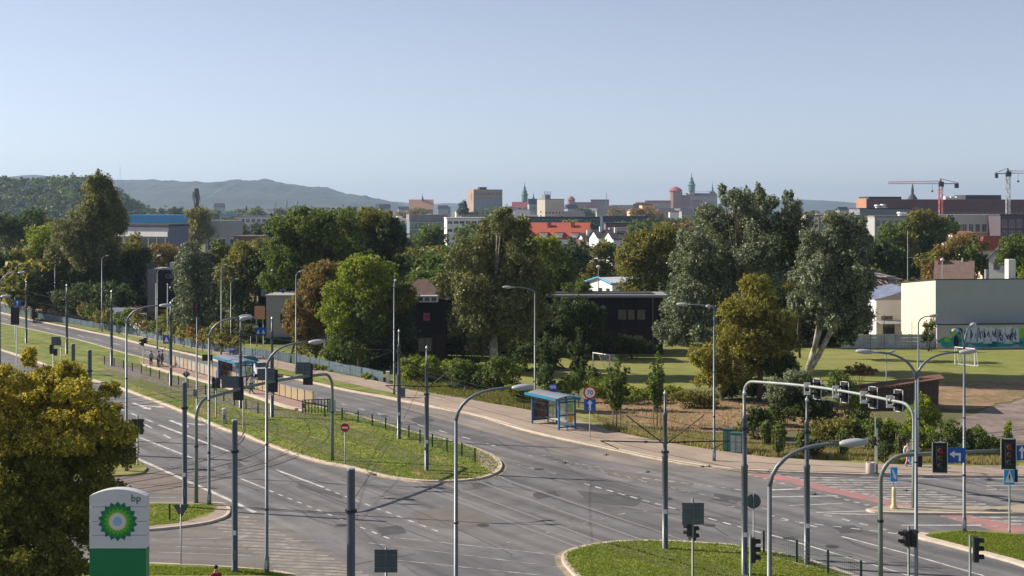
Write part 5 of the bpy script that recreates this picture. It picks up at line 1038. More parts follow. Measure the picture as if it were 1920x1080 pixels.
# castle on its hill
castle = mat('castle_brick', (.29, .17, .145), .9, .12, .05); castle2 = mat('castle_stone', (.40, .33, .28), .9, .12, .05)
def round_tower(label, x, y0, wpx, Y, h_, mw, mr, rpx):
    s_ = Y / F; t_ = thing('castle_tower', label, 'tower', ((x - 960) * s_, Y, 0)); zt = H - (y0 - HY) * s_; r_ = wpx * s_ / 2
    mb = MB(); mb.lathe([(r_, -1), (r_, zt), (r_ * 1.12, zt + .3)], (0, 0, 0), 12); link('wall', mb.mesh('wall', mw), t_)
    mb = MB(); mb.lathe([(r_ * 1.2, zt), (r_ * .7, zt + rpx * s_ * .6), (.1, zt + rpx * s_)], (0, 0, 0), 12); link('roof', mb.mesh('roof', mr), t_); return t_
round_tower('round castle tower with a red cone roof right of the apartment block', 1071, 375, 14, 2600, 0, castle, mat('dull_red_tiles', (.34, .10, .09)), 8)
round_tower('tallest red brick castle tower with a pyramid roof', 1267, 358, 23, 2600, 0, castle, mat('dull_red_tiles', (.34, .10, .09)), 9)
round_tower('slim dark tower beside the tallest brick castle tower', 1276, 364, 7, 2650, 0, castle, slate, 8)
longb('long castle wing between round tower and trees', 1078, 1108, 382, 2650, castle, 0, 20, mat('dull_red_tiles', (.34, .10, .09)), t=3)
longb('castle hall with a stepped roof on the skyline', 1108, 1142, 376, 2700, castle, 0, 20, slate, t=2)
longb('bluish low castle wall right of the stepped roof', 1146, 1198, 385, 2500, castle2, 0, 20, slate)
longb('pinkish castle wing with an orange roof left of the tallest tower', 1210, 1258, 381, 2550, castle2, 0, 20, tile_or, t=5)
longb('pink-roofed building left of the orange block', 1192, 1216, 384, 2300, castle, 0, 20, tile_or, t=4)
longb('brick castle wing right of the tallest tower', 1278, 1294, 368, 2600, castle, 0, 20, slate, t=2)
B = Bld('tenement', 'stepped bright orange building below the castle', 'building', 1182, 1300, 1240, None, 396, 8, depth=14); B.walls(mat('orange_render', (.85, .45, .16), .9, .08, .1)); 
B.box('upper_storey', B.L * .38, B.L * .8, 0, 12, B.H, B.H + 5.2, MATS['orange_render']); B.grid('f', 10, 1, B.H - 3.2, 3, 1.2, 1.8, fr=frame_d)
for i in range(6): B.box('chimney', B.L * (.4 + i * .065), B.L * (.4 + i * .065) + .9, 4, 5, B.H + 5.2, B.H + 7, slate)
longb('white low hall below the tallest castle tower', 1256, 1272, 398, 1500, render_w, 0, 12, slate)
B = Bld('cathedral', 'cathedral with green copper clock tower and a needle spire on the castle hill', 'cathedral', 1288, 2650, 1345, None, 367, 3, depth=26); B.gm = castle2
B.walls(castle2); B.gable(slate, 5); B.box('tower', 5, 15, 2, 12, B.H, B.H + 12, castle2); spire(B.o, 10, 7, B.H + 8, 13, 36, copper); spire(B.o, 50, 10, B.H + 2, 4, 26, copper)
B.box('tower', 44, 55, 8, 18, B.H, B.H + 8, castle); B.box('scaffold', 15, 46, -1, -.4, B.H + 8.0, B.H + 8.5, steel)
t = thing('radio_mast', 'slim mast on the skyline left of the castle', 'mast', (P(1137, 392, 2600).x, 2600, 0)); mb = MB(); mb.tube([(0, 0, 0), (0, 0, 48)], [1.4, .3], 6); link('mast', mb.mesh('mast', steel), t)
# antenna tower left
t = thing('antenna_tower', 'dark chimney-like antenna tower with clustered dishes above the orange tree', 'tower', (P(368, 392, 1000).x, 1000, 0)); mb = MB(); mb.lathe([(2.2, 0), (1.7, 27)], (0, 0, 0), 10); link('shaft', mb.mesh('shaft', slate), t)
mb = MB(); mb.lathe([(1.7, 20), (2.0, 22), (2.1, 30), (1.6, 32.4), (.3, 32.6)], (0, 0, 0), 10); link('antenna_platform', mb.mesh('antenna_platform', slate), t)
for i in range(8): a = i * .785; mb = MB(); mb.bx(math.cos(a) * 2.6 - .25, math.cos(a) * 2.6 + .25, math.sin(a) * 2.6 - .25, math.sin(a) * 2.6 + .25, 22 + (i % 3) * 2, 26 + (i % 3) * 2); link('antenna', mb.mesh('antenna', steel if i % 2 else steel_lt), t)
t = thing('chimney_stack', 'slim dark chimney stack among the far rooftops', 'chimney', (P(462, 392, 1800).x, 1800, 0)); mb = MB(); mb.lathe([(1.4, 0), (.9, 22)], (0, 0, 0), 8); link('stack', mb.mesh('stack', slate), t)
for i, x in enumerate((516, 537, 557)):
    t = thing('church_tower', ['faint pale church tower left of the twin spires', 'left spire of the distant twin towers', 'right spire of the distant twin towers'][i], 'tower', (P(x, 392, 3200).x, 3200, 0)); mb = MB(); mb.bx(-3, 3, -3, 3, 0, 26); link('tower', mb.mesh('tower', castle2), t); spire(t, 0, 0, 24, 5, 24 if i else 16, copper)
# right: brick complex, offices, cranes
B = Bld('brick_complex', 'very long dark red brick building on the skyline at the right', 'building', 1625, 900, 1990, 1606, 375, 14); dbrick = mat('dark_brick', (.15, .075, .07), .9, .12, .3)
B.walls(dbrick); B.box('parapet', -.3, B.L + .3, -.3, 0, B.H, B.H + .5, brickred); B.box('lit_end_wall', -.2, 0, 0, B.D, 0, B.H + 1, mat('sunlit_toned_brick', (.40, .21, .14), .9, .1, .2))  # sunlight on the end wall is put into a lighter brick colour
B.grid('f', 40, 3, 3.5, 5.0, 1.3, 2.6, fr=mat('pale_frame', (.35, .3, .3), .8)); B.box('roof_storey', 3, 26, 3, 16, B.H, B.H + 2.2, slate); B.box('roof_storey', 72, 98, 3, 16, B.H, B.H + 3.4, slate)
for i in range(3): B.box('roof_unit', 58 + i * 4, 61 + i * 4, 4, 7, B.H, B.H + 2.4, render_w)
t = thing('church_dome', 'hazy dark dome with lantern behind the long brick building', 'church', (P(1711, 392, 1400).x, 1400, 0)); mb = MB(); mb.lathe([(8, 0), (8, 18), (7.5, 22), (5.5, 27), (3, 31), (1.4, 33), (1.4, 37), (.3, 43)], (0, 0, 0), 14); link('dome', mb.mesh('dome', slate), t)
longb('grey block with rooftop ducts left of the broad dark tree', 1612, 1708, 392, 640, mat('steel_grey_cladding', (.20, .22, .26), .7), 0, 20, slate, n=0)
longb('pale grey office below the rooftop ducts', 1640, 1712, 407, 560, render_g, 0, 18, roofgrey, n=6, wh=3.0, ww=1.8)
for (x, y, Y_) in [(1645, 389, 640), (1656, 388, 640), (1688, 404, 560), (1696, 405, 560)]:
    q = P(x, y + 5, Y_ + 6); t = thing('roof_duct', 'white rooftop duct %s on the grey block' % {1645: 'leftmost', 1656: 'second from left', 1688: 'third from left', 1696: 'rightmost'}[x], 'duct', q); mb = MB(); mb.lathe([(1.0, 0), (1.0, 1.6), (1.5, 1.9), (1.2, 2.5)], (0, 0, 0), 10); mb.box((.8, 0, .9), (2, .8, .8)); link('duct', mb.mesh('duct', whitep), t)
B = longb('pale office with a row of tall windows and orange bands', 1705, 1876, 402, 560, mat('pale_stone', (.48, .45, .42), .9, .05, .2), -4, 18, None)
zt = B.H; B.grid('f', 14, 1, zt - 7.0, 3, 1.9, 3.4, fr=frame_w, gl=winglass); B.grid('f', 14, 1, zt - 11.0, 3, 1.9, 2.6, fr=frame_w); B.box('orange_band', 0, B.L, -.25, 0, zt - 8.0, zt - 7.3, mat('orange_band', (.60, .22, .13), .8))
B = longb('dark gridded office at the right edge below the crane', 1876, 1990, 404, 540, mat('dark_grid_cladding', (.09, .075, .09), .8), -4, 18, slate); B.grid('f', 8, 3, B.H - 13, 4.2, 2.0, 3.0, fr=mat('pale_frame', (.35, .3, .3)))
longb('flat cream building behind the leaning poplar', 1512, 1536, 406, 500, render_lt, 0, 14, roofgrey, t=.6); longb('flat grey building right of the cream one behind the poplar', 1537, 1625, 406, 505, render_g, 0, 14, roofgrey, t=.6)
def crane(label, x, ym, Y, xl, xr, ymast, mc, jc, dn=0):
    s_ = Y / F; b = Vector(((x - 960) * s_, Y, 0)); t_ = thing('tower_crane', label, 'crane', b); zt = H - (ym - HY) * s_; w_ = .95
    mb = MB()
    for (dx, dy) in ((-w_, -w_), (w_, -w_), (-w_, w_), (w_, w_)): mb.tube([(dx, dy, 0), (dx, dy, zt)], .2, 4)
    k_ = int(zt / 2.6)
    for i in range(k_):
        z_ = i * 2.6; sg = 1 if i % 2 else -1; mb.tube([(-w_ * sg, -w_, z_), (w_ * sg, -w_, z_ + 2.6)], .16, 4); mb.tube([(-w_, w_ * sg, z_), (-w_, -w_ * sg, z_ + 2.6)], .16, 4)
    link('mast', mb.mesh('mast', mc), t_)
    mb = MB(); x0, x1 = (xl - x) * s_, (xr - x) * s_; zj = zt + .5
    for (dy, dz) in ((-.8, 0), (.8, 0), (0, 1.7)): mb.tube([(x0, dy, zj + dz * .6), (0, dy, zj + dz)], .14, 4)
    n_ = 20
    for i in range(n_): a, c_ = x0 * i / n_, x0 * (i + 1) / n_; mb.tube([(a, -.8, zj), ((a + c_) / 2, 0, zj + 1.5), (c_, -.8, zj)], .12, 4)
    link('jib', mb.mesh('jib', jc), t_)
    mb = MB(); mb.bx(0, x1, -.8, .8, zj - .2, zj + .25); mb.tube([(0, 0, zj + 3), (x1, 0, zj + .4)], .15, 4); link('counter_jib', mb.mesh('counter_jib', slate), t_)
    mb = MB(); mb.bx(min(x1, x1 * .8), max(x1, x1 * .8), -.9, .9, zj - 2.6, zj - .2); link('counterweight', mb.mesh('counterweight', slate), t_)
    mb = MB(); mb.bx(-1.4, 1.4, -1.8, 0, zj - 1.8, zj + 1.2); mb.tube([(0, 0, zj), (0, 0, zj + 3.2)], [.8, .3], 6); link('cab', mb.mesh('cab', slate if jc is not whitep else whitep), t_)
    hx = x0 * .16; mb = MB(); mb.tube([(hx, 0, zj), (hx, 0, zj - 4)], .08, 4); mb.bx(hx - .5, hx + .5, -.4, .4, zj - 5, zj - 4); link('hook', mb.mesh('hook', slate), t_)
crane('red tower crane with its long jib pointing left on the skyline', 1764, 346, 850, 1665, 1797, 0, mat('crane_red', (.50, .12, .11), .6), MATS['crane_red'])
crane('grey tower crane with an orange counter jib at the right edge', 1890, 327, 820, 2010, 1866, 0, mat('crane_grey', (.35, .37, .40), .6), mat('crane_pale', (.45, .35, .3), .6))
for i in range(46):
    x = rnd.uniform(385, 990); Y = rnd.uniform(820, 1250); h_ = rnd.uniform(5, 12.5); L_ = rnd.uniform(12, 34)
    t = thing('flat_block', 'low pale flat-roofed block in the hazy middle distance, left half', 'building', ((x - 960) * Y / F, Y, 0), rnd.uniform(-.4, .4), 'low flat-roofed blocks in the middle distance')
    mb = MB(); mb.bx(0, L_, 0, 12, -1, h_); link('wall', mb.mesh('wall', rnd.choice([render_w, render_lt, render_g, castle2])), t); mb = MB(); mb.bx(-.2, L_ + .2, -.2, 12.2, h_, h_ + .5); mb.bx(L_ * .3, L_ * .3 + 3, 3, 6, h_ + .5, h_ + 2.2); link('roof', mb.mesh('roof', rnd.choice([roofgrey, slate, render_w])), t)
    n_ = int(L_ / 3.2)
    for q in range(n_): window(t, 'f', 1 + q * 3.1, h_ - 2.6, 1.7, 1.5, frame_d)
# distant low town
wl = [render_w, render_lt, render_g, castle2, brickred]; rl = [tile_or, slate, roofgrey, tile_br, slate]
hm = []
for i in range(10):
    mb = MB(); L_, D_, h_ = rnd.uniform(12, 30), rnd.uniform(9, 14), rnd.uniform(5, 12); mb.bx(0, L_, 0, D_, -1, h_); mw = mb.mesh('wall', wl[i % 5])
    mb = MB(); rs_ = rnd.uniform(.6, 4); mb.add([(-.4, -.4, h_), (-.4, D_ / 2, h_ + rs_), (-.4, D_ + .4, h_), (L_ + .4, -.4, h_), (L_ + .4, D_ / 2, h_ + rs_), (L_ + .4, D_ + .4, h_)], [(0, 1, 4, 3), (1, 2, 5, 4), (0, 2, 1), (3, 4, 5), (0, 3, 5, 2)])
    hm.append((mw, mb.mesh('roof', rl[(i * 3) % 5])))
for i in range(296):
    x = rnd.uniform(230, 1930) if i < 110 else rnd.uniform(240, 770) if i < 210 else rnd.uniform(850, 1330); Y = rnd.uniform(1050, 3200) if i < 110 else rnd.uniform(2000, 4500) if i < 210 else rnd.uniform(1650, 2500)
    if Y < 1050 and (985 < x < 1125 or x > 1590 or 760 < x < 960 or 220 < x < 460): continue
    if (1170 < x < 1300 and Y < 1600) or (735 < x < 850 and Y < 2300) or (x < 760 and Y < 1700) or (x > 1480 and Y < 1600): continue
    r_ = thing('house', 'small far building among the hazy rooftops of the town', 'house', ((x - 960) * Y / F, Y, 0), rnd.uniform(-.5, .5), 'far buildings of the town'); ms = hm[i % 10]; link('wall', ms[0], r_); link('roof', ms[1], r_)
    r_.scale = (1, 1, rnd.uniform(.8, 1.6)) if i < 170 else (rnd.uniform(.5, 1), 1, rnd.uniform(.9, 2.2))
# ============================================================ STREET FURNITURE
def lk(name, mb, m, par, smooth=False): return link(name, mb.mesh(name, m, (0, 0, 0), smooth), par)
# --- catenary poles
def catenary(label, px, py, h, arm=0, gap=None, r=.15, plain=False):
    b = G(px, py) ; t = thing('catenary_pole', label, 'pole', b, 0, 'catenary poles of the tram line'); ORG[t.name] = None
    mb = MB()
    if plain: mb.lathe([(r * 1.15, -.1), (r * 1.15, .3), (r, .32), (r * .92, h - .05), (r * .9, h)], (0, 0, 0), 14)
    else: mb.lathe([(r * 1.25, -.1), (r * 1.25, .06), (r, .07), (r, h * .58), (r * 1.1, h * .585), (r * 1.1, h * .60), (r * .72, h * .61), (r * .72, h * .84), (r * .85, h * .845), (r * .85, h * .86), (r * .42, h * .87), (r * .40, h * .985)], (0, 0, 0), 14)
    lk('pole', mb, polem, t, True)
    mb = MB(); mb.lathe([(r * .5, h * .98), (r * .62, h * .99), (r * .3, h), (.02, h + .08)], (0, 0, 0), 10) if not plain else mb.lathe([(r * .95, h), (r * .95, h + .04), (.05, h + .06)], (0, 0, 0), 12)
    lk('cap', mb, steel_lt, t); mb = MB(); mb.box((0, -r * 1.02, 1.0), (.14, .03, .5)); lk('access_door', mb, steel, t); mb = MB(); mb.box((.02, -r * 1.03, 2.1), (.16, .02, .22)); lk('number_plate', mb, whitep, t)
    mb = MB(); zc = h * .62 if arm else h * .8; mb.lathe([(r * 1.35, zc - .06), (r * 1.35, zc + .06)], (0, 0, 0), 12); lk('collar', mb, darkm, t)
    if arm:
        for sgn in (-1, 1):
            al = arm; zc = h * .68; mb = MB(); mb.tube([(0, 0, zc), (sgn * al, 0, zc + .08)], .035, 6); mb.tube([(sgn * .1, 0, zc - .05), (sgn * al * .6, 0, zc + al * .42)], .03, 6)
            mb.tube([(sgn * al, 0, zc + .08), (sgn * al * .72, 0, zc - .35)], .022, 5); mb.ell((sgn * al * .3, 0, zc + .03), (.16, .06, .06), 8, 5); lk('bracket', mb, darkm, t)
    return t
cat_l = [('nearest-centre catenary pole standing on the rounded grass island', 1247, 1033, 8.4, 3.4, .155), ('catenary pole with wide brackets on the grass tip of the tram reservation', 800, 885, 8.6, 2.8, .15), ('catenary pole beside the green mesh fence on the far side of the reservation', 748, 826, 8.6, 0, .15),
         ('thick catenary pole behind the small pedestrian signal at the bottom right', 1396, 1082, 9.1, 0, .16), ('catenary pole right of the near single lamp', 1513, 1063, 8.5, 0, .155), ('catenary pole just right of the tram stop behind two lamps', 510, 785, 8.7, 0, .16),
         ('dark catenary pole beside the blue tram shelter', 451, 768, 8.2, 0, .14), ('catenary pole at the near end of the tram platform', 320, 726, 8.6, 0, .165), ('catenary pole left of the waiting group on the platform', 209, 688, 8.7, 0, .16),
         ('catenary pole left of the two dark cut-off posts', 125, 666, 8.7, 0, .16), ('catenary pole farthest left beside the dark signal', 49, 645, 8.4, 0, .15)]
for lb, px, py, h, arm, r in cat_l: catenary(lb, px, py, h, arm, None, r)
plain_l = [('plain thick post rising from the bottom edge left of centre', 658, 1270, 8.0, .17), ('plain thick post at the bottom left of the fuel sign', 440, 1078, 7.6, .155), ('plain thick post on the corner island beside the give-way sign', 346, 955, 7.6, .155), ('plain dark post just above the maple, right one', 168, 850, 7.6, .16), ('plain dark post just above the maple, left one', 137, 822, 7.4, .16)]
for lb, px, py, h, r in plain_l: catenary(lb, px, py, h, 0, None, r, True)
# --- street lamps
def pod(mb, o, d, l=.8):
    d = Vector(d).normalized(); up = Vector((0, 0, 1)); s_ = d.cross(up).normalized(); u = s_.cross(d); M = Matrix((d, s_, u)).transposed()
    mb.ell(Vector(o) + d * l * .5, (l * .55, l * .2, l * .15), 12, 8, M)
def lamp(label, base, arms, h=10.4, r=.085, tall=None, m=None, group='street lamps along the roads'):
    b = base if isinstance(base, Vector) else G(*base); t = thing('street_lamp', label, 'street lamp', b, 0, group); ORG[t.name] = None
    mb = MB(); pm = m or steel
    hh = h - .2
    mb.lathe([(r * 1.6, -.1), (r * 1.55, .9), (r * 1.1, .95), (r * .75, hh)], (0, 0, 0), 12); lk('pole', mb, pm, t, True)
    mb = MB(); mb.box((0, -r * 1.5, .55), (.1, .03, .42)); lk('access_door', mb, steel_lt, t); mb = MB(); mb.lathe([(r * 1.15, 3.2), (r * 1.15, 3.3)], (0, 0, 0), 10); mb.lathe([(r * 1.1, 6.4), (r * 1.1, 6.46)], (0, 0, 0), 10); lk('band', mb, darkm, t)
    for (ang, ln, rise) in arms:
        d = Vector((math.cos(ang), math.sin(ang), 0)); mb = MB(); pts = []
        for i in range(9):
            f = i / 8; x = ln * (f ** 1.6); z = hh + rise * (1 - (1 - f) ** 2.2)
            pts.append(d * x + Vector((0, 0, z)))
        mb.tube(pts, [r * .75] * 4 + [r * .6] * 5, 8); lk('arm', mb, pm, t, True)
        dd = (pts[-1] - pts[-3]).normalized(); mb = MB(); pod(mb, pts[-1] - dd * .05, dd); lk('lamp_head', mb, mat('lamp_head_grey', (.36, .37, .40), .35, .08, 2, spec=.6), t, True)
    return t
lamp('single-arm lamp at the bottom centre, its head over the junction', (855, 1307), [(0, 2.1, 1.2)])
lamp('nearest single-arm lamp at the bottom right with the largest head', Vector(P(1443, 392, 40)) - Vector((0, 0, 18)), [(0, 2.0, 1.2)])
lamp('single-arm lamp left of centre standing on the bottom verge', (500, 1079), [(0, 2.1, 1.25)])
lamp('single-arm lamp with two overlapping heads on the corner island', (392, 950), [(0.02, 1.9, 1.2), (.5, 1.9, 1.2)])
lamp('lamp rising from behind the yellow maple, arm toward the flagpoles', (237, 886), [(0, 2.3, 1.2)])
lamp('lamp entering at the left edge above the blue direction sign', (0, 718), [(0, 1.9, 1.2)])
lamp('lamp head just inside the left edge, its pole outside', (-45, 840), [(0, 1.9, 1.2)])
lamp('tall double-arm lamp right of the gantry', (1718, 1130), [(0, 2.0, 1.25), (math.pi, 2.0, 1.25)])
lamp('double-arm lamp seen end-on on the right grass island', (1808, 1001), [(1.05, 1.9, 1.2), (math.pi + 1.05, 1.9, 1.2)])
lamp('tall thin lamp on the pavement behind the double-arm lamp', (1722, 872), [(.3, .9, .55)], 10.1, .07)
lamp('lamp on the pavement left of the bus shelter', (1003, 786), [(math.pi, 2.0, .5)], 11.0, .075)
lamp('lamp between the bus stop and the utility cabinets', (1339, 867), [(math.pi - .2, 1.9, .3), (math.pi + 1.2, 1.4, .3)], 11.1, .08)
lamp('lamp at the grass verge near the end of the blue fence', (739, 742), [(1.6, 2.0, .6)], 10.6, .08)
lamp('far thin lamp in front of the brown autumn tree', (555, 703), [(1.5, 1.8, .5)], 10.8, .075)
lamp('far thin lamp in front of the feathery tree, left one', (415, 668), [(1.5, 1.8, .5)], 10.8, .075)
lamp('far thin lamp in front of the feathery tree, right one', (433, 664), [(1.4, 1.8, .4)], 9.0, .075)
lamp('far thin lamp in front of the tallest poplar', (191, 623), [(1.5, 1.8, .5)], 10.8, .075)
lamp('far thin lamp left of the tallest poplar', (103, 603), [(1.5, 1.8, .5)], 9.0, .075)
lamp('far thin lamp beside the flagpoles', (295, 655), [(1.5, 1.8, .5)], 10.0, .075)
lamp('small sports ground floodlight above the rusty shed', Vector(P(1662, 392, 138)) - Vector((0, 0, 18)), [(.6, .5, .3)], 4.0, .05, group=None)
for i, (x, y, yt) in enumerate([(292, 640, 533), (314, 645, 533)]):
    b = G(x, y); t = thing('flagpole', ['white flagpole left of the dark sign building, left one', 'white flagpole left of the dark sign building, right one'][i], 'flagpole', b); mb = MB(); hh = (y - yt) * b.y / F; mb.tube([(0, 0, 0), (0, 0, hh)], [.09, .05], 8); mb.ell((0, 0, hh), (.1, .1, .1)); lk('pole', mb, whitep, t)
# --- traffic signals
def head_parts(par, o, rz, n=3, lit=None, s=1.0, border=False, plate=False):
    """signal head centred at o, lenses toward local -y turned by rz"""
    M = Matrix.Rotation(rz, 3, 'Z'); o = Vector(o); T_ = lambda v: o + M @ Vector(v); hh = .32 * n * s
    mb = MB()
    if plate:
        mb.box(T_((0, .1, 0)), (.62 * s, .03, hh + .34 * s), rz); lk('back_plate', mb, darkm, par)
        if border:
            mb = MB(); a, c_ = .31 * s, (hh + .34 * s) / 2
            for (x, z, w_, q) in ((-a, 0, .035, 2 * c_), (a, 0, .035, 2 * c_), (0, -c_, 2 * a, .035), (0, c_, 2 * a, .035)): mb.box(T_((x, .078, z)), (w_ * .7 + .002, .02, q), rz)
            lk('white_border', mb, whitep, par)
    mb = MB(); mb.box(T_((0, 0, 0)), (.32 * s, .18 * s, hh), rz); h_ = lk('housing', mb, darkm, par)
    for i in range(n):
        z = (n / 2 - .5 - i) * .32 * s; c = [mat('red_lens', (.20, .012, .01), .3), mat('amber_lens', (.16, .07, .01), .3), mat('green_lens', (.01, .10, .06), .3)][i if n == 3 else i * 2]
        if lit == i: c = mat('lit_lens_%d' % i, [(.34, .03, .025), (.8, .35, .02), (.02, .6, .3)][i], .4, emit=.03)
        mb = MB(); p = T_((0, -.09 * s - .012, z)); mb.plate([(math.cos(a) * .115 * s, math.sin(a) * .115 * s) for a in [k * math.pi / 6 for k in range(12)]], p, M @ Vector((1, 0, 0)), (0, 0, 1), .012); lk('lens', mb, c, h_)
        mb = MB(); pts = []
        vs, fs = [], []
        for k in range(9):
            a = math.pi * (-.1 + 1.2 * k / 8); x, zz = math.cos(a) * .13 * s, math.sin(a) * .13 * s
            vs += [T_((x, -.09 * s, z + zz)), T_((x, -.30 * s, z + zz * .9 + .01))]
        fs = [(2 * k, 2 * k + 1, 2 * k + 3, 2 * k + 2) for k in range(8)]; mb.add(vs, fs); lk('visor', mb, darkm, h_)
    return h_
def bigpanel(par, c, w_, h_, rz=0, name='sign_back', m=None):
    mb = MB(); mb.box(c, (w_, .04, h_), rz); o = lk(name, mb, m or signback, par); mb = MB(); v = Matrix.Rotation(rz, 3, 'Z') @ Vector((0, -.035, 0))
    for q in (-.28, .28): mb.box(Vector(c) + v + Vector((0, 0, q * h_)), (w_ * .96, .03, .04), rz)
    mb.box(Vector(c) + v * 1.6, (.05, .03, h_ * .96), rz); lk('frame', mb, steel, o); return o
def gantry(label, A, B, zt, rcurve=.9, m=None, r=.1):
    A, B = Vector(A), Vector(B); t = thing('signal_gantry', label, 'gantry', A); ORG[t.name] = None; D = B - A; Ld = D.length; d = D.normalized(); pts = [Vector((0, 0, -.1)), Vector((0, 0, zt * .5)), Vector((0, 0, zt - rcurve))]
    for i in range(1, 7): a = i / 6 * math.pi / 2; pts.append(d * (rcurve * (1 - math.cos(a))) + Vector((0, 0, zt - rcurve + rcurve * math.sin(a))))
    n = 8
    for i in range(1, n): pts.append(d * (rcurve + (Ld - 2 * rcurve) * i / n) + Vector((0, 0, zt + .22 * math.sin(math.pi * i / n))))
    for i in range(0, 7): a = i / 6 * math.pi / 2; pts.append(d * (Ld - rcurve + rcurve * math.sin(a)) + Vector((0, 0, zt - rcurve + rcurve * math.cos(a))))
    pts += [d * Ld + Vector((0, 0, zt * .5)), d * Ld + Vector((0, 0, -.1))]
    mb = MB(); mb.tube(pts, [r * 1.25, r * 1.1] + [r] * (len(pts) - 4) + [r * 1.1, r * 1.25], 12); lk('arched_tube', mb, m or greenm, t, True)
    for e in (Vector((0, 0, 0)), d * Ld): mb = MB(); mb.lathe([(r * 1.8, 0), (r * 1.8, .12), (r * 1.3, .14)], e, 10); mb.lathe([(r * 1.4, zt * .55), (r * 1.4, zt * .55 + .1)], e, 10); lk('collar', mb, darkm, t)
    return t, d, Ld
A, B_ = G(368, 946), G(623, 866)
t, d, Ld = gantry('arched green signal gantry across the near carriageway and tracks', A, B_, 6.35, 1.1)
ga = math.atan2(d.y, d.x)
def ong(px, A=A, d=d):       # distance along the beam where a pixel column crosses it
    a = (px - 960) / F; return (a * A.y - A.x) / (d.x - a * d.y)
for (x0, x1, y0, y1, sx, sy0, sy1) in [(416, 448, 705, 727, 446, 708, 751), (484, 516, 691, 713, 511, 694, 736), (556, 583, 679, 701, 577, 680, 725)]:
    q = A + d * ong((x0 + x1) / 2); s_ = q.y / F; bigpanel(t, d * ong((x0 + x1) / 2) + Vector((0, -.1, H - ((y0 + y1) / 2 - HY) * s_)), (x1 - x0) * s_, (y1 - y0) * s_)
    q = A + d * ong(sx); s_ = q.y / F; head_parts(t, d * ong(sx) + Vector((0, .35, H - ((sy0 + sy1) / 2 - HY) * s_)), math.pi - .25, 3, plate=True, s=1.15)
# the other gantry, over the far carriageway
A2, B2 = G(1395, 886), G(1713, 955)
t, d2, Ld2 = gantry('pale arched signal gantry across the far carriageway', A2, B2, 6.3, .9, mat('pale_green_grey', (.28, .33, .30), .45), .09)
for (x0, x1, y0, y1) in [(1507, 1519, 717, 740), (1560, 1573, 723, 746), (1612, 1626, 733, 756), (1661, 1675, 741, 764)]:
    u = ong((x0 + x1) / 2, A2, d2); s_ = (A2 + d2 * u).y / F; c = d2 * u + Vector((0, -.12, H - ((y0 + y1) / 2 - HY) * s_)); w_, h_ = (x1 - x0) * s_, (y1 - y0) * s_
    mb = MB()
    for q in (-.36, .36): mb.box(c + Vector((0, 0, q * h_)), (w_, .05, h_ * .28))
    for q in (-.42, .42): mb.box(c + Vector((q * w_, .002, 0)), (w_ * .16, .05, h_ * .6))
    lk('clamp_bracket', mb, whitep, t)
for (x0, x1, y0, y1) in [(1528, 1540, 711, 752), (1579, 1592, 718, 757), (1631, 1648, 726, 769), (1680, 1695, 733, 774)]:
    u = ong((x0 + x1) / 2, A2, d2); s_ = (A2 + d2 * u).y / F; c = d2 * u + Vector((0, .5, H - ((y0 + y1) / 2 - HY) * s_)); head_parts(t, c, -.9, 3, plate=True, border=True, s=1.02)
    mb = MB(); mb.tube([c + Vector((0, 0, 0)), d2 * (u - .4) + Vector((0, 0, 6.3))], .03, 6); lk('hanger', mb, greenm, t)
# near mast, signals facing the camera
Am = G(1651, 1101); t = thing('signal_mast', 'near signal mast arching right with two facing signals and blue lane signs', 'signal mast', Am); ORG[t.name] = None
pts = [Vector((0, 0, -.1)), Vector((0, 0, 2)), Vector((0, 0, 5.0))]; 
for i in range(1, 9): a = i / 8 * math.pi / 2; pts.append(Vector((1.25 * (1 - math.cos(a)), 0, 5.0 + 1.3 * math.sin(a))))
pts += [Vector((3.6, 0, 6.42)), Vector((9.5, .3, 6.6))]
mb = MB(); mb.tube(pts, [.13, .12, .11] + [.10] * 8 + [.085, .06], 12); lk('mast', mb, greenm, t, True)
for z in (.0, 3.1): mb = MB(); mb.lathe([(.15, z), (.15, z + .12)], (0, 0, 0), 12); lk('collar', mb, darkm, t)
sm = Am.y / F
def mz(py): return H - (py - HY) * sm
def mx(px): return (px - 960) * sm - Am.x
head_parts(t, (mx(1760), -.25, mz(857)), -.12, 3, 0, 1.12, True, True); head_parts(t, (mx(1888.5), -.25, mz(850.5)), -.12, 3, 0, 1.12, True, True)
def panel(par, c, w_, h_, m, border=whitep):
    mb = MB(); mb.box(c, (w_, .03, h_)); o = lk('sign_panel', mb, m, par); return o
def poly(par, pts, o, m, name='symbol', t_=.006):
    mb = MB(); mb.plate([(p[0], p[1]) for p in pts], o, (1, 0, 0), (0, 0, 1), t_); return lk(name, mb, m, par)
o = panel(t, (mx(1792), -.12, mz(853)), 34 * sm, 28 * sm, bluesign); c = (mx(1793), -.15, mz(853))
poly(o, [(.17, -.28), (.17, .12), (-.12, .12), (-.12, .24), (-.38, .06), (-.12, -.12), (-.12, .0), (.07, .0), (.07, -.28)], c, whitep)
o = panel(t, (mx(1916), -.12, mz(848)), 34 * sm, 28 * sm, bluesign); c = (mx(1914), -.15, mz(848))
poly(o, [(.05, -.28), (.05, .08), (.16, .08), (0, .32), (-.16, .08), (-.05, .08), (-.05, -.28)], c, whitep)
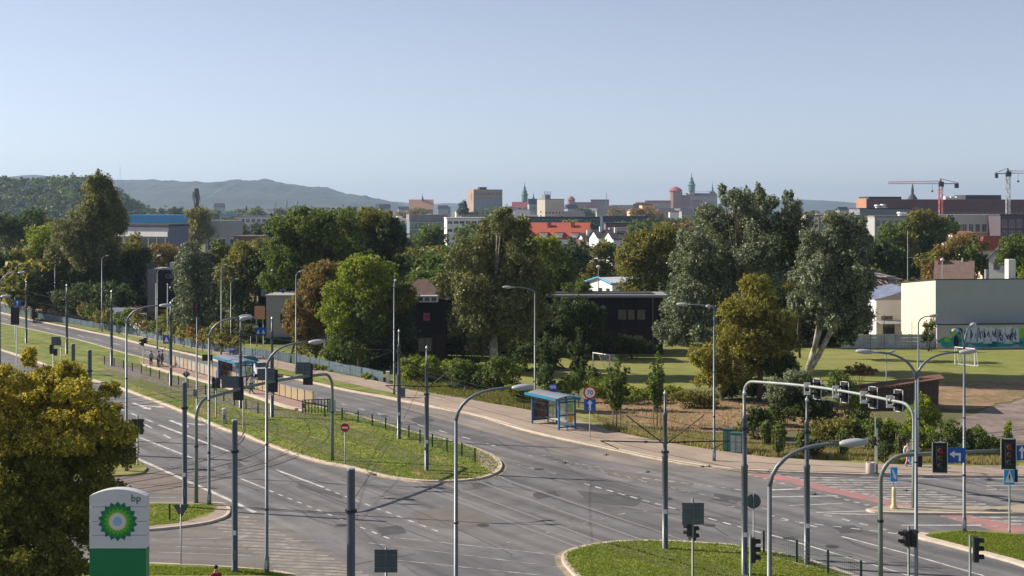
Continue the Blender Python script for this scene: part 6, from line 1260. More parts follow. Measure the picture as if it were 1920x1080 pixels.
# free-standing signal posts and signs
def post(label, px, py, h, r=.05, m=None, name='signal_post', cat='traffic light', yaw=0, grp=None, loc=None):
    b = loc or G(px, py); t_ = thing(name, label, cat, b, 0, grp); ORG[t_.name] = None; mb = MB(); mb.lathe([(r * 1.5, -.05), (r * 1.5, .15), (r, .17), (r, h)], (0, 0, 0), 10); lk('pole', mb, m or greenm, t_, True); return t_
t = post('pedestrian signal with a square sign back on the rounded island', 1299, 1093, 4.1, .055); bigpanel(t, (0, -.1, 3.35), 1.05, 1.05); head_parts(t, (.0, .2, 2.35), 2.1, 2, None, 1.1); head_parts(t, (-.18, -.05, 2.55), -1.9, 2, None, .9)
t = post('small dark pedestrian signal at the foot of the thick catenary pole', 1407, 1130, 3.1, .05); head_parts(t, (.12, 0, 2.4), 1.5, 3, None, 1.15)
t = post('side-facing signal left of the tall double-arm lamp', 1704, 1130, 3.5, .06); head_parts(t, (-.12, 0, 2.95), -1.5, 2, None, 1.1); head_parts(t, (.18, 0, 2.95), 2.6, 2, None, 1.2)
t = post('side-facing signal at the bottom right before the kerb', 1819, 1145, 3.4, .06); head_parts(t, (.26, 0, 2.75), 1.45, 3, None, 1.15)
t = post('thin signal post with a red signal in front of the thicket', 1642, 890, 3.8, .06); head_parts(t, (-.12, -.1, 2.3), 0, 2, 0, .9)
t = post('twin green post beside the litter bin', 1645, 892, 3.2, .045, name='post', cat='post')
t = post('pedestrian crossing sign and signal back on the right island', 1893, 1000, 3.5, .05); head_parts(t, (.28, .05, 3.2), 2.9, 2, None, 1.1)
def ped_sign(par, c, s, turn=0):
    mb = MB(); mb.box(c, (s * .62, .03, s)); o = lk('sign_panel', mb, ltblue, par); q = (c[0], c[1] - .025, c[2]); poly(o, [(-.26 * s, -.38 * s), (.26 * s, -.38 * s), (0, .38 * s)], q, whitep); 
    q = (c[0], c[1] - .035, c[2]); poly(o, [(-.04 * s, -.3 * s), (.0, -.1 * s), (.08 * s, -.3 * s), (.03 * s, .0), (.0, .18 * s), (-.05 * s, .02 * s)], q, blackp, 'figure'); return o
ped_sign(t, (-.05, -.1, 3.2), .95)
t = post('refuge signal and blue crossing sign behind the double-arm lamp', 1712, 953, 3.3, .05); head_parts(t, (.38, .05, 2.85), 2.9, 2, None, 1.1); ped_sign(t, (-.02, -.1, 3.0), .75); mb = MB(); mb.lathe([(.1, .1), (.1, 1.1)], (0, 0, 0), 8); lk('push_button_box', mb, darkm, t)
b = G(1676, 957); t = thing('keep_right_bollard', 'cream bollard with a light blue arrow sign on the refuge', 'bollard', b); ORG[t.name] = None
mb = MB(); mb.lathe([(.22, .1), (.22, .2), (.13, .35), (.12, 1.2), (.1, 1.35), (.04, 1.4)], (0, 0, 0), 12); lk('bollard', mb, mat('cream_plastic', (.62, .50, .28), .6), t, True)
mb = MB(); mb.tube([(0, .02, 1.3), (0, .02, 2.2)], .03, 6); lk('stem', mb, steel, t); o = panel(t, (0, -.02, 2.15), .42, .85, ltblue); mb = MB(); c = (0, -.05, 2.15)
poly(o, [(-.14, .28), (-.06, .32), (.08, -.05), (.15, -.02), (.12, -.30), (-.09, -.12), (-.02, -.09)], c, whitep)
# round, square and triangular sign backs
def signpost(label, px, py, h, shape, size, m=signback, loc=None, mp=None, r=.035):
    t_ = post(label, px, py, h, r, mp or steel, 'road_sign', 'road sign', loc=loc); mb = MB(); zc = h - size * .5
    if shape == 'round': pts = [(math.cos(a) * size / 2, math.sin(a) * size / 2) for a in [k * math.pi / 12 for k in range(24)]]
    elif shape == 'tri': pts = [(-size * .55, size * .45), (size * .55, size * .45), (0, -size * .5)]
    elif shape == 'diamond': pts = [(0, -size * .6), (size * .6, 0), (0, size * .6), (-size * .6, 0)]
    else: pts = [(-size / 2, -size / 2), (size / 2, -size / 2), (size / 2, size / 2), (-size / 2, size / 2)]
    mb.plate(pts, (0, -.06 if m is not signback else .05, zc), (1, 0, 0), (0, 0, 1), .025); o = lk('sign_panel', mb, m, t_); return t_, zc, o
signpost('back of a round sign beside the thick catenary pole', 1413, 1033, 3.0, 'round', .78)
signpost('back of a triangular give-way sign on the bottom verge', 339, 1062, 3.15, 'tri', .75)
signpost('back of a small diamond sign above the plain post on the corner island', 349, 800, 4.6, 'diamond', .55)
signpost('back of a large diamond sign half hidden by the maple', 206, 905, 4.6, 'diamond', 1.25, r=.05)
t, zc, o = signpost('red no-entry sign on the tram reservation', 647, 872, 2.95, 'round', .62, redp); mb = MB(); mb.box((0, -.1, zc), (.42, .012, .13)); lk('white_bar', mb, whitep, o)
t = post('square sign back at the bottom edge left of centre', 724, 1180, 3.5, .05, steel, 'road_sign', 'road sign'); bigpanel(t, (0, -.1, 2.95), .98, .98)
t = post('thin dark signal back half behind the maple leaves', 258, 875, 3.6, .055, polem); head_parts(t, (-.22, 0, 2.8), math.pi, 3, None, 1.1); head_parts(t, (.2, 0, 2.8), math.pi - .2, 3, None, 1.1)
t = post('tall thin post with a small box between gantry leg and platform', 369, 792, 6.6, .07, greenm, 'post', 'post'); mb = MB(); mb.bx(-.28, -.1, -.1, .1, 2.2, 2.8); lk('box', mb, steel, t)
t = post('signal pair on the platform edge seen between the lamps', 405, 786, 4.2, .05, polem); head_parts(t, (-.22, .1, 3.1), math.pi, 3, None, .95); head_parts(t, (.18, .1, 3.1), math.pi, 3, None, .95)
t = post('slim green post right of the hanging signals', 456, 809, 4.0, .045, greenm, 'post', 'post')
t = post('pedestrian signal at the left tip of the tram platform', 269, 686, 3.3, .05, polem); head_parts(t, (-.1, -.1, 2.7), -.8, 2, None, 1.2); head_parts(t, (.2, 0, 2.9), 1.2, 2, None, 1.0)
t = post('pedestrian signal beyond the waiting group', 299, 660, 3.0, .05, polem); head_parts(t, (.1, -.1, 2.5), .6, 2, None, 1.2)
t = post('blue crossing sign beyond the waiting group', 314, 686, 3.6, .04, steel, 'road_sign', 'road sign'); mb = MB(); mb.box((-.1, -.08, 3.05), (.75, .03, 1.0)); o = lk('sign_panel', mb, bluesign, t); poly(o, [(-.27, -.32), (.27, -.32), (0, .32)], (-.1, -.105, 3.05), whitep)
t = post('dark signal on a thin post at the left edge', 31, 700, 7.2, .05, steel); head_parts(t, (-.1, -.1, 6.3), math.pi, 3, None, 1.5, plate=True); 
t = post('sign back with two small signals above the maple', 100, 716, 4.6, .06, steel); bigpanel(t, (.3, -.1, 4.25), .95, .9); head_parts(t, (-.2, -.1, 3.4), math.pi, 3, None, .95); head_parts(t, (.25, -.1, 3.1), math.pi, 2, None, 1.1)
t = post('small two-light signal between sign back and dark posts', 114, 679, 2.7, .05, greenm); head_parts(t, (-.25, 0, 2.35), -1.5, 2, None, 1.1)
t = post('blue direction sign at the far left edge', 28, 640, 6.0, .05, steel, 'road_sign', 'road sign', loc=G(28, 640)); mb = MB(); mb.box((.35, -.08, 5.2), (.85, .03, 1.0)); o = lk('sign_panel', mb, bluesign, t); poly(o, [(-.05, -.3), (.05, -.3), (.05, .1), (.2, .1), (0, .35), (-.2, .1), (-.05, .1)], (.35, -.105, 5.2), whitep)
t = post('blue warning sign group beside the orange billboard', 494, 662, 3.6, .04, steel, 'road_sign', 'road sign'); mb = MB(); mb.box((-.3, -.08, 2.7), (1.4, .03, 1.0)); o = lk('sign_panel', mb, bluesign, t)
for q in (-.65, .0): poly(o, [(-.2, -.25), (.2, -.25), (0, .25)], (q, -.105, 2.7), whitep)
t = post('hanging red signal behind the tram stop pole', 470, 664, 3.6, .04, steel); head_parts(t, (0, -.1, 2.9), 0, 3, 0, 1.3)
t = post('dark red signal in front of the feathery tree', 369, 660, 6.2, .05, steel); head_parts(t, (0, -.1, 5.4), 0, 3, 0, 1.5, plate=True)
t = post('round white sign back beyond the blue fence', 171, 604, 2.6, .04, steel, 'road_sign', 'road sign'); mb = MB(); mb.plate([(math.cos(k * .5236) * .33, math.sin(k * .5236) * .33) for k in range(12)], (0, -.05, 2.3), (1, 0, 0), (0, 0, 1), .02); lk('sign_panel', mb, whitep, t)
# bus-stop sign discs
for (lb, x, y, hh) in [('round blue bus stop sign behind the bus shelter', 1037, 795, 3.3), ('small blue bus stop sign on the far pavement beyond the tram shelter', 435, 682, 1.9)]:
    t, zc, o = signpost(lb, x, y, hh, 'square', .62, mat('violet_blue', (.06, .07, .42), .5)); mb = MB(); mb.box((0, -.09, zc + .12), (.5, .012, .26)); lk('pictogram', mb, mat('pale_lilac', (.45, .5, .7), .6), o)
# 70 and the arrow
t = post('speed limit 70 sign above a blue one-way arrow beside the bus shelter', 1106, 822, 4.0, .035, steel, 'road_sign', 'road sign'); s7 = G(1106, 822).y / F; z7 = 18 - (736 - HY) * s7
circ = lambda r: [(math.cos(k * math.pi / 14) * r, math.sin(k * math.pi / 14) * r) for k in range(28)]
mb = MB(); mb.plate(circ(.52), (0, -.05, z7), (1, 0, 0), (0, 0, 1), .025); o = lk('sign_panel', mb, redp, t)
poly(o, circ(.40), (0, -.078, z7), whitep, 'white_disc'); text('70', .50, blackp, o, (0, -.09, z7 - .17), name='number')
za = z7 - .98; mb = MB(); mb.box((0, -.06, za), (.92, .03, .96)); o = lk('sign_panel', mb, bluesign, t); poly(o, [(-.08, -.40), (.08, -.40), (.08, .12), (.22, .12), (0, .42), (-.22, .12), (-.08, .12)], (0, -.085, za), whitep)
# --- bus shelters
shel_b = mat('shelter_blue', (.015, .10, .27), .45, .12, 2); roofb = mat('shelter_roof_blue', (.02, .17, .28), .4, .12, 2)
def shelter(label, o, rz, Ls=4.2, Dp=1.5):
    t_ = thing('bus_shelter', label, 'shelter', o, rz); h_ = 2.45
    for i, (x, y) in enumerate([(0, 0), (0, Dp), (Ls, 0), (Ls, Dp), (Ls * .33, Dp), (Ls * .66, Dp)]): mb = MB(); mb.bx(x - .06, x + .06, y - .06, y + .06, 0, h_); lk('post', mb, shel_b, t_)
    mb = MB(); n = 8; vs = []
    for x in (-.35, Ls + .25):
        for i in range(n + 1): y = -.45 + (Dp + .75) * i / n; vs.append((x, y, h_ + .08 + .22 * math.sin(math.pi * i / n)))
    for x in (-.35, Ls + .25):
        for i in range(n + 1): y = -.45 + (Dp + .75) * i / n; vs.append((x, y, h_ + .02 + .22 * math.sin(math.pi * i / n)))
    k = n + 1; fs = [(i, k + i, k + i + 1, i + 1) for i in range(n)] + [(2 * k + i, 2 * k + i + 1, 3 * k + i + 1, 3 * k + i) for i in range(n)] + [(i, i + 1, 2 * k + i + 1, 2 * k + i) for i in range(n)] + [(k + i, 3 * k + i, 3 * k + i + 1, k + i + 1) for i in range(n)]
    mb.add(vs, fs); lk('roof', mb, mat('shelter_roof_sheet', (.22, .24, .28), .4, .15, 1.5), t_)
    mb = MB(); mb.bx(-.4, Ls + .3, -.52, -.44, h_ - .06, h_ + .16); mb.bx(-.4, Ls + .3, Dp + .3, Dp + .36, h_ - .04, h_ + .14); mb.bx(-.42, -.36, -.44, Dp + .3, h_ - .04, h_ + .12); mb.bx(Ls + .25, Ls + .3, -.44, Dp + .3, h_ - .04, h_ + .12); lk('roof_edge', mb, roofb, t_)
    gl = clear('shelter_glass', (.55, .62, .55), .38)
    for i in range(3): mb = MB(); mb.bx(Ls * i / 3 + .08, Ls * (i + 1) / 3 - .08, Dp - .01, Dp + .01, .25, h_ - .2); lk('glass_pane', mb, gl, t_)
    for i in range(2): mb = MB(); mb.bx(Ls - .01, Ls + .01, .08 + i * Dp / 2, Dp / 2 - .04 + i * Dp / 2, .35, h_ - .35); lk('glass_pane', mb, gl, t_)
    mb = MB(); mb.bx(Ls - .04, Ls + .04, Dp / 2 - .03, Dp / 2 + .03, 0, h_); mb.bx(Ls - .05, Ls + .05, .06, Dp - .06, .15, .25); mb.bx(Ls - .05, Ls + .05, .06, Dp - .06, 1.1, 1.2); mb.bx(Ls - .05, Ls + .05, .06, Dp - .06, h_ - .3, h_ - .18); lk('end_frame', mb, shel_b, t_)
    mb = MB(); mb.bx(-.08, .08, .06, Dp - .06, .25, h_ - .1); a = lk('advert_box', mb, shel_b, t_)
    for x in (.085, -.085):
        mb = MB(); mb.bx(x - .006, x + .006, .16, Dp - .16, .4, h_ - .25); p = lk('poster', mb, mat('dark_poster', (.06, .03, .035), .3, .6, 4, col2=(.25, .20, .16), c2amt=.35, c2scale=1.8), a)
    mb = MB(); mb.bx(Ls + .015, Ls + .03, Dp * .55, Dp * .86, .55, 1.35); lk('poster', mb, mat('orange_red_poster', (.62, .10, .03), .5, .3, 4, col2=(.75, .42, .04), c2scale=2.5), t_)
    mb = MB(); mb.bx(Ls + .012, Ls + .02, Dp * .55, Dp * .86, 1.4, 2.1); lk('timetable', mb, mat('lime_poster', (.25, .45, .12), .5, .3, 4), t_)
    mb = MB(); mb.bx(.3, Ls - .4, Dp - .5, Dp - .1, .48, .53); [mb.bx(x, x + .06, Dp - .35, Dp - .25, 0, .48) for x in (.5, Ls / 2, Ls - .7)]; lk('bench', mb, mat('pale_bench', (.5, .5, .45), .6), t_)
    mb = MB(); mb.bx(Ls * .33 + .1, Ls * .33 + .6, Dp - .06, Dp - .03, 1.2, 2.0); lk('timetable', mb, mat('pale_notice', (.45, .5, .6), .6), t_)
    return t_
a0, a1 = G(998, 794, L), G(1048, 806.5, L); dv = a1 - a0
shelter('blue bus shelter with a curved roof on the far pavement', a0, math.atan2(dv.y, dv.x), dv.length, 1.55)
a0, a1 = G(410, 716, .3), G(463, 733, .3); dv = a1 - a0
shelter('blue tram stop shelter on the pink platform', a0, math.atan2(dv.y, dv.x), 6.2, 1.4)
# --- platform barrier: panels and posts
t = thing('platform_barrier', 'row of pale yellow glass barrier panels along the tram platform', 'barrier', (0, 0, 0))
bp_ = smooth(GP([(322, 690), (393, 711), (480, 736), (527, 749), (567, 760), (592, 764)]), 2); amber = clear('amber_glass', (.52, .41, .26), .66); pale = clear('pale_glass', (.55, .52, .45), .5)
def walk(path, step):
    out = [Vector(path[0])]; acc = 0
    for i in range(len(path) - 1):
        a, b = Vector(path[i]), Vector(path[i + 1]); l = (b - a).length; s_ = step - acc
        while s_ <= l: out.append(a.lerp(b, s_ / l)); s_ += step
        acc = l - (s_ - step)
    return out
w_ = walk(bp_, 1.35)
for i in range(len(w_) - 1):
    a, b = w_[i], w_[i + 1]; m = (a + b) / 2; rz = math.atan2(b.y - a.y, b.x - a.x); l = (b - a).length
    mb = MB(); mb.box((m.x, m.y, .32 + .56), (l - .1, .02, 1.0), rz); lk('panel', mb, amber if i > 11 or i % 3 == 0 else pale, t)
    mb = MB(); mb.box((m.x, m.y, 1.42), (l, .05, .04), rz); lk('rail', mb, steel_lt, t)
for p in w_: mb = MB(); mb.box((p.x, p.y, .3 + .57), (.07, .07, 1.15), 0); lk('post', mb, dkgreen, t)
# end railing of the platform
t = thing('platform_gate', 'dark railing closing the right end of the tram platform', 'railing', G(570, 775, .3)); ORG[t.name] = None; g0 = G(567, 774, .3); g1 = G(620, 772, .3); dv = g1 - g0; n = 9
for i in range(n + 1): q = dv * i / n + (g0 - t.location); mb = MB(); mb.box((q.x, q.y, .5), (.07, .07, 1.15)); lk('post', mb, dkgreen if i % 3 else darkm, t)
mb = MB(); mb.tube([g0 - t.location + Vector((0, 0, 1.1)), g1 - t.location + Vector((0, 0, 1.1))], .04, 6); lk('rail', mb, darkm, t)
mb = MB(); q = dv; 
b = G(622, 774); t = thing('cabinet', 'white cabinet at the end of the platform railing behind the gantry leg', 'cabinet', b); ORG[t.name] = None; mb = MB(); mb.bx(-.35, .35, -.2, .2, 0, 1.15); lk('body', mb, whitep, t); mb = MB(); mb.bx(-.3, .3, -.23, -.2, .1, 1.05); lk('door', mb, steel_lt, t); mb = MB(); mb.bx(-.38, .38, -.25, .24, 1.15, 1.2); lk('lid', mb, steel_lt, t)
# information board on the platform
t = post('dark information board on the platform seen from behind', 398, 712, 2.6, .05, steel, 'information_board', 'display'); mb = MB(); mb.bx(-1.05, .0, -.1, .1, 2.0, 2.65); lk('display', mb, darkm, t)
# --- green mesh fences on the reservation
mesh_m = clear('fence_mesh', (.03, .07, .05), .22)
def meshfence(label, pts, step, h, m=dkgreen, wires=True, r=.035):
    t_ = thing('mesh_fence', label, 'fence', (0, 0, 0)); w_ = walk(smooth(GP(pts), 1), step)
    for p in w_: mb = MB(); mb.box((p.x, p.y, L + h / 2), (.10, .10, h)); lk('post', mb, m, t_)
    for i in range(len(w_) - 1):
        a, b = w_[i], w_[i + 1]; mb = MB(); 
        for k in (range(6) if m is dkgreen else (0, 5)): z = L + .08 + k * (h - .1) / 5; mb.tube([(a.x, a.y, z), (b.x, b.y, z)], .009, 4)
        n_ = 16
        for k in (range(1, n_) if m is dkgreen else ()): q = a.lerp(b, k / n_); mb.tube([(q.x, q.y, L + .08), (q.x, q.y, L + h - .02)], .007, 3)
        lk('mesh_panel', mb, dkgreen, t_)
    return t_
meshfence('green mesh fence on the right half of the tram reservation', [(609, 784), (658, 792), (700, 802), (748, 816), (775, 828), (817, 844), (862, 857), (912, 878)], 2.35, 1.0)
meshfence('dark fence between the tracks beside the platform', [(196, 685), (226, 692), (276, 706), (315, 718), (358, 731), (420, 756), (450, 766), (495, 781)], 2.9, .95, polem)
meshfence('green mesh fence at the edge of the near rounded island', [(1432, 1041), (1474, 1052), (1560, 1082), (1640, 1110)], 2.4, 1.15)
b = G(318, 979); t = thing('post', 'short dark post on the corner island grass', 'post', b); ORG[t.name] = None; mb = MB(); mb.bx(-.04, .04, -.04, .04, 0, 1.0); mb.box((0, 0, 1.02), (.1, .1, .04)); lk('post', mb, dkgreen, t)
# --- blue sheet fence beyond the far pavement
t = thing('sheet_fence', 'long blue-grey corrugated sheet fence behind the far pavement', 'fence', (0, 0, 0))
fp = walk(smooth(GP([(-60, 574), (0, 585), (37, 592), (120, 607), (245, 628), (325, 645), (375, 655), (475, 670), (555, 681), (605, 692), (650, 701), (720, 716)]), 1), 2.5)
fm = mat('blue_grey_sheet', (.15, .215, .26), .6, .22, .9, .3, 8, col2=(.10, .14, .16), c2scale=.2)
for i in range(len(fp) - 1):
    a, b = fp[i], fp[i + 1]; rz = math.atan2(b.y - a.y, b.x - a.x); m = (a + b) / 2; l = (b - a).length; mb = MB(); d = (b - a).normalized(); n_ = Vector((-d.y, d.x)); K = 14; hh = rnd.uniform(.98, 1.08)
    vs = []
    for k in range(K + 1): q = a + d * (.03 + (l - .06) * k / K) + n_ * (.03 if k % 2 else -.03); vs += [(q.x, q.y, .02), (q.x, q.y, hh)]
    mb.add(vs, [(2 * k, 2 * k + 2, 2 * k + 3, 2 * k + 1) for k in range(K)]); o = lk('panel', mb, fm, t)
    if i % 1 == 0: mb = MB(); mb.box((a.x, a.y, .55), (.08, .08, 1.15)); lk('post', mb, steel, t)
b = G(727, 718); t = thing('gate_post', 'white concrete post at the right end of the blue fence', 'post', b); ORG[t.name] = None; mb = MB(); mb.bx(-.17, .17, -.17, .17, 0, 1.15); mb.box((0, 0, 1.17), (.4, .4, .06)); lk('post', mb, whitep, t)
# --- cabinets, bin, cylinders
for (lb, x, y, w__, hh) in [('taller green utility cabinet left of the pair', 1366, 847, .75, 1.65), ('grey-green utility cabinet right of the pair', 1381, 851, .8, 1.5)]:
    b = G(x, y); t = thing('utility_cabinet', lb, 'cabinet', b, R(-20), 'utility cabinets'); mb = MB(); mb.bx(-w__ / 2, w__ / 2, -.25, .25, .05, hh); lk('body', mb, mat('cabinet_green', (.04, .12, .10), .6, .2, 2), t); mb = MB(); mb.bx(-w__ / 2 - .04, w__ / 2 + .04, -.29, .29, hh, hh + .08); lk('lid', mb, mat('cabinet_green', 0), t)
    for q in (-.5, .02): mb = MB(); mb.bx(w__ * q + .02, w__ * (q + .5) - .02, -.275, -.25, .15, hh - .1); lk('door', mb, mat('cabinet_door_%d' % (x % 2), [(.05, .13, .11), (.20, .24, .24)][x % 2], .6, .25, 3), t)
    mb = MB(); mb.bx(-w__ / 2 - .03, w__ / 2 + .03, -.28, .28, -.05, .06); lk('plinth', mb, kerbm, t)
b = G(1632, 888, L); t = thing('litter_bin', 'round concrete litter bin on the far pavement', 'bin', b); ORG[t.name] = None; mb = MB(); mb.lathe([(.30, 0), (.31, .1), (.31, .72), (.29, .76), (.24, .76), (.24, .4)], (0, 0, 0), 16); lk('bin', mb, mat('bin_concrete', (.42, .36, .32), .9, .12, 3), t, True); mb = MB(); mb.lathe([(.235, .3), (.235, .7)], (0, 0, 0), 12); lk('liner', mb, darkm, t)
b = G(421, 797); t = thing('cylinder_marker', 'white cylindrical service post on the grass by the near kerb', 'post', b); ORG[t.name] = None; mb = MB(); mb.lathe([(.2, 0), (.2, 1.28), (.22, 1.3), (.22, 1.38), (.1, 1.42)], (0, 0, 0), 14); lk('post', mb, mat('dirty_white', (.52, .51, .50), .8, .2, 2), t, True); mb = MB(); mb.bx(-.08, .08, -.215, -.19, .5, .9); lk('hatch', mb, steel, t)
b = G(744, 745, L); t = thing('cabinet', 'small grey cabinet at the foot of the lamp by the fence end', 'cabinet', b); ORG[t.name] = None; mb = MB(); mb.bx(.1, .8, -.2, .2, 0, 1.0); lk('body', mb, mat('cabinet_grey', (.25, .28, .29), .6), t); mb = MB(); mb.bx(.15, .75, -.22, -.2, .1, .9); lk('door', mb, signback, t)
# --- goals
def goal(label, pa, pb, h=2.0, back=1.3):
    a, b = G(*pa), G(*pb); t_ = thing('football_goal', label, 'goal', a); ORG[t_.name] = None; d = b - a; n_ = Vector((-d.y, d.x, 0)).normalized() * back
    mb = MB(); mb.tube([(0, 0, 0), (0, 0, h), d + Vector((0, 0, h)), d], .07, 8); lk('frame', mb, whitep, t_)
    mb = MB(); mb.tube([(0, 0, h), n_ * .35 + Vector((0, 0, h)), n_, (0, 0, 0)], .03, 6); mb.tube([d + Vector((0, 0, h)), d + n_ * .35 + Vector((0, 0, h)), d + n_, d], .03, 6); mb.tube([n_, d + n_], .03, 6); lk('stay', mb, whitep, t_)
    mb = MB()
    for i in range(1, 26): q = d * i / 26; mb.tube([q + Vector((0, 0, h)), q + n_ * .35 + Vector((0, 0, h)), q + n_], .008, 3)
    for i in range(1, 12): z = h * i / 12; f = 1 - (z / h) * .65; mb.tube([n_ * f + Vector((0, 0, z)), d + n_ * f + Vector((0, 0, z))], .008, 3); mb.tube([(0, 0, z), n_ * f + Vector((0, 0, z))], .008, 3)
    lk('net', mb, mat('net_grey', (.35, .36, .34), .8), t_); return t_
goal('white football goal with a net in the left part of the pitch', (1112, 697), (1143, 702), 2.1, 1.8)
goal('white football goal at the right in front of the graffiti wall', (1791, 683), (1828, 687), 2.0, .6)
# --- bp totem
b = Vector(P(224, 392, 50)) - Vector((0, 0, 18)); s_ = 50 / F; t = thing('fuel_station_sign', 'tall white and green bp fuel station totem with a flower emblem', 'sign', b); ORG[t.name] = None
W2 = 53 * s_; ztop = 18 - (915 - HY) * s_; zs = 18 - (928 - HY) * s_; zg = 18 - (1026 - HY) * s_
tw = mat('totem_white', (.62, .62, .64), .35, .05, 1); tg = mat('totem_green', (.012, .19, .07), .35, .06, 1)
def arc(z0, z1): return [(-W2, z0), (W2, z0)] + [(W2 * (1 - k / 6), z1 + (ztop - zs) * (1 - (1 - k / 6) ** 2)) for k in range(13)]
segs = [zg, 18 - (1001 - HY) * s_, 18 - (975 - HY) * s_, 18 - (948 - HY) * s_]
for i in range(3): mb = MB(); mb.bx(-W2, W2, -.22, .22, segs[i] + .008, segs[i + 1] - .008); lk('panel', mb, tw, t)
mb = MB(); mb.plate(arc(segs[3] + .008, zs), (0, .22, 0), (1, 0, 0), (0, 0, 1), .44); lk('panel', mb, tw, t)
mb = MB(); mb.bx(-W2, W2, -.22, .22, 3.2, zg - .008); mb2 = MB(); lk('panel', mb, tg, t); mb = MB(); mb.bx(-W2, W2, -.22, .22, .1, 3.19); lk('panel', mb, tg, t); mb = MB(); mb.bx(-W2 + .1, W2 - .1, -.17, .17, 0, ztop - .3); lk('core', mb, steel, t)
zc = 18 - (975 - HY) * s_; c0 = (0, -.235, zc)
def star(r1, r2, n=18, ph=0): return [((r1 if k % 2 == 0 else r2) * math.sin(math.pi * k / n + ph), (r1 if k % 2 == 0 else r2) * math.cos(math.pi * k / n + ph)) for k in range(2 * n)]
for i, (r1, r2, col, ph) in enumerate([(.70, .585, (.012, .16, .09), 0), (.585, .49, (.02, .27, .05), math.pi / 18), (.49, .38, (.12, .42, .03), 0), (.34, .29, (.55, .60, .25), math.pi / 18)]):
    mb = MB(); mb.plate(star(r1, r2, 18, ph), (0, -.222 - .007 * i, zc), (1, 0, 0), (0, 0, 1), .006); lk('petals', mb, mat('emblem_%d' % i, col, .4, .03), t)
mb = MB(); mb.plate(circ(.285), (0, -.252, zc), (1, 0, 0), (0, 0, 1), .006); lk('emblem_centre', mb, mat('emblem_pale', (.66, .64, .60), .4, .03), t)
mb = MB(); mb.plate(circ(.16), (0, -.259, zc), (1, 0, 0), (0, 0, 1), .006); lk('emblem_centre', mb, mat('emblem_sky', (.30, .45, .68), .4, .2, 1.5), t)
text('bp', .36, mat('emblem_green_text', (.012, .13, .08), .4), t, ((258 - 224) * s_, -.226, 18 - (938 - HY) * s_), name='lettering')
# --- people
def person(name_l, loc, rz, pose, top, legs, hair, h=1.72, bag=None):
    t_ = thing('person', name_l, 'person', loc, rz); s_ = h / 1.72
    st = {'stand': 0.06, 'walk': .24}[pose]
    J = {'pel': (0, 0, .93), 'ch': (0, -.01, 1.22), 'nk': (0, 0, 1.46), 'hd0': (0, -.01, 1.54), 'hd1': (0, -.02, 1.70), 'hl': (-.09, 0, .90), 'kl': (-.10, -st * .6, .50), 'al': (-.10, st * .6 - .0, .08), 'tl': (-.10, st * .6 - .16, .03),
         'hr': (.09, 0, .90), 'kr': (.10, st * .2 - .02, .50), 'ar': (.10, -st, .08), 'tr': (.10, -st - .16, .03), 'sl': (-.19, 0, 1.40), 'el': (-.24, st * .5, 1.13), 'wl': (-.25, -.05 + st * .3, .90), 'fl': (-.25, -.07 + st * .3, .80), 'sr': (.19, 0, 1.40), 'er': (.24, -st * .3, 1.13), 'wr': (.25, -.10 - st, .92), 'fr': (.25, -.14 - st, .84)}
    RD = {'pel': .14, 'ch': .155, 'nk': .06, 'hd0': .075, 'hd1': .095, 'hl': .09, 'kl': .06, 'al': .04, 'tl': .035, 'hr': .09, 'kr': .06, 'ar': .04, 'tr': .035, 'sl': .06, 'el': .042, 'wl': .03, 'fl': .035, 'sr': .06, 'er': .042, 'wr': .03, 'fr': .035}
    E = [('pel', 'ch'), ('ch', 'nk'), ('nk', 'hd0'), ('hd0', 'hd1'), ('pel', 'hl'), ('hl', 'kl'), ('kl', 'al'), ('al', 'tl'), ('pel', 'hr'), ('hr', 'kr'), ('kr', 'ar'), ('ar', 'tr'), ('nk', 'sl'), ('sl', 'el'), ('el', 'wl'), ('wl', 'fl'), ('nk', 'sr'), ('sr', 'er'), ('er', 'wr'), ('wr', 'fr')]
    def skin(nm, keys, m, extra=0.0):
        ks = [k for k in J if k in keys]; me = bpy.data.meshes.new(nm); me.from_pydata([tuple(Vector(J[k]) * s_) for k in ks], [(ks.index(a), ks.index(b)) for a, b in E if a in ks and b in ks], [])
        o = link(nm, me, t_); me.materials.append(m); md = o.modifiers.new('s', 'SKIN'); 
        for k, sv in zip(ks, me.skin_vertices[0].data): sv.radius = ((RD[k] + extra) * s_,) * 2
        me.skin_vertices[0].data[0].use_root = True; md.use_smooth_shade = True; sb_ = o.modifiers.new('u', 'SUBSURF'); sb_.levels = sb_.render_levels = 1; return o
    sk = mat('skin', (.45, .27, .19), .6, .08, 3)
    b_ = skin('body', list(J), sk)
    skin('jacket', ['pel', 'ch', 'nk', 'sl', 'el', 'wl', 'sr', 'er', 'wr'], top, .022); skin('trousers', ['pel', 'hl', 'kl', 'al', 'hr', 'kr', 'ar'], legs, .018)
    mb = MB(); mb.ell(Vector(J['hd1']) * s_ + Vector((0, .03, .02)), (.10 * s_, .11 * s_, .10 * s_), 10, 7); lk('hair', mb, hair, t_, True)
    mb = MB(); f = Vector(J['hd1']) * s_; mb.ell(f + Vector((-.035, -.095, -.01)), (.012, .01, .01), 6, 4); mb.ell(f + Vector((.035, -.095, -.01)), (.012, .01, .01), 6, 4); lk('eyes', mb, blackp, t_); mb = MB(); mb.ell(f + Vector((0, -.105, -.04)), (.014, .02, .022), 6, 4); lk('nose', mb, sk, t_)
    mb = MB(); 
    for k in ('tl', 'tr'): mb.ell(Vector(J[k]) * s_ + Vector((0, .05, .0)), (.05, .14, .05), 8, 5)
    lk('shoes', mb, darkm, t_)
    if bag: mb = MB(); mb.box((0, .2 * s_, 1.22 * s_), (.3, .16, .42)); lk('backpack', mb, bag, t_)
    return t_
cl = lambda n, c: mat('cloth_' + n, c, .9, .15, 4)
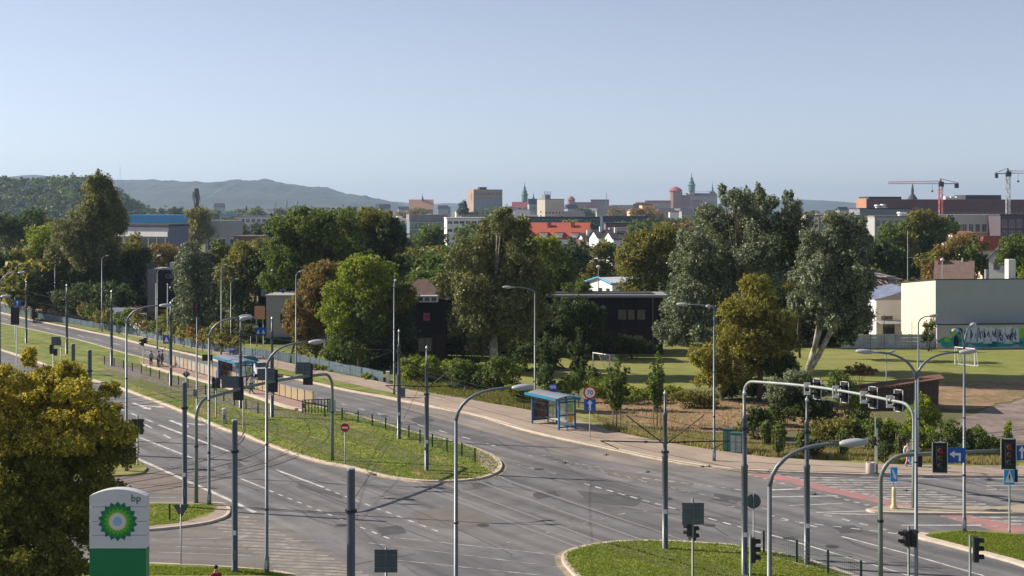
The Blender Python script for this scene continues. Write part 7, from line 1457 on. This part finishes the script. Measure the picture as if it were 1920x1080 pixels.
person('person in a pale grey top, leftmost of the group on the platform', G(283, 687, .3), .4, 'stand', cl('pale_grey', (.30, .30, .32)), cl('dark_grey', (.06, .06, .07)), mat('hair_brown', (.05, .03, .02), .8), 1.68)
person('person in dark patterned clothes, middle of the group on the platform', G(297, 688, .3), -.4, 'stand', cl('mauve', (.16, .13, .15)), cl('black', (.02, .02, .025)), mat('hair_dark', (.02, .015, .012), .8), 1.70)
person('person in a dark coat, rightmost of the group on the platform', G(304, 687, .3), -1.2, 'walk', cl('dark_blue', (.04, .045, .07)), cl('grey', (.12, .12, .13)), MATS['hair_brown'], 1.76)
person('person in a green skirt and white top walking on the platform', G(470, 738, .3), 1.2, 'walk', cl('white', (.55, .55, .55)), cl('green', (.01, .16, .08)), MATS['hair_dark'], 1.72)
q = C.objects.get('person.003'); mb = MB(); mb.lathe([(.16, 1.02), (.24, .8), (.33, .45)], (0, 0, 0), 12); lk('skirt', mb, cl('green', 0), q, True)
person('pedestrian in white and red by the thicket at the right', G(1702, 874, L), .3, 'walk', cl('bright_white', (.65, .6, .6)), cl('pale_red', (.5, .3, .3)), MATS['hair_brown'], 1.66, cl('crimson', (.4, .03, .06)))
person('person in a dark red jacket at the bottom edge left of centre', G(405, 1135, .1), .5, 'stand', cl('dark_red', (.30, .02, .04)), cl('black', 0), MATS['hair_dark'], 1.72)
# --- vehicles
def car(label, loc, rz, m):
    t_ = thing('car', label, 'car', loc, rz); prof = [(-2.1, .35), (-2.1, .75), (-1.95, .95), (-1.1, 1.02), (-.45, 1.45), (.9, 1.47), (1.6, 1.05), (2.05, .95), (2.1, .4)]
    mb = MB(); W_ = .85; n = len(prof); vs = []
    for sgn in (-1, 1):
        for (x, z) in prof: vs.append((x, sgn * (W_ - (.18 if z > 1.2 else 0)), z))
    fs = [tuple(range(n - 1, -1, -1)), tuple(range(n, 2 * n))] + [(i, i + 1, n + i + 1, n + i) for i in range(n - 1)] + [(n - 1, 0, n, 2 * n - 1)]; mb.add(vs, fs); lk('body', mb, m, t_)
    for (x0, x1) in ((-.95, -.05), (.05, .95)):
        for sg in (-1, 1): mb = MB(); y0, y1 = sg * (W_ + .004), sg * (W_ - .155); mb.add([(x0 - (.1 if x0 < 0 else 0), y0, 1.04), (x1 + (.2 if x1 > .5 else 0), y0, 1.04), (x1 - (.1 if x1 > .5 else 0), y1 + sg * .01, 1.40), (x0 + (.38 if x0 < 0 else 0), y1 + sg * .01, 1.40)], [(0, 1, 2, 3)]); lk('side_window', mb, winglass, t_)
    mb = MB(); mb.add([(-1.1, -.72, 1.035), (-1.1, .72, 1.035), (-.5, .6, 1.43), (-.5, -.6, 1.43)], [(0, 1, 2, 3)]); mb.v = [(v[0] - .02, v[1], v[2] + .012) for v in mb.v]; lk('windscreen', mb, winglass, t_)
    mb = MB(); mb.add([(1.58, -.72, 1.08), (1.58, .72, 1.08), (.95, .6, 1.45), (.95, -.6, 1.45)], [(0, 3, 2, 1)]); mb.v = [(v[0] + .02, v[1], v[2] + .012) for v in mb.v]; lk('rear_window', mb, winglass, t_)
    for x in (-1.3, 1.3):
        for sg in (-1, 1): mb = MB(); mb.tube([(x, sg * .66, .32), (x, sg * .87, .32)], .32, 16); w1 = lk('wheel', mb, darkm, t_); mb = MB(); mb.tube([(x, sg * .86, .32), (x, sg * .885, .32)], .2, 12); lk('rim', mb, steel_lt, w1)
    for sg in (-1, 1):
        mb = MB(); mb.box((-2.09, sg * .6, .78), (.06, .35, .14)); lk('headlight', mb, mat('headlamp', (.7, .7, .68), .2), t_); mb = MB(); mb.box((2.06, sg * .62, .85), (.06, .28, .16)); lk('tail_light', mb, redp, t_)
    mb = MB(); mb.box((-2.12, 0, .5), (.08, 1.5, .2)); mb.box((2.12, 0, .5), (.08, 1.5, .2)); lk('bumper', mb, darkm, t_); return t_
dv = G(480, 696) - G(400, 675); rr_ = math.atan2(dv.y, dv.x)
car('white car with dark windows on the far road behind the tram shelter', G(482, 704), rr_ , mat('car_white', (.55, .56, .58), .25, .05, 1, spec=.7))
car('dark blue car partly hidden behind the tram shelter', G(462, 692), rr_, mat('car_blue', (.03, .06, .14), .25, .05, 1, spec=.7))
t = thing('lorry', 'grey box lorry parked beyond the blue fence', 'lorry', G(226, 618) + Vector((0, 3, 0)), -.55); mb = MB(); mb.bx(-2.4, 1.8, -1.1, 1.1, .9, 3.0); lk('cargo_box', mb, mat('lorry_grey', (.25, .28, .34), .6), t); mb = MB(); mb.bx(1.85, 3.3, -1.0, 1.0, .5, 2.3); lk('cab', mb, whitep, t); mb = MB(); mb.bx(3.3, 3.33, -.85, .85, 1.4, 2.1); lk('windscreen', mb, winglass, t)
for x in (-1.6, 2.5):
    for sg in (-1, 1): mb = MB(); mb.tube([(x, sg * .8, .45), (x, sg * 1.05, .45)], .45, 14); lk('wheel', mb, darkm, t)
mb = MB(); mb.bx(-2.4, 3.2, -.5, .5, .6, .88); lk('chassis', mb, darkm, t)
car('silver car parked beyond the blue fence right of the lorry', G(252, 628) + Vector((0, 6, 0)), rr_ + .2, mat('car_silver', (.4, .41, .42), .25, .05, 1, spec=.7))
# --- poles and masts among the buildings
for (lb, x, yt, Y_, yb, br_) in [('slim aerial mast with a crossbar above the brown house', 1702, 432, 232, 540, True), ('slim white pole with a lamp above the cream hall', 1767, 487, 196, 530, False), ('thin pole in front of the white hut', 1122, 500, 190, 570, False)]:
    b = Vector(P(x, 392, Y_)) - Vector((0, 0, 18)); t = thing('mast', lb, 'mast', b); ORG[t.name] = None; zt = 18 - (yt - HY) * Y_ / F; mb = MB(); mb.tube([(0, 0, 0), (0, 0, zt)], [.08, .05], 6); lk('pole', mb, steel_lt, t)
    mb = MB(); (mb.box((.4, 0, zt - 4.4), (1.0, .04, .05)) if br_ else mb.ell((0, 0, zt), (.28, .2, .2), 8, 6)); lk('crossbar' if br_ else 'lamp_head', mb, whitep, t)
# protective net poles by the pitch
for i, (x, yt) in enumerate([(1632, 600), (1658, 590), (1710, 602), (1737, 600)]):
    b = G(x, 656); t = thing('net_post', ['leftmost thin net post at the far edge of the pitch', 'second thin net post at the far edge of the pitch', 'net post below the cream hall', 'net post beside the ivy on the panel wall'][i], 'post', b); ORG[t.name] = None; mb = MB(); mb.tube([(0, 0, 0), (0, 0, (656 - yt) * b.y / F)], .04, 6); lk('post', mb, darkm, t)
# --- overhead wires
def wire(pts, sag=.25, r=.013, label='thin black overhead tram wire', n=10):
    out = []
    for i in range(len(pts) - 1):
        a, b = pts[i], pts[i + 1]
        for k in range(n): f = k / n; q = a.lerp(b, f); q.z -= sag * 4 * f * (1 - f); out.append(q)
    out.append(pts[-1]); mb = MB(); mb.tube(out, r, 5, False); return mb
def W(px, py, z): return G(px, py, z)
def at(px, py, z): b = G(px, py); return Vector((b.x, b.y, z))
wires = [
 ('black contact wire along the right-hand track', [at(-100, 608, 5.6), at(190, 672, 5.6), at(330, 708, 5.6), at(560, 778, 5.6), at(825, 904, 5.6), at(1140, 1021, 5.6), at(1450, 1115, 5.6)], .1, .011),
 ('black contact wire along the left-hand track', [at(-100, 622, 5.6), at(190, 696, 5.6), at(480, 795, 5.6), at(740, 896, 5.6), at(1100, 1028, 5.6), at(1400, 1110, 5.6)], .1, .011),
 ('black messenger wire above the right-hand track', [at(209, 688, 7.0), at(451, 767, 6.9), at(748, 826, 7.0), at(800, 885, 6.9), at(1247, 1033, 6.9), at(1513, 1063, 6.9)], .3, .012),
 ('black curved contact wire over the tight bend', [at(*q, 5.6) for q in C1[1][1:]], .02, .011),
 ('black curved contact wire over the wide bend', [at(*q, 5.6) for q in C1[3][1:]], .02, .011),
 ('black span wire from the platform pole to the corner post', [at(510, 785, 6.8), at(346, 955, 6.6)], .3, .012),
 ('black span wire from the junction pole to the bottom post', [at(800, 885, 6.9), at(658, 1270, 6.7)], .4, .012),
 ('black span wire across the junction to the right', [at(800, 885, 6.6), at(1247, 1033, 6.4)], .5, .013),
 ('black span wire from the island pole to the near right pole', [at(1247, 1033, 6.2), at(1513, 1063, 6.2), at(1396, 1082, 6.3)], .2, .012),
 ('black sagging wire across the far carriageway', [at(748, 826, 5.9), at(1247, 1033, 6.9)], .6, .014),
 ('black wire running to the right over the crossing', [at(1513, 1063, 6.3), at(2100, 985, 6.3)], .4, .012),
 ('black wire running right at the height of the pavement', [at(1396, 1082, 6.6), at(2100, 1040, 6.8)], .4, .012),
 ('black span wire between the corner post and the bottom-left post', [at(346, 955, 6.4), at(440, 1078, 6.4)], .2, .012),
 ('black wire from the bottom-left post to the bottom centre post', [at(440, 1078, 6.6), at(658, 1270, 6.6)], .3, .012),
 ('black wire from the fuel sign corner across to the platform pole', [at(100, 920, 5.8), at(346, 955, 6.8), at(620, 823, 5.7), at(748, 826, 7.2)], .3, .012),
 ('black feeder wire along the platform', [at(49, 645, 7.2), at(125, 666, 7.2), at(209, 688, 7.2), at(320, 726, 7.2), at(451, 768, 7.0), at(510, 785, 7.2)], .4, .012),
]
for lb, pts, sg, r in wires: o = wire(pts, sg, r).build('tram_wire', wirem); tag(o, lb, 'wire', 'overhead tram wires')
# insulators at wire joints
for i, (x, y) in enumerate([(1060, 868), (1137, 853), (1215, 885), (1318, 875), (1330, 874), (1528, 927), (1700, 920)]):
    p = W(x, y, 6.0); t = thing('wire_insulator', 'small black insulator hanging on the wires ' + ['left over the dashes', 'over the far kerb', 'above the lane dashes right', 'over the far pavement edge, left', 'over the far pavement edge, right', 'right of the catenary pole', 'above the zebra crossing'][i], 'insulator', p); ORG[t.name] = None
    mb = MB(); mb.tube([(-.14, 0, 0), (.14, 0, 0)], .016, 6); mb.ell((0, 0, 0), (.06, .04, .04), 8, 5); lk('insulator', mb, darkm, t); mb = MB(); mb.tube([(0, 0, 0), (0, 0, .10)], .01, 5); lk('clip', mb, darkm, t)
# ============================================================ AIR
mb = MB(); mb.bx(-8800, 8800, -50, 13500, -1.1, 232)
hz = mb.build('haze', bpy.data.materials.new('haze')); hm_ = hz.data.materials[0]; hm_.use_nodes = True; nt = hm_.node_tree
for n_ in list(nt.nodes):
    if n_.type != 'OUTPUT_MATERIAL': nt.nodes.remove(n_)
pv = nt.nodes.new('ShaderNodeVolumePrincipled'); pv.inputs['Color'].default_value = (.54, .72, 1.0, 1); pv.inputs['Density'].default_value = HAZE; pv.inputs['Anisotropy'].default_value = .3
nt.links.new(pv.outputs[0], [x for x in nt.nodes if x.type == 'OUTPUT_MATERIAL'][0].inputs['Volume']); tag(hz, kind='stuff')
print('leaf quads', LEAFN[0], 'objects', len(bpy.data.objects), 'tris', sum(len(o.data.polygons) * 2 for o in bpy.data.objects if o.type == 'MESH'))
